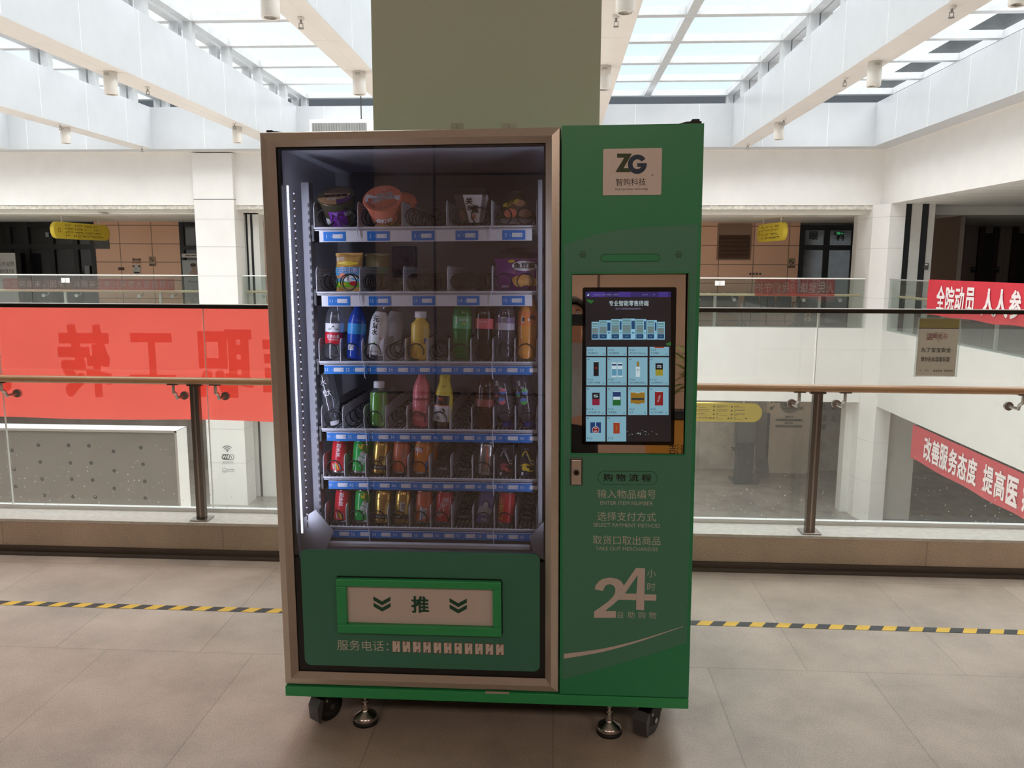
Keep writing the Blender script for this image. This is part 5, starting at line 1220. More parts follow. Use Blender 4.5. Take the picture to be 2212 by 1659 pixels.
def rectp(q, f, x0, x1, z0, z1, mt, e=0, n=8, nz=3):
    vs = [(f(x0 + (x1 - x0) * i / n, z0 + (z1 - z0) * j / nz)[0], f(x0 + (x1 - x0) * i / n, z0 + (z1 - z0) * j / nz)[1] - e, z0 + (z1 - z0) * j / nz) for j in range(nz + 1) for i in range(n + 1)]
    q.add(vs, [(j * (n + 1) + i, j * (n + 1) + i + 1, (j + 1) * (n + 1) + i + 1, (j + 1) * (n + 1) + i) for j in range(nz) for i in range(n)], mt, True)
def bag1(q, f):
    blob(q, f, .006, .052, .038, .022, P['brown']); blob(q, f, -.018, .036, .022, .015, corange, e=.001); blob(q, f, .030, .038, .024, .016, pl('bun print', (.50, .27, .15), .4), e=.001); blob(q, f, .012, .070, .02, .012, pl('bun print', (.50, .27, .15), .4), e=.001)
    q.text('素小甲', (0, 0, 0), .017, P['leaf'], fn=lambda a, b: (lambda t: (t[0], t[1] - .002, t[2]))(f(-.018 + a, .068 + b + a * .35)), bold=.05)
    rectp(q, f, -.060, .062, .004, .020, P['foil'], .0008)
o = item('snack_bag', 'olive brown snack bag with pictures of buns at the right end of the top shelf', 'bag', 0, 4, .002, 2.742, -14, 0, .004)
pillow(o, .142, .120, .032, P['olive'], .72, prints=bag1)
# ---- shelf 2: bags
sky_p = pl('sky blue print', (.10, .36, .60), .35)
def bag2(q, f):
    rectp(q, f, -.046, .046, .052, .079, sky_p); rectp(q, f, -.047, .047, .012, .030, P['lime'], .0004); rectp(q, f, -.047, .047, .030, .042, sky_p, .0004)
    q.text('泡吧', (0, 0, 0), .014, P['white'], w=.03, fn=lambda a, b: f(-.028 + a, .108 + b)); q.text('三只小熊', (0, 0, 0), .018, P['dblue'], w=.070, fn=lambda a, b: (f(a, .068 + b)[0], f(a, .068 + b)[1] - .001, .068 + b), bold=.09); q.text('三只小熊', (0, 0, 0), .018, P['white'], w=.070, fn=lambda a, b: (f(a, .068 + b)[0], f(a, .068 + b)[1] - .002, .068 + b))
    blob(q, f, .008, .040, .024, .012, P['white'], e=.001); blob(q, f, -.016, .050, .014, .009, corange, e=.0012); blob(q, f, .02, .024, .014, .008, P['red'], e=.0012); blob(q, f, -.02, .022, .014, .007, P['leaf'], e=.0012)
    blob(q, f, .0, .092, .036, .007, P['leaf'], e=.0006)
o = item('snack_bag', 'yellow and blue crisp bag standing at the left of the second shelf', 'bag', 1, 0, .022, 2.722, -4, 0, .004)
pillow(o, .094, .125, .024, pl('golden wrap', (.62, .36, .10), .3), prints=bag2)
o = item('snack_bag', 'dull gold crisp bag mostly hidden behind the yellow and blue one', 'bag', 1, 0, .070, 2.93, -4, 0, .006)
pillow(o, .094, .125, .024, pl('dull golden wrap', (.26, .19, .07), .35), prints=lambda q, f: rectp(q, f, -.045, .045, .05, .08, pl('dull green print', (.10, .12, .05), .4)))
def bag3(q, f):
    blob(q, f, .026, .082, .042, .018, P['white']); q.text('鱼豆腐', (0, 0, 0), .019, P['blk'], w=.070, fn=lambda a, b: (f(.026 + a, .083 + b)[0], f(.026 + a, .083 + b)[1] - .001, .083 + b), bold=.05)
    gold_p = pl('golden tofu print', (.62, .30, .07), .35); blob(q, f, .024, .034, .040, .018, gold_p); blob(q, f, .050, .028, .022, .014, pl('golden tofu light', (.72, .40, .12), .35), e=.001); blob(q, f, .010, .024, .020, .012, pl('golden tofu light', (.72, .40, .12), .35), e=.001)
    q.text('香辣味', (0, 0, 0), .008, P['white'], fn=lambda a, b: f(-.038 + a, .014 + b)); q.text('YUDOU', (0, 0, 0), .006, P['grey'], fn=lambda a, b: f(.002 + a, .068 + b)); blob(q, f, -.018, .099, .012, .006, P['leaf'], e=.0006)
o = item('snack_bag', 'purple fish tofu bag at the right end of the second shelf', 'bag', 1, 4, .006, 2.700, -6, 0, .002)
pillow(o, .152, .104, .026, pl('purple wrap', (.17, .02, .19), .25), prints=bag3)
for k_, (y, dz, lb) in enumerate(((2.80, .018, 'dark snack bag right behind the purple fish tofu bag'), (2.93, .03, 'rearmost dark snack bag behind the purple fish tofu bag'))):
    o = item('snack_bag', lb, 'bag', 1, 4, .012 + .006 * k_, y, -8, 0, dz); pillow(o, .140, .120, .022, P['dpur'])
# ---- shelf 3: bottles
o = item('water_bottle', 'clear water bottle with a red and white label at the left of the third shelf', 'bottle', 2, 0, .003, 2.696, -2, 3)
def w_l(m, rad):
    m.text('农夫山泉', (0, 0, 0), .0125, P['white'], w=.046, fn=cyl_fn(.0315, .082, 6, 0, .001), bold=.04); m.text('SPRING', (0, 0, 0), .005, P['white'], w=.036, fn=cyl_fn(.0315, .071, 6, 0, .001))
    m.add([cyl_fn(.0315, .112, 6, 0, .001)(x, y) for x, y in ((-.010, -.006), (.010, -.006), (0, .008))], [(0, 1, 2)], P['blk']); 
    for s_ in (-1, 1): m.add([cyl_fn(.0315, .110, 6, 0, .0009)(x * s_, y) for x, y in ((.008, -.006), (.019, -.006), (.014, .002))], [(0, 1, 2)], pl('pale green print', (.2, .35, .25), .4))
    patch(m, .0315, .0955, .0965, -80, 100, P['blk'], .0012, 24)
bottle(o, .0315, .225, P['clear'], ((.056, .096, P['red']), (.096, .126, P['white'])), (P['red'], .0145, .02), 'round', prints=w_l)
o = item('drink_bottle', 'deep blue bottle with a light blue top band beside the water bottle', 'bottle', 2, 1, .004, 2.696, -2, 4)
bottle(o, .0305, .205, P['dblue'], ((.090, .126, P['lblue']), (.012, .090, P['dblue'])), (P['lblue'], .014, .018), 'round', prints=lambda m, rad: (barcode(m, .0305, .044, -22, .022, .018), m.text('海盐柠檬', (0, 0, 0), .009, P['lblue'], w=.03, fn=cyl_fn(.0305, .098, -10, 0, .001))))
o = item('drink_bottle', 'white sleeved bottle with black vertical characters on the third shelf', 'bottle', 2, 2, -.002, 2.696, -4, 8)
def whl(m, rad):
    vtext(m, '元氣水', .0305, .118, .020, P['blk'], -14, .05); m.text('◉', (0, 0, 0), .007, P['red'], fn=cyl_fn(.0305, .076, 34, 0, .0008)); vtext(m, '无糖气泡', .0305, .135, .006, P['grey'], 18); m.text('SODA WATER', (0, 0, 0), .004, P['blk'], fn=cyl_fn(.0305, .030, -4, 0, .0008)); m.text('▲', (0, 0, 0), .010, P['lime'], w=.016, fn=cyl_fn(.0305, .058, -6, 0, .0008))
bottle(o, .0305, .205, P['clear'], ((.018, .126, P['white']), (.126, .146, P['white']), (.146, .166, P['white'])), (P['blk'], .0142, .018), 'round', prints=whl)
o = item('drink_bottle', 'second white sleeved bottle behind the one with black vertical characters', 'bottle', 2, 2, .022, 2.84, -4, 8)
bottle(o, .0305, .205, P['clear'], ((.018, .126, P['white']), (.126, .160, P['white'])), (P['blk'], .0142, .018), 'round')
o = item('drink_bottle', 'yellow drink bottle with a white cap in the middle of the third shelf', 'bottle', 2, 4, .005, 2.696, -3, 2)
bottle(o, .031, .166, P['yel'], ((.014, .122, P['yel']),), (P['cap'], .0195, .022), 'milk', .0165, prints=lambda m, rad: (m.text('N', (0, 0, 0), .018, P['dblue'], fn=cyl_fn(.031, .066, 52, 0, .001), bold=.08), vtext(m, '果粒多', .031, .092, .010, P['grey'], 48), m.text('●', (0, 0, 0), .02, P['orange'], fn=cyl_fn(.031, .062, 40, 0, .0007))))
o = item('soda_bottle', 'green soda bottle on the third shelf', 'bottle', 2, 6, .001, 2.696, -2, 2)
bottle(o, .0325, .225, P['green'], ((.108, .150, pl('green label', (.10, .42, .16), .35)),), (P['grn'], .0145, .02), prints=lambda m, rad: (patch(m, .0325, .124, .146, -34, -26, P['white'], .0012, 2), m.text('清爽柠檬', (0, 0, 0), .010, P['white'], w=.03, fn=cyl_fn(.0325, .138, 12, 0, .001)), m.text('0糖', (0, 0, 0), .008, P['leaf'], fn=cyl_fn(.0325, .126, 16, 0, .001))))
o = item('soda_bottle', 'dark cola bottle with a pink red label on the third shelf', 'bottle', 2, 7, .002, 2.696, -2, 2)
bottle(o, .0325, .225, P['cola'], ((.108, .142, pl('pink red label', (.70, .12, .14), .35)),), (P['red'], .0145, .02), prints=lambda m, rad: (m.text('营养成分表', (0, 0, 0), .007, P['white'], w=.026, fn=cyl_fn(.0325, .132, -4, 0, .001)), m.lines((-.002, -.0345, .121), .026, .012, 3, P['pink'])))
o = item('soda_bottle', 'clear soda bottle with a pale violet label on the third shelf', 'bottle', 2, 8, -.002, 2.696, -2, 2)
bottle(o, .0325, .225, P['smoke'], ((.104, .126, pl('pale grey label', (.52, .50, .58), .4)), (.126, .146, pl('violet label', (.20, .15, .26), .4))), (P['white'], .0145, .02), prints=lambda m, rad: barcode(m, .0325, .136, -6, .014, .022))
o = item('soda_bottle', 'orange soda bottle at the right end of the third shelf', 'bottle', 2, 9, .000, 2.696, -2, 2)
bottle(o, .0325, .232, P['orange'], ((.118, .166, pl('orange label', (.78, .24, .06), .35)),), (P['orn'], .0145, .02), prints=lambda m, rad: (m.text('美年达', (0, 0, 0), .014, P['blk'], w=.022, fn=cyl_fn(.0325, .146, 34, -14, .001), bold=.09), barcode(m, .0325, .138, -26, .010, .018), patch(m, .0325, .134, .142, 4, 12, P['white'], .001, 2)))
# ---- shelf 4: bottles
o = item('water_bottle', 'clear bottle standing on its white cap at the left of the fourth shelf', 'bottle', 3, 0, .000, 2.70, -4, -12)
inv = [(0, .0), (.0, .0), (.0125, .004), (.0125, .022), (.014, .03), (.026, .062), (.0305, .085), (.0305, .19), (.028, .2), (0, .2)]
bottle(o, .0305, .2, P['clear'], (), None, inv, prints=lambda m, rad: (m.text('水', (0, 0, 0), .022, P['white'], fn=cyl_fn(.0305, .158, -2, 0, .001)), m.text('恒大', (0, 0, 0), .022, P['white'], w=.026, fn=cyl_fn(.0305, .120, 8, 0, .001), bold=.03), m.text('冰', (0, 0, 0), .018, P['white'], fn=cyl_fn(.0305, .135, -40, 0, .001))))
MB().lathe([(0, 0), (.0155, 0), (.0165, .004), (.0165, .018), (0, .018)], P['cap'], 24, lambda a, z: 1 + .02 * math.cos(24 * a)).build('cap', o)
o = item('juice_bottle', 'green juice bottle with a white cap on the fourth shelf', 'bottle', 3, 2, .003, 2.696, -3, 2)
bottle(o, .0305, .158, P['clear'], (), (P['cap'], .0185, .022), 'milk', .0165, liquid=P['lime'])
o = item('drink_bottle', 'pink bottle with a petal pattern on the fourth shelf', 'bottle', 3, 4, .004, 2.696, -3, 2)
def pk(m, rad):
    for i in range(5):
        for j in range(4):
            a_, z = -70 + i * 30 + 15 * (j % 2), .03 + j * .026; m.add([cyl_fn(.0295, z, a_, 0, .0012)(x, y) for x, y in ((-.007, 0), (0, .004), (.007, 0), (0, -.004))], [(0, 1, 2, 3)], pl('pale petal', (.80, .33, .33), .3))
    vtext(m, '蜜桃汽水', .0295, .062, .012, P['grey'], 52)
bottle(o, .0295, .205, P['pink'], ((.016, .122, P['pink']), (.04, .05, P['dpink']), (.094, .102, P['dpink'])), (P['pink'], .014, .018), 'round', prints=pk)
o = item('drink_bottle', 'bowling pin shaped bottle with a yellow neck and a black and white label', 'bottle', 3, 5, .004, 2.696, -3, 4)
pin = [(0, .003), (.026, 0), (.0305, .006), (.0315, .02), (.0315, .095), (.0305, .112), (.024, .14), (.017, .158), (.0175, .168), (.019, .176), (.016, .188), (.0, .189)]
def pinl(m, rad):
    m.text('99', (0, 0, 0), .012, P['ored'], fn=cyl_fn(.0315, .100, -14, 0, .0012), bold=.08); m.text('◕', (0, 0, 0), .018, P['blk'], fn=cyl_fn(.0315, .060, 4, 0, .0012)); m.text('酷', (0, 0, 0), .012, P['blk'], fn=cyl_fn(.0315, .035, -18, 0, .0012)); m.lines((0.004, -.0335, .082), .03, .004, 1, P['ored']); m.text('爱你', (0, 0, 0), .012, P['blk'], w=.014, fn=cyl_fn(.022, .140, 4, 20, .002)); patch(m, .0315, .02, .112, 46, 100, P['ybot'], .0010)
bottle(o, .0315, .189, P['brown'], ((.112, .188, P['ybot']), (.080, .112, P['blk']), (.022, .076, P['white']), (.076, .080, P['ored'])), None, pin, prints=pinl)
o = item('drink_bottle', 'reddish brown tea bottle with a see-through label on the fourth shelf', 'bottle', 3, 7, .002, 2.696, -3, 3)
bottle(o, .032, .215, see('rosy plastic', (.50, .22, .20), .08, .4, (.20, .07, .055)), ((.075, .10, pl('dull red label', (.28, .07, .06), .4)),), (P['dpink'], .0145, .02), 'round', prints=lambda m, rad: (vtext(m, '茶派', .032, .128, .018, P['blk'], 24, .08), vtext(m, '营养成分', .032, .118, .010, P['grey'], -20)))
for ln_, c1, c2, nm in ((8, P['pink'], pl('sky dot', (.12, .22, .55), .35), 'upside down clear bottle with red and blue dots and a blue cap'), (9, pl('green dot', (.10, .45, .12), .35), pl('sky dot', (.12, .22, .55), .35), 'upside down clear bottle with green and blue dots at the right end')):
    o = item('water_bottle', nm, 'bottle', 3, ln_, .012, 2.70, -3, -10)
    def dots(m, rad, c1=c1, c2=c2):
        for x, z, r in ((-.021, .122, .010), (.006, .128, .011), (-.003, .096, .0125), (-.036, .148, .010)):
            f_ = cyl_fn(.0325, z, math.degrees(x / .0325), 0, .001); n_ = 18
            for k_ in range(n_):
                p_ = [(r * math.cos(2 * PI * q / n_), r * math.sin(2 * PI * q / n_)) for q in (k_, k_ + 1)]; m.add([f_(0, 0), f_(*p_[0]), f_(*p_[1])], [(0, 1, 2)], c2 if (math.sin(2 * PI * (k_ + .5) / n_) > 0) == (x < 0) else c1)
        patch(m, .0325, .150, .168, -22, -8, P['grey'], .0012, 2); m.text('©', (0, 0, 0), .009, P['white'], fn=cyl_fn(.0325, .142, 0, 0, .0012))
    iv = [(0, .004), (.013, .004), (.013, .02), (.016, .026), (.0315, .05), (.0325, .065), (.031, .085), (.0325, .10), (.0325, .19), (.0, .2)]
    bottle(o, .0325, .2, P['smoke'], (), None, iv, prints=dots)
    MB().lathe([(0, 0), (.0175, 0), (.0185, .003), (.0185, .019), (0, .019)], P['capb'], 24, lambda a, z: 1 + .02 * math.cos(24 * a)).build('cap', o)
# ---- shelves 5 and 6: cans and small boxes
def redcan(m, R): vtext(m, '加多宝', R, .085, .014, P['white'], 2, .03); [patch(m, R, .016, .036, a_, a_ + 9, mt, .0005, 2, -.25) for a_, mt in ((-26, P['white']), (-8, P['grn']), (6, P['leaf']), (24, P['grey']))]
def greencan(m, R):
    m.add([cyl_fn(R, .093, 18, 0, .0006)(x, y) for x, y in ((-.016, .012), (.002, .014), (.018, .014), (.016, -.002), (.004, -.014), (0, -.004), (-.010, -.002))], [tuple(range(7))], P['leaf'])
    m.text('雪碧', (0, 0, 0), .028, P['white'], w=.034, fn=cyl_fn(R, .062, 26, 70, .0006), bold=.02)
    for k_ in range(4): patch(m, R, .028 + k_ * .002, .046 + k_ * .006, 4 + k_ * 9, 7 + k_ * 9, P['white'], .0006, 1, .35)
    m.text('©', (0, 0, 0), .008, P['white'], fn=cyl_fn(R, .030, -34, 0, .0006))
def goldcan(m, R): patch(m, R, .018, .034, -90, 90, P['blk'], .0004, 20); m.text('维生素饮料', (0, 0, 0), .007, P['white'], fn=cyl_fn(R, .026, 0, 0, .0007)); m.text('红牛', (0, 0, 0), .020, P['blk'], w=.022, fn=cyl_fn(R, .056, 24, 0, .0006), bold=.05); [m.add([cyl_fn(R, .078, 10, 0, .0006)(x, y) for x, y in ((-.015, -.004), (-.006, .008), (.010, .006), (.015, -.002), (.004, -.003), (-.006, -.001))], [tuple(range(6))], P['ored'])]
def goldback(m, R): patch(m, R, .018, .034, -90, 90, P['blk'], .0004, 20); m.lines((-.004, -R - .0008, .026), .03, .006, 1, P['white']); barcode(m, R, .062, 8, .016, .030); m.lines((-.012, -R + .002, .075), .014, .02, 4, P['dgold'])
def goldface(m, R): patch(m, R, .018, .034, -90, 90, P['blk'], .0004, 20); m.text('BULL ▢ ENERGY', (0, 0, 0), .006, P['white'], fn=cyl_fn(R, .026, 0, 0, .0007)); [patch(m, R, .05 + k_ * .01, .053 + k_ * .01, -6 + 3 * (k_ % 2), 44, P['dgold'], .0006, 6) for k_ in range(4)]; patch(m, R, .086, .09, -26, -12, P['red'], .0006, 2)
def soda_arc(m, R): m.text('北冰洋', (0, 0, 0), .026, P['grey'], w=.034, fn=cyl_fn(R, .072, 24, -62, .0006)); m.text('△', (0, 0, 0), .012, P['tan'], fn=cyl_fn(R, .098, -16, 0, .0006)); m.lines((-.006, -R - .0006, .040), .024, .004, 1, P['tan'])
def fanta(m, R):
    blobv = [cyl_fn(R, .088, -26, 0, .0005)(.017 * math.cos(k_ * PI / 8), .013 * math.sin(k_ * PI / 8)) for k_ in range(16)]; m.add(blobv, [tuple(range(16))], P['dblue']); m.text('FANTA', (0, 0, 0), .013, P['white'], w=.030, fn=cyl_fn(R, .087, -24, -6, .0010), bold=.06); m.text('●', (0, 0, 0), .006, P['lime'], fn=cyl_fn(R, .101, -34, 0, .0010)); patch(m, R, .022, .05, 34, 52, P['blu'], .0006, 3)
def backcan(m, R): patch(m, R, .016, .062, -16, -6, P['white'], .0005, 3); patch(m, R, .016, .062, -6, 0, P['blu'], .0005, 3); barcode(m, R, .040, 16, .016, .034)
def colacan(m, R): m.text('可口可乐', (0, 0, 0), .022, P['white'], w=.074, fn=cyl_fn(R, .062, -2, 70, .0006), bold=.03); patch(m, R, .016, .10, 42, 48, P['white'], .0005, 3, .2)
def redtea(m, R): vtext(m, '王老吉', R, .060, .024, P['leaf'], -40, .03)
CANS = [(4, 0, P['red'], redcan, 'red can with white writing and coloured stripes at the left of the fifth shelf', .004), (4, 1, P['grn'], greencan, 'green can with a yellow leaf print on the fifth shelf', .005),
        (4, 2, P['gold'], goldcan, 'gold can with a black band on the fifth shelf', .002), (4, 3, P['ored'], soda_arc, 'dull orange red can with sketchy print beside the gold can', 0), (4, 4, P['orn'], fanta, 'orange can with a blue oval logo on the fifth shelf', .001),
        (5, 0, P['red'], redcan, 'red can with white writing at the left of the bottom shelf', .010), (5, 1, P['grn'], greencan, 'green can with a yellow leaf print on the bottom shelf', .008), (5, 2, P['gold'], goldface, 'gold can with faint lines, third from the left on the bottom shelf', .006),
        (5, 3, P['gold'], goldback, 'gold can with a barcode turned to the front on the bottom shelf', .003), (5, 4, P['ored'], backcan, 'orange can with a blue and white panel on the bottom shelf', .004), (5, 5, P['red'], colacan, 'red cola can with slanted white characters on the bottom shelf', .001), (5, 8, P['red'], redtea, 'red can with yellow characters at the right of the bottom shelf', -.001)]
for row, ln_, side, pr_, lb, dx in CANS:
    g_ = side is P['gold']
    o = item('drink_can', lb, 'can', row, ln_, dx, 2.697, -7, 5 if row == 4 else 4, .006, 'drink cans on the lower shelves')
    can(o, side, .0285, .095 if g_ and 0 else .116, pr_, P['gold'] if g_ else None)
for row, ln_, lb in ((4, 0, 'second red can behind the red can of the fifth shelf'), (4, 1, 'second green can behind the green can of the fifth shelf'), (4, 2, 'second gold can behind the gold can of the fifth shelf'), (4, 4, 'second orange can behind the orange can of the fifth shelf')):
    o = item('drink_can', lb, 'can', row, ln_, .020, 2.765, -8, 5, .008, 'drink cans on the lower shelves'); can(o, {0: P['red'], 1: P['grn'], 2: P['gold'], 4: P['orn']}[ln_], .0285, .116, None, P['gold'] if ln_ == 2 else None)
o = item('drink_can', 'black can tipped backwards on the fifth shelf', 'can', 4, 5, .006, 2.690, -45, 8, .010, 'drink cans on the lower shelves')
can(o, P['blk'], .027, .13, lambda m, R: (m.text('◐', (0, 0, 0), .030, P['grey'], fn=cyl_fn(R, .10, -28, 20, .0006)), m.lines((0, -R - .0008, .05), .02, .01, 2, P['grey'])), P['dsil'])
o = item('drink_can', 'silver can with a red diamond on the fifth shelf', 'can', 4, 7, .004, 2.696, -7, 4, .006, 'drink cans on the lower shelves')
can(o, P['silver'], .0285, .118, lambda m, R: (m.add([cyl_fn(R, .060, -8, 0, .0006)(x, y) for x, y in ((-.010, -.036), (.010, -.036), (.016, .0), (.008, .040), (-.002, .048), (-.010, .036), (-.016, .0))], [tuple(range(7))], corange), vtext(m, '可乐', R, .094, .014, P['blk'], 38)))
def gum(o, c2, pr2):
    w_, h_, d_ = .052, .112, .020
    MB().box(-w_ / 2, w_ / 2, -d_ / 2, d_ / 2, 0, h_, P['dnavy'], .002).build('box', o)
    m = MB(); yv = -d_ / 2 - .0006
    pts = [(-.020 + .040 * t, .070 + .020 * math.sin(t * 5.2) * (1 - .3 * t)) for t in [k_ / 20 for k_ in range(21)]]
    m.tube([(x, yv, z) for x, z in pts], .0022, P['grey'] if pr2 else P['leaf'], 5); m.tube([(x * .9 + .002, yv, z - .010) for x, z in pts[6:]], .0016, P['white'], 5)
    m.text('炫迈', (-.006, yv, .096), .008, P['grey']); m.add([(-.022, yv, .038), (.018, yv, .038), (.022, yv, .046), (-.018, yv, .048)], [(0, 1, 2, 3)], c2); m.disc((-.010, yv - .0003, .030), .009, c2, seg=12); m.disc((.002, yv - .0004, .026), .006, P['ored'] if pr2 else P['ybot'], seg=12)
    m.rrect(-.020, -.013, .006, .016, .002, yv - .0003, yv, P['white'], 3); m.box(.002, .022, yv - .0003, yv, .018, .024, c2); m.lines((.006, yv - .0004, .010), .024, .005, 1, P['blu']); m.build('printing', o)
o = item('gum_box', 'flat black box with a silver swirl and pink print on the fifth shelf', 'box', 4, 8, .002, 2.69, -6, 2); gum(o, P['dpink'], 1)
o = item('gum_box', 'flat black box with a yellow swirl at the right end of the fifth shelf', 'box', 4, 9, .002, 2.69, -6, 2); gum(o, P['leaf'], 0)
o = item('milk_carton', 'dusky blue printed carton leaning on the bottom shelf', 'box', 5, 7, -.004, 2.70, -10, 8, .010)
MB().box(-.026, .026, -.018, .018, 0, .125, pl('dusky blue carton', (.11, .13, .27), .35), .003).build('box', o)
m = MB(); m.disc((0, -.0186, .070), .012, P['blk'], seg=16).disc((0, -.0190, .064), .009, P['grey'], seg=16, rz=.013); m.add([(-.026, -.0186, .03), (.026, -.0186, .03), (.022, -.0186, .055), (-.020, -.0186, .06)], [(0, 1, 2, 3)], P['grey']); m.text('牛奶', (0, -.0188, .014), .010, P['white']); m.build('printing', o)

# ------------------------------------------------------------------ unseen lamps added over the near gallery to light the machine's front
for x in (-2.6, .2, 3.0):
    a = bpy.data.lights.new('fill_lamp', 'AREA'); a.shape = 'DISK'; a.size = .9; a.energy = LAMP_POWER; a.color = (1, .80, .68)
    ob = bpy.data.objects.new('fill_lamp', a); COL.objects.link(ob); ob.location = (x, -1.4, 3.2); ob.rotation_euler = (R_(28), 0, 0)
# ------------------------------------------------------------------ small things on the far walls
def flat(name, label, cat, px0, py0, px1, py1, Y, m_, fill=None, group=None, t=.02, parent=None):
    a, b = W(px0, py0, Y=Y), W(px1, py1, Y=Y); x0, x1, z0, z1 = a.x, b.x, (b.z), (a.z); c0 = ((x0 + x1) / 2, Y, z0)
    o = MB().box(x0, x1, Y - t, Y, z0, z1, m_).build(name, parent, c0, c0 if parent is None else None)
    if parent is None: tag(o, label, cat, group)
    if fill:
        m = MB(); fill(m, x0, x1, z0, z1, Y - t - .003); m.build('printing', o, c0)
    return o
paperw = mat('white printed card', (.62, .60, .57), .6); brn = mat('brown sign', (.10, .035, .02), .6); tanp = mat('tan sign card', (.52, .38, .24), .6); inkb = mat('brown lettering', (.05, .022, .015), .6); greyp = mat('grey print', (.3, .3, .3), .6)
yw_ = YB - .004
def nosmoke(m, x0, x1, z0, z1, y):
    cx = (x0 + x1) / 2; r = (x1 - x0) * .36; cz = z1 - r * 1.35
    m.ring((cx, y, cz), r * .8, r, inkb); m.add([(cx - r * .7, y - .001, cz + r * .5), (cx - r * .5, y - .001, cz + r * .7), (cx + r * .7, y - .001, cz - r * .5), (cx + r * .5, y - .001, cz - r * .7)], [(0, 1, 2, 3)], inkb)
    m.add([(cx - r * .55, y - .001, cz - r * .08), (cx + r * .45, y - .001, cz - r * .08), (cx + r * .45, y - .001, cz + r * .12), (cx - r * .55, y - .001, cz + r * .12)], [(0, 1, 2, 3)], inkb)
    m.add([(x0 + .01, y, z0 + .01), (x1 - .01, y, z0 + .01), (x1 - .01, y, z0 + (z1 - z0) * .24), (x0 + .01, y, z0 + (z1 - z0) * .24)], [(0, 1, 2, 3)], brn)
    m.text('禁止吸烟', (cx, y - .001, z0 + (z1 - z0) * .13), (z1 - z0) * .13, tanp)
flat('no_smoking_sign', 'tan no smoking sign on the terracotta wall left of the white column', 'sign', 321.5, 554, 336.5, 575, yw_, tanp, nosmoke)
flat('no_smoking_sign', 'tan no smoking sign beside the black glass door', 'sign', 1701, 557, 1717, 579, yw_, tanp, nosmoke)
flat('no_smoking_sign', 'small brown sign left of the fire hydrant lettering', 'sign', 256, 577.5, 268.5, 583.5, yw_, brn, lambda m, x0, x1, z0, z1, y: m.lines(((x0 + x1) / 2, y, (z0 + z1) / 2), (x1 - x0) * .7, (z1 - z0) * .5, 1, tanp))
def hyd(m, x0, x1, z0, z1, y):
    for sx in (x0 + .025, x1 - .025): m.box(sx - .025, sx + .025, y - .002, y, z1 - .07, z1 - .02, brn)
    m.lines(((x0 + x1) / 2, y, z0 + (z1 - z0) * .62), (x1 - x0) * .55, (z1 - z0) * .5, 6, greyp); m.lines(((x0 + x1) / 2, y, z0 + (z1 - z0) * .22), (x1 - x0) * .8, (z1 - z0) * .2, 3, greyp); m.box(x0 + .03, x1 - .03, y - .002, y, z0 + .02, z0 + .06, inkb)
o = flat('hydrant_notice', 'white notice below the fire hydrant lettering on the terracotta wall', 'notice', 287, 571.5, 304.5, 592, yw_, paperw, hyd)
q = W(295, 561, Y=yw_); o = thing('hydrant_lettering', 'dark brown fire hydrant lettering on the terracotta wall', 'lettering', tuple(q))
MB().text('消火栓', (0, -.004, 0), .085, inkb, w=.25, bold=.04).text('Fire hydrant', (0, -.004, -.085), .045, inkb, w=.25, bold=.03).build('lettering', o)
flat('wall_picture', 'grey picture panel under the end of the far left yellow sign', 'picture', 203, 513, 237, 537.5, yw_, mat('grey photograph', (.10, .09, .085), .5, noise=.5, scale=3), None)
def brush(m, x0, x1, z0, z1, y):
    m.text('内外双照', (x0 + (x1 - x0) * .56, y, z1 - .30), .13, inkb, w=.46); m.text('明眸秋境方享', (x0 + (x1 - x0) * .5, y, z1 - .50), .13, inkb, w=(x1 - x0) * .80); m.lines(((x0 + x1) / 2, y, z1 - .72), (x1 - x0) * .6, .1, 2, greyp); m.lines((x0 + .08, y, z1 - .1), .12, .03, 1, greyp)
o = flat('poster_board', 'white poster board with brush writing at the left edge, behind the far railing', 'poster', -14, 546, 46, 700, YB - .5, paperw, brush)
flat('door_notice', 'grey paper on the dark far doors beside the terracotta wall', 'notice', 183, 574, 195, 592, YB - .03, mat('grey paper', (.20, .20, .21), .6))
flat('door_notice', 'white card on the dark transom left of the yellow sign', 'notice', 98.5, 502, 106, 512, YB - .03, mat('dim white card', (.3, .31, .32), .6))
wt = mat('white label card', (.82, .81, .80), .5)
flat('railing_label', 'white label card on the far left glass railing', 'label', 133, 600.5, 151.5, 610.5, YF + .05, wt, lambda m, x0, x1, z0, z1, y: m.box((x0 + x1) / 2 - .006, (x0 + x1) / 2 + .006, y, y + .001, z0, z1, greyp))
flat('railing_label', 'white label card on the far glass railing right of the machine', 'label', 1544.5, 606.5, 1565, 617, YF + .05, wt, lambda m, x0, x1, z0, z1, y: m.box((x0 + x1) / 2 - .006, (x0 + x1) / 2 + .006, y, y + .001, z0, z1, greyp))
def ad1(m, x0, x1, z0, z1, y):
    cx = (x0 + x1) / 2; m.disc((cx - .03, y, z0 + .21), .075, mat('skin tone print', (.42, .30, .23), .6), rz=.085); m.disc((cx - .05, y - .001, z0 + .27), .085, mat('dark hair print', (.08, .06, .05), .6), rz=.05); m.add([(cx - .17, y - .0005, z0 + .01), (cx + .15, y - .0005, z0 + .01), (cx + .10, y - .0005, z0 + .13), (cx - .12, y - .0005, z0 + .13)], [(0, 1, 2, 3)], mat('skin tone print', (.42, .30, .23), .6)); m.lines((cx + .1, y, z1 - .1), .14, .1, 3, greyp)
flat('window_poster', 'pale poster with a person portrait behind the white column', 'poster', 394, 562, 450, 594, YB - .02, mat('cool white poster', (.42, .44, .44), .5), ad1)
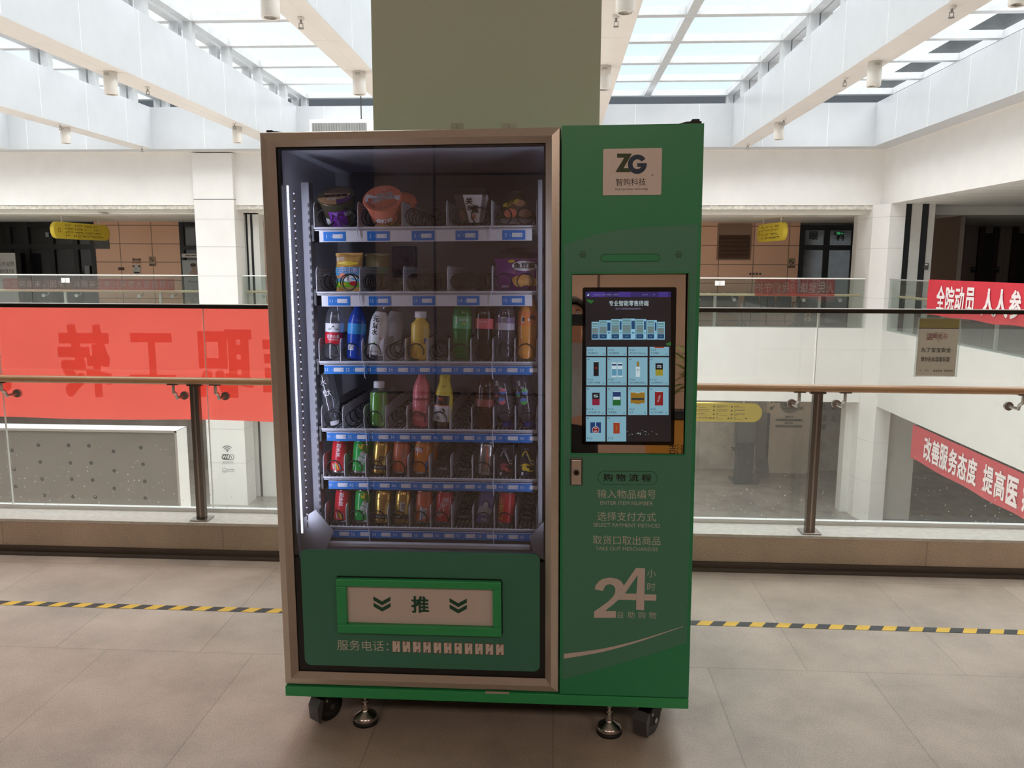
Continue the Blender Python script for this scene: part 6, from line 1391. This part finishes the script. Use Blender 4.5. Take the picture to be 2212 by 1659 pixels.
flat('window_poster', 'white header strip above the portrait poster', 'poster', 393, 548, 450, 556.5, YB - .02, paperw, lambda m, x0, x1, z0, z1, y: m.lines(((x0 + x1) / 2, y, (z0 + z1) / 2), (x1 - x0) * .7, (z1 - z0) * .5, 1, inkb))
flat('window_poster', 'lower white poster with small print, behind the far glass', 'poster', 398, 598, 450, 656, YB - .02, mat('cool white poster', (.42, .44, .44), .5), lambda m, x0, x1, z0, z1, y: (m.lines((x0 + .2, y, z1 - .35), .3, .5, 6, greyp), m.ring((x0 + .2, y, z0 + .1), .04, .05, inkb), m.lines((x0 + .25, y, z1 - .12), .25, .08, 2, inkb)))
# vent, sockets, exit sign, chairs at the far right
a, b = W(1553, 508, Y=yw_), W(1618, 558.5, Y=yw_)
vt = thing('wall_vent', 'brown slatted air vent on the terracotta wall', 'vent', ((a.x + b.x) / 2, yw_, b.z)); vo = tuple(vt.location)
fm = mat('terracotta vent frame', (.30, .185, .125), .5); MB().box(a.x - .04, b.x + .04, yw_ - .03, yw_, b.z - .04, a.z + .30, fm).build('frame', vt, vo)
m = MB().box(a.x, b.x, yw_ - .034, yw_ - .03, b.z, a.z, mat('vent shadow', (.04, .022, .014), .7)); z = b.z + .015
while z < a.z - .01: m.add([(a.x, yw_ - .05, z), (b.x, yw_ - .05, z), (b.x, yw_ - .036, z + .022), (a.x, yw_ - .036, z + .022)], [(0, 1, 2, 3)], mat('brown slat', (.16, .085, .055), .5)); z += .034
m.build('louvre', vt, vo)
for i in range(4):
    q = W(1620.5 + i * 7.1, 591.5, Y=yw_); tag(MB().box(-.022, .022, -.02, 0, -.025, .025, black).box(-.008, .008, -.021, -.018, -.008, .008, greyp).build('wall_socket', None, None, tuple(q)), ['leftmost of four dark wall sockets below the vent', 'second of four dark wall sockets below the vent', 'third of four dark wall sockets below the vent', 'rightmost of four dark wall sockets below the vent'][i], 'socket', 'dark wall sockets below the vent')
grn_l = mat('lit exit green', (.04, .35, .12), .5, emit=.6)
def ex(m, x0, x1, z0, z1, y): m.box(x0 + .01, x0 + (x1 - x0) * .5, y - .001, y, z0 + .01, z1 - .01, grn_l); m.add([(x0 + (x1 - x0) * .6, y, z0 + .03), (x1 - .05, y, z0 + .03), (x1 - .05, y, z0 + .015), (x1 - .01, y, (z0 + z1) / 2 - .01), (x1 - .05, y, z1 - .02), (x1 - .05, y, z1 - .035), (x0 + (x1 - x0) * .6, y, z1 - .035)], [tuple(range(7))], grn_l)
flat('exit_sign', 'small green exit sign over the black glass door', 'sign', 1806, 500.5, 1822.5, 507.5, YB - .012, mat('dark exit box', (.02, .025, .022), .4), ex)
seat_m = mat('dark grey seat', (.055, .06, .062), .45); leg_m = mat('chrome bench frame', (.35, .35, .35), .25, 1)
for pxs, lb in (((1502, 1534, 1566), 'dark waiting bench behind the far railing, next to the machine'), ((1612, 1646, 1682), 'dark waiting bench behind the far railing, nearer the black door')):
    Yc = YB - .55; xs = [W(p + 15, 650, Y=Yc).x for p in pxs]; bn = thing('waiting_bench', lb, 'bench', ((xs[0] + xs[-1]) / 2, Yc, 0), 'waiting benches'); bo = tuple(bn.location)
    for x in xs:
        MB().box(x - .19, x + .19, Yc - .30, Yc + .08, .40, .43, seat_m, .01).build('seat', bn, bo)
        MB().prism([(x - .19, Yc + .10, .46), (x + .19, Yc + .10, .46), (x + .19, Yc + .16, .82), (x + .14, Yc + .165, .87), (x - .14, Yc + .165, .87), (x - .19, Yc + .16, .82)], (0, 1, 0), .025, seat_m).build('backrest', bn, bo)
    MB().box(xs[0] - .25, xs[-1] + .25, Yc - .05, Yc + .03, .34, .40, leg_m).build('beam', bn, bo)
    for x in (xs[0] - .22, xs[-1] + .22):
        MB().tube([(x, Yc - .28, .0), (x, Yc - .02, .10), (x, Yc - .02, .36)], .02, leg_m, 8).tube([(x, Yc + .26, 0), (x, Yc - .02, .10)], .02, leg_m, 8).build('leg', bn, bo)
        MB().tube([(x, Yc - .25, .43), (x, Yc - .27, .6), (x, Yc - .2, .64), (x, Yc + .08, .64), (x, Yc + .1, .5)], .015, leg_m, 8).build('armrest', bn, bo)
flat('card_reader', 'grey card reader on the ivory panel right of the corner column', 'reader', 1995.5, 568.5, 2004, 582.5, YF - .362, mat('grey reader', (.10, .10, .095), .4), lambda m, x0, x1, z0, z1, y: m.box(x0 + .02, x1 - .02, y, y + .001, z1 - .045, z1 - .015, wt))
for p, lb in ((2099, 'dark call panel on the lift lobby wall, left one'), (2149, 'dark call panel on the lift lobby wall, right one')): flat('call_panel', lb, 'panel', p, 577, p + 8, 589, 23.4, black, lambda m, x0, x1, z0, z1, y: m.box(x0 + .03, x1 - .03, y, y + .001, z1 - .06, z1 - .04, greyp))
flat('lobby_light_trough', 'long pale light trough under the lift lobby ceiling', 'light', 2108, 462, 2230, 472, 22.0, mat('dim light trough', (.30, .26, .23), .5))
# ------------------------------------------------------------------ lower storey things
yq_ = YB - .31
q = W(1706, 872, Y=yq_); em_ = thing('wall_emblem', 'grey green round emblem with lettering on the beige lower wall', 'emblem', tuple(q)); 
eg = mat('sage emblem', (.20, .18, .13), .6); el = mat('dark brown writing', (.045, .03, .02), .6)
MB().disc((0, -.01, 0), .26, eg, seg=32).box(-.42, .05, -.008, -.004, .02, .09, eg).box(-.05, .36, -.008, -.004, -.16, -.09, eg).disc((-.48, -.01, -.13), .05, eg).disc((-.42, -.01, -.08), .025, eg).disc((-.48, -.01, .04), .03, eg).build('disc', em_)
m = MB().text('健康服务中心', (0, -.014, -.03), .06, el, w=.32).lines((0, -.014, -.13), .3, .04, 1, el)
zt_ = W(1706, 900, Y=yq_).z - q.z
m.text('服务宗旨', (0, -.012, zt_), .05, el, bold=.05).rrect(-.36, .36, zt_ - .125, zt_ - .062, .03, -.012, -.006, eg).lines((0, -.014, zt_ - .093), .6, .04, 1, el).text('服务目标', (0, -.012, zt_ - .17), .05, el, bold=.05).rrect(-.36, .36, zt_ - .295, zt_ - .232, .03, -.012, -.006, eg).lines((0, -.014, zt_ - .263), .6, .04, 1, el); m.build('lettering', em_)
fr_m = mat('silver picture frame', (.42, .40, .37), .4, .4); ph = mat('grey photo print', (.24, .225, .20), .6); yp_ = YB - .02
rn = ['upper left', 'upper middle', 'upper right', 'lower left', 'lower middle', 'lower right']
for i in range(6):
    r_, c_ = divmod(i, 3); a, b = W(1773.5 + c_ * 19.3, 869 + r_ * 22.5, Y=yp_), W(1788.5 + c_ * 19.3, 888 + r_ * 25, Y=yp_)
    w_, h_ = b.x - a.x, a.z - b.z; o = thing('picture_frame', rn[i] + ' of six framed portraits on the lower wall', 'picture', (a.x + w_ / 2, yp_, b.z), 'framed portraits of the lower storey')
    fb = MB(); t = .018
    for x0, x1, z0, z1 in ((-w_ / 2, w_ / 2, 0, t), (-w_ / 2, w_ / 2, h_ - t, h_), (-w_ / 2, -w_ / 2 + t, t, h_ - t), (w_ / 2 - t, w_ / 2, t, h_ - t)): fb.box(x0, x1, -.02, 0, z0, z1, fr_m)
    fb.build('frame', o); m = MB().box(-w_ / 2 + t, w_ / 2 - t, -.008, 0, t, h_ - t, ph); m.disc((0, -.010, h_ * .58), w_ * .15, el, rz=w_ * .2).add([(-w_ * .26, -.009, h_ * .22), (w_ * .26, -.009, h_ * .22), (w_ * .14, -.009, h_ * .42), (-w_ * .14, -.009, h_ * .42)], [(0, 1, 2, 3)], el); m.build('photo', o)
flat('wall_plaque', 'small dark plaque under the framed portraits', 'plaque', 1768, 916, 1783, 927, yp_, mat('slate plaque', (.08, .08, .08), .5))
a = W(1607, 985, Y=20.6); kx = a.x; kg = mat('dark kiosk shell', (.045, .05, .052), .4); ks = thing('service_kiosk', 'dark self service kiosk standing on the lower floor', 'kiosk', (kx, 20.6, -4))
MB().box(-.2, .2, -.2, .2, 0, 1.0, kg, .02).build('pedestal', ks); MB().box(-.32, .32, -.35, .3, 0, .05, kg, .01).build('base', ks); MB().box(-.26, .26, -.16, .1, 1.0, 1.75, kg, .02).box(-.22, .22, -.165, -.16, 1.08, 1.68, mat('dim kiosk screen', (.10, .11, .115), .2)).build('head', ks); MB().box(-.36, -.02, -.34, -.1, .88, .93, kg).build('keyboard_shelf', ks)
x0, x1 = W(1630, 1000, Y=21.2).x, W(1657, 1000, Y=21.2).x; st_ = thing('display_stand', 'tall dark leaning display stand between kiosk and beige wall', 'stand', ((x0 + x1) / 2, 21.2, -4)); w_ = (x1 - x0) / 2
MB().prism([(-w_, -.3, .02), (w_, -.3, .02), (w_, -.05, .5), (-w_, -.05, .5)], (0, 1, 0), .05, mat('slate board', (.07, .07, .075), .5)).build('foot_board', st_); MB().box(-w_, w_ * .6, -.04, .02, .4, 1.7, mat('pale grey board', (.16, .15, .14), .5)).box(w_ * .6, w_, -.06, .1, 0, 1.7, kg).build('panel', st_)
# box with holes beyond the railing at the left
Yp = 12.0; a, b = W(383, 930, Y=Yp), W(0, 922, Y=Yp); x0, x1, zt_ = -12.5, a.x, a.z
sc = thing('perforated_partition', 'beige partition with round holes and a white rim, below the red banner', 'partition', ((x0 + x1) / 2, Yp, -4)); so_ = tuple(sc.location)
rimw = mat('white partition rim', (.80, .79, .77), .5)
MB().box(x0, x1, Yp, Yp + .29, -4, zt_ - .0, mat('beige concrete board', (.13, .105, .087), .6, noise=.12, scale=1.5)).build('panel', sc, so_)
MB().box(x1, x1 + .006, Yp - .03, Yp + .3, -4, zt_ + .006, rimw).box(x0, x1 + .006, Yp - .03, Yp + .3, zt_, zt_ + .006, rimw).box(x0, x1, Yp - .032, Yp - .028, zt_ - .035, zt_, mat('taupe edge', (.28, .24, .21), .6)).box(x1 - .035, x1, Yp - .032, Yp - .028, -4, zt_, mat('taupe edge', (.28, .24, .21), .6)).build('rim', sc, so_)
for px, py in ((26, 973), (83, 962), (148, 962), (192, 963), (245, 975), (304, 967), (87, 998), (152, 1000), (197, 1000), (247, 1017), (309, 1003), (31, 1014), (155, 1035), (200, 1037), (247, 1055), (313, 1040), (34, 1051), (91, 1035), (96, 1070), (158, 1073), (206, 1074), (314, 1076)):
    q = W(px, py, Y=Yp - .002); MB().disc((q.x, Yp - .002, q.z), .035, mat('hole shadow', (.006, .004, .004), .9), seg=16).ring((q.x, Yp - .003, q.z), .035, .038, mat('taupe edge', (.28, .24, .21), .6), seg=16).build('hole', sc, so_)
# wifi and no smoking stickers on the lower part of the column
yc_ = YF - .125; q = W(491, 972, Y=yc_); wf = thing('wifi_sign', 'grey wireless sign with arcs and a rounded label on the lower column', 'sign', tuple(q)); gk_ = mat('charcoal sticker', (.08, .08, .08), .6)
m = MB()
for r in (.055, .10, .145): m.ring((0, -.002, -.04), r - .016, r, gk_, R_(42), R_(138))
m.disc((0, -.002, -.03), .017, gk_).rrect(-.14, .15, -.23, -.10, .05, -.003, -.001, gk_).rrect(.01, .14, -.22, -.11, .042, -.005, -.002, white); m.text('Wi', (-.065, -.006, -.165), .075, white, bold=.04).text('Fi', (.072, -.007, -.165), .075, gk_, bold=.04); m.build('symbol', wf)
MB().text('无线网络已覆盖', (0, -.002, -.285), .032, greyp, w=.26).text('WIFI Wireless zone', (0, -.002, -.325), .024, greyp, w=.26).build('lettering', wf)
q = W(495, 1016, Y=yc_); ns = thing('no_smoking_sticker', 'small no smoking sticker below the wireless sign', 'sign', tuple(q))
MB().rrect(-.16, -.06, -.05, .05, .012, -.003, -.001, greyp).rrect(-.15, -.07, -.04, .04, .01, -.005, -.002, white).add([(-.14, -.006, -.02), (-.08, -.006, -.02), (-.08, -.006, -.008), (-.14, -.006, -.008)], [(0, 1, 2, 3)], gk_).build('symbol', ns)
MB().text('禁止吸烟', (.04, -.002, .022), .035, gk_).text('No Smoking', (.045, -.002, -.026), .028, gk_, w=.17).build('lettering', ns)
# ------------------------------------------------------------------ what the machine mirrors: wall sign, plant, orange bin, counter, the person with the phone
flat_a = MB().box(-.12, .12, 0, .008, -.15, .15, mat('maroon sign card', (.30, .17, .12), .6)); nsb = flat_a.build('no_smoking_sign', None, None, (-1.65, -2.8, 1.73)); tag(nsb, 'framed no smoking sign on the panelled wall behind the viewer, seen only as a reflection', 'sign')
m = MB().ring((0, .010, .035), .075, .09, inkb).box(-.06, .05, .009, .011, .025, .045, inkb).add([(-.062, .012, .097), (-.05, .012, .106), (.062, .012, -.027), (.05, .012, -.036)], [(0, 1, 2, 3)], inkb).box(-.10, .10, .009, .010, -.13, -.075, brn)
for x0, x1, z0, z1 in ((-.12, .12, .14, .15), (-.12, .12, -.15, -.14), (-.12, -.11, -.14, .14), (.11, .12, -.14, .14)): m.box(x0, x1, .008, .012, z0, z1, inkb)
m.build('printing', nsb)
pt_ = thing('potted_plant', 'tall spiky green plant in a pot behind the viewer, seen in the mirror panel', 'plant', (1.15, -1.95, 0))
MB().lathe([(0, 0), (.16, 0), (.2, .05), (.24, .42), (.25, .45), (.22, .45), (.2, .40), (0, .40)], mat('dark glazed pot', (.05, .045, .04), .25), 28).build('pot', pt_)
MB().tube([(0, 0, .38), (.02, .02, .8), (0, 0, 1.15)], [.04, .035, .03], mat('plant stem', (.10, .07, .03), .8), 10).build('stem', pt_)
lv = MB(); lg = mat('striped leaf', (.30, .46, .14), .45, noise=.6, scale=14)
for i in range(64):
    a = i * 2.4; up0 = random.uniform(.2, 1.3); ln_ = random.uniform(.45, .7); wdt = .028; vs = []
    for k_ in range(7):
        t = k_ / 6; rr = ln_ * t * math.cos(up0 * (1 - .9 * t)); zz = 1.1 + (i % 5) * .03 + ln_ * (t * math.sin(up0) * 1.2 - .55 * t * t); wd_ = wdt * math.sin(PI * (.12 + .88 * t)) + .001
        for s_ in (-1, 1): vs.append((rr * math.cos(a) - s_ * wd_ * math.sin(a), rr * math.sin(a) + s_ * wd_ * math.cos(a), zz))
    lv.add(vs, [(2 * k_, 2 * k_ + 1, 2 * k_ + 3, 2 * k_ + 2) for k_ in range(6)], lg, True)
lv.build('leaves', pt_)
bn_ = thing('storage_bin', 'orange yellow bin with a black lid behind the viewer, seen in the mirror panel', 'bin', (.84, -1.25, 0))
MB().prism([(-.2, -.2, 0), (.2, -.2, 0), (.24, -.2, .92), (-.24, -.2, .92)], (0, 1, 0), .4, mat('orange yellow plastic', (.72, .33, .03), .4)).text('清洁', (0, .201, .7), .08, black, right=(-1, 0, 0)).build('body', bn_); MB().box(-.26, .26, -.22, .22, .92, .99, rubber, .01).build('lid', bn_)
ct = thing('wall_counter', 'white edged dark counter against the wall behind the viewer', 'counter', (1.75, -2.55, 0))
MB().box(-.05, 1.0, -.2, .2, 0, 1.02, mat('dark counter front', (.03, .03, .032), .4)).build('body', ct); MB().box(-.08, 1.03, -.23, .23, 1.02, 1.08, white).build('top', ct)

# ---- the person taking the photograph
def skin_mesh(verts, edges, radii, m_, name, parent, sub_=1, loc=None):
    me = bpy.data.meshes.new(name); me.from_pydata(verts, edges, []); o = bpy.data.objects.new(name, me); COL.objects.link(o)
    o.modifiers.new('skin', 'SKIN'); o.modifiers['skin'].use_smooth_shade = True
    s_ = o.modifiers.new('sub', 'SUBSURF'); s_.levels = s_.render_levels = sub_
    for i, r in enumerate(radii): me.skin_vertices[0].data[i].radius = r if isinstance(r, tuple) else (r, r)
    me.skin_vertices[0].data[0].use_root = True
    bpy.context.view_layer.update(); nm = bpy.data.meshes.new_from_object(o.evaluated_get(bpy.context.evaluated_depsgraph_get()))
    bpy.data.objects.remove(o); bpy.data.meshes.remove(me); nm.materials.clear(); nm.materials.append(m_); nm.name = name
    for p in nm.polygons: p.use_smooth = True; p.material_index = 0
    o = bpy.data.objects.new(name, nm); COL.objects.link(o); o.parent = parent; return o
skin_c = mat('skin', (.50, .27, .18), .5, noise=.05, scale=30)
pe = thing('person', 'person in a grey shirt and black trousers holding up a phone, mirrored beside the screen', 'person', (.03, -.42, 0))
V, E, R2 = [], [], []
def nd(p, r, link=None):
    V.append(p); R2.append(r)
    if link is not None: E.append((link, len(V) - 1))
    return len(V) - 1
pel = nd((0, 0, .93), (.155, .11)); wa = nd((0, .0, 1.10), (.14, .10), pel); ch = nd((0, -.01, 1.30), (.165, .11), wa); sh_ = nd((0, -.01, 1.43), (.12, .08), ch); nk = nd((0, .01, 1.51), .055, sh_)
h0 = nd((.0, .03, 1.58), (.065, .075), nk); h1 = nd((.0, .03, 1.66), (.078, .098), h0); h2 = nd((.0, .02, 1.735), (.072, .09), h1)
for s_ in (-1, 1):
    hp_ = nd((.095 * s_, 0, .86), .092, pel); kn = nd((.11 * s_, .02, .48), .06, hp_); ak = nd((.115 * s_, -.02, .09), .04, kn); nd((.13 * s_, .13, .035), (.042, .03), ak)
    s0_ = nd((.185 * s_, 0, 1.40), .056, sh_); el_ = nd(((.20 if s_ > 0 else -.17), .10, 1.20), .043, s0_)
    hx = .125 if s_ > 0 else -.085
    wr_ = nd((hx, .30, 1.475), .028, el_); pm = nd((hx, .345, 1.535), (.036, .018), wr_)
    for k_ in range(4):
        f0 = nd((hx + s_ * (-.022 + .014 * k_), .372 + .004 * (k_ % 2), 1.575 + .003 * k_), .0085, pm); f1_ = nd((hx - s_ * (.006 - .003 * k_), .392 - .002 * k_, 1.592 + .008 * k_), .0078, f0); nd((hx - s_ * (.026 + .003 * k_), .391 - .003 * k_, 1.600 + .008 * k_), .0066, f1_)
    t0 = nd((hx - s_ * .028, .362, 1.548), .0105, pm); nd((hx - s_ * .040, .384, 1.572), .0085, t0)
body = skin_mesh(V, E, R2, skin_c, 'body', pe, 2)
# face: nose, eyes, brows, mouth, ears
fc = MB(); dk2 = mat('dark hair', (.006, .005, .005), .75, spec=.15); lip = mat('lips', (.36, .13, .11), .5)
fc.lathe([(0, -.02), (.011, -.016), (.013, -.008), (.008, .012), (0, .03)], skin_c, 12, None, (0, .122, 1.635)); fc.build('nose', pe)
for s_ in (-1, 1):
    MB().lathe([(0, -.008), (.008, -.005), (.0105, 0), (.008, .005), (0, .008)], mat('eye white', (.6, .58, .56), .3), 12, None, (.033 * s_, .112, 1.665)).disc((.033 * s_, .1235, 1.665), .0045, dk2, seg=10).build('eye', pe)
    MB().tube([(.018 * s_, .121, 1.683), (.035 * s_, .119, 1.688), (.052 * s_, .108, 1.682)], [.003, .004, .002], dk2, 6).build('eyebrow', pe)
    MB().lathe([(0, -.03), (.010, -.02), (.014, .01), (.010, .028), (0, .03)], skin_c, 10, None, (.083 * s_, .02, 1.645)).build('ear', pe)
MB().tube([(-.022, .112, 1.602), (0, .121, 1.603), (.022, .112, 1.602)], [.003, .006, .003], lip, 8).build('mouth', pe)
hr = MB(); vs = []; ns_, nr = 24, 10
for j in range(nr + 1):
    th = j / nr * 1.9
    for i in range(ns_):
        a = 2 * PI * i / ns_; frontness = max(0, math.sin(a)); t2 = min(th, 1.9 - .95 * frontness)
        vs.append((.092 * math.sin(t2) * math.cos(a), .015 + .112 * math.sin(t2) * math.sin(a), 1.675 + .108 * math.cos(t2) + .003 * math.sin(9 * a + 3 * j)))
hr.add(vs, [(j * ns_ + i, j * ns_ + (i + 1) % ns_, (j + 1) * ns_ + (i + 1) % ns_, (j + 1) * ns_ + i) for j in range(nr) for i in range(ns_)], dk2, True); hr.build('hair', pe)
shirt = mat('grey shirt', (.42, .42, .44), .8, noise=.08, scale=30)
skin_mesh([(0, 0, .90), (0, 0, 1.10), (0, -.01, 1.30), (0, -.01, 1.415), (0, .0, 1.475), (.17, 0, 1.40), (.205, .05, 1.30), (-.17, 0, 1.40), (-.19, .05, 1.30)], [(0, 1), (1, 2), (2, 3), (3, 4), (3, 5), (5, 6), (3, 7), (7, 8)], [(.175, .125), (.16, .12), (.182, .125), (.14, .10), (.07, .07), .074, .07, .074, .07], shirt, 'shirt', pe, 2)
trs = mat('black trousers', (.012, .012, .014), .8)
skin_mesh([(0, 0, .96), (0, 0, .86), (.095, 0, .80), (.11, .02, .48), (.115, -.015, .10), (-.095, 0, .80), (-.11, .02, .48), (-.115, -.015, .10)], [(0, 1), (1, 2), (2, 3), (3, 4), (1, 5), (5, 6), (6, 7)], [(.168, .125), (.165, .125), .105, .078, .062, .105, .078, .062], trs, 'trousers', pe, 2)
for s_ in (-1, 1): skin_mesh([(.115 * s_, -.05, .045), (.122 * s_, .04, .045), (.133 * s_, .16, .035)], [(0, 1), (1, 2)], [.045, .05, .038], rubber, 'shoe', pe, 2)
ph_ = thing('phone', 'black phone held sideways in front of the face, seen in the mirror panel', 'phone', (.05, -.021, 1.60))
MB().box(-.08, .08, -.004, .004, -.0375, .0375, black, .002).build('body', ph_); MB().box(-.078, .078, -.0048, -.004, -.0355, .0355, mat('screen glass black', (.004, .004, .004), .05)).build('screen', ph_); MB().cyl((-.05, .004, .012), (-.05, .006, .012), .012, dk2, 16).build('lens_ring', ph_)
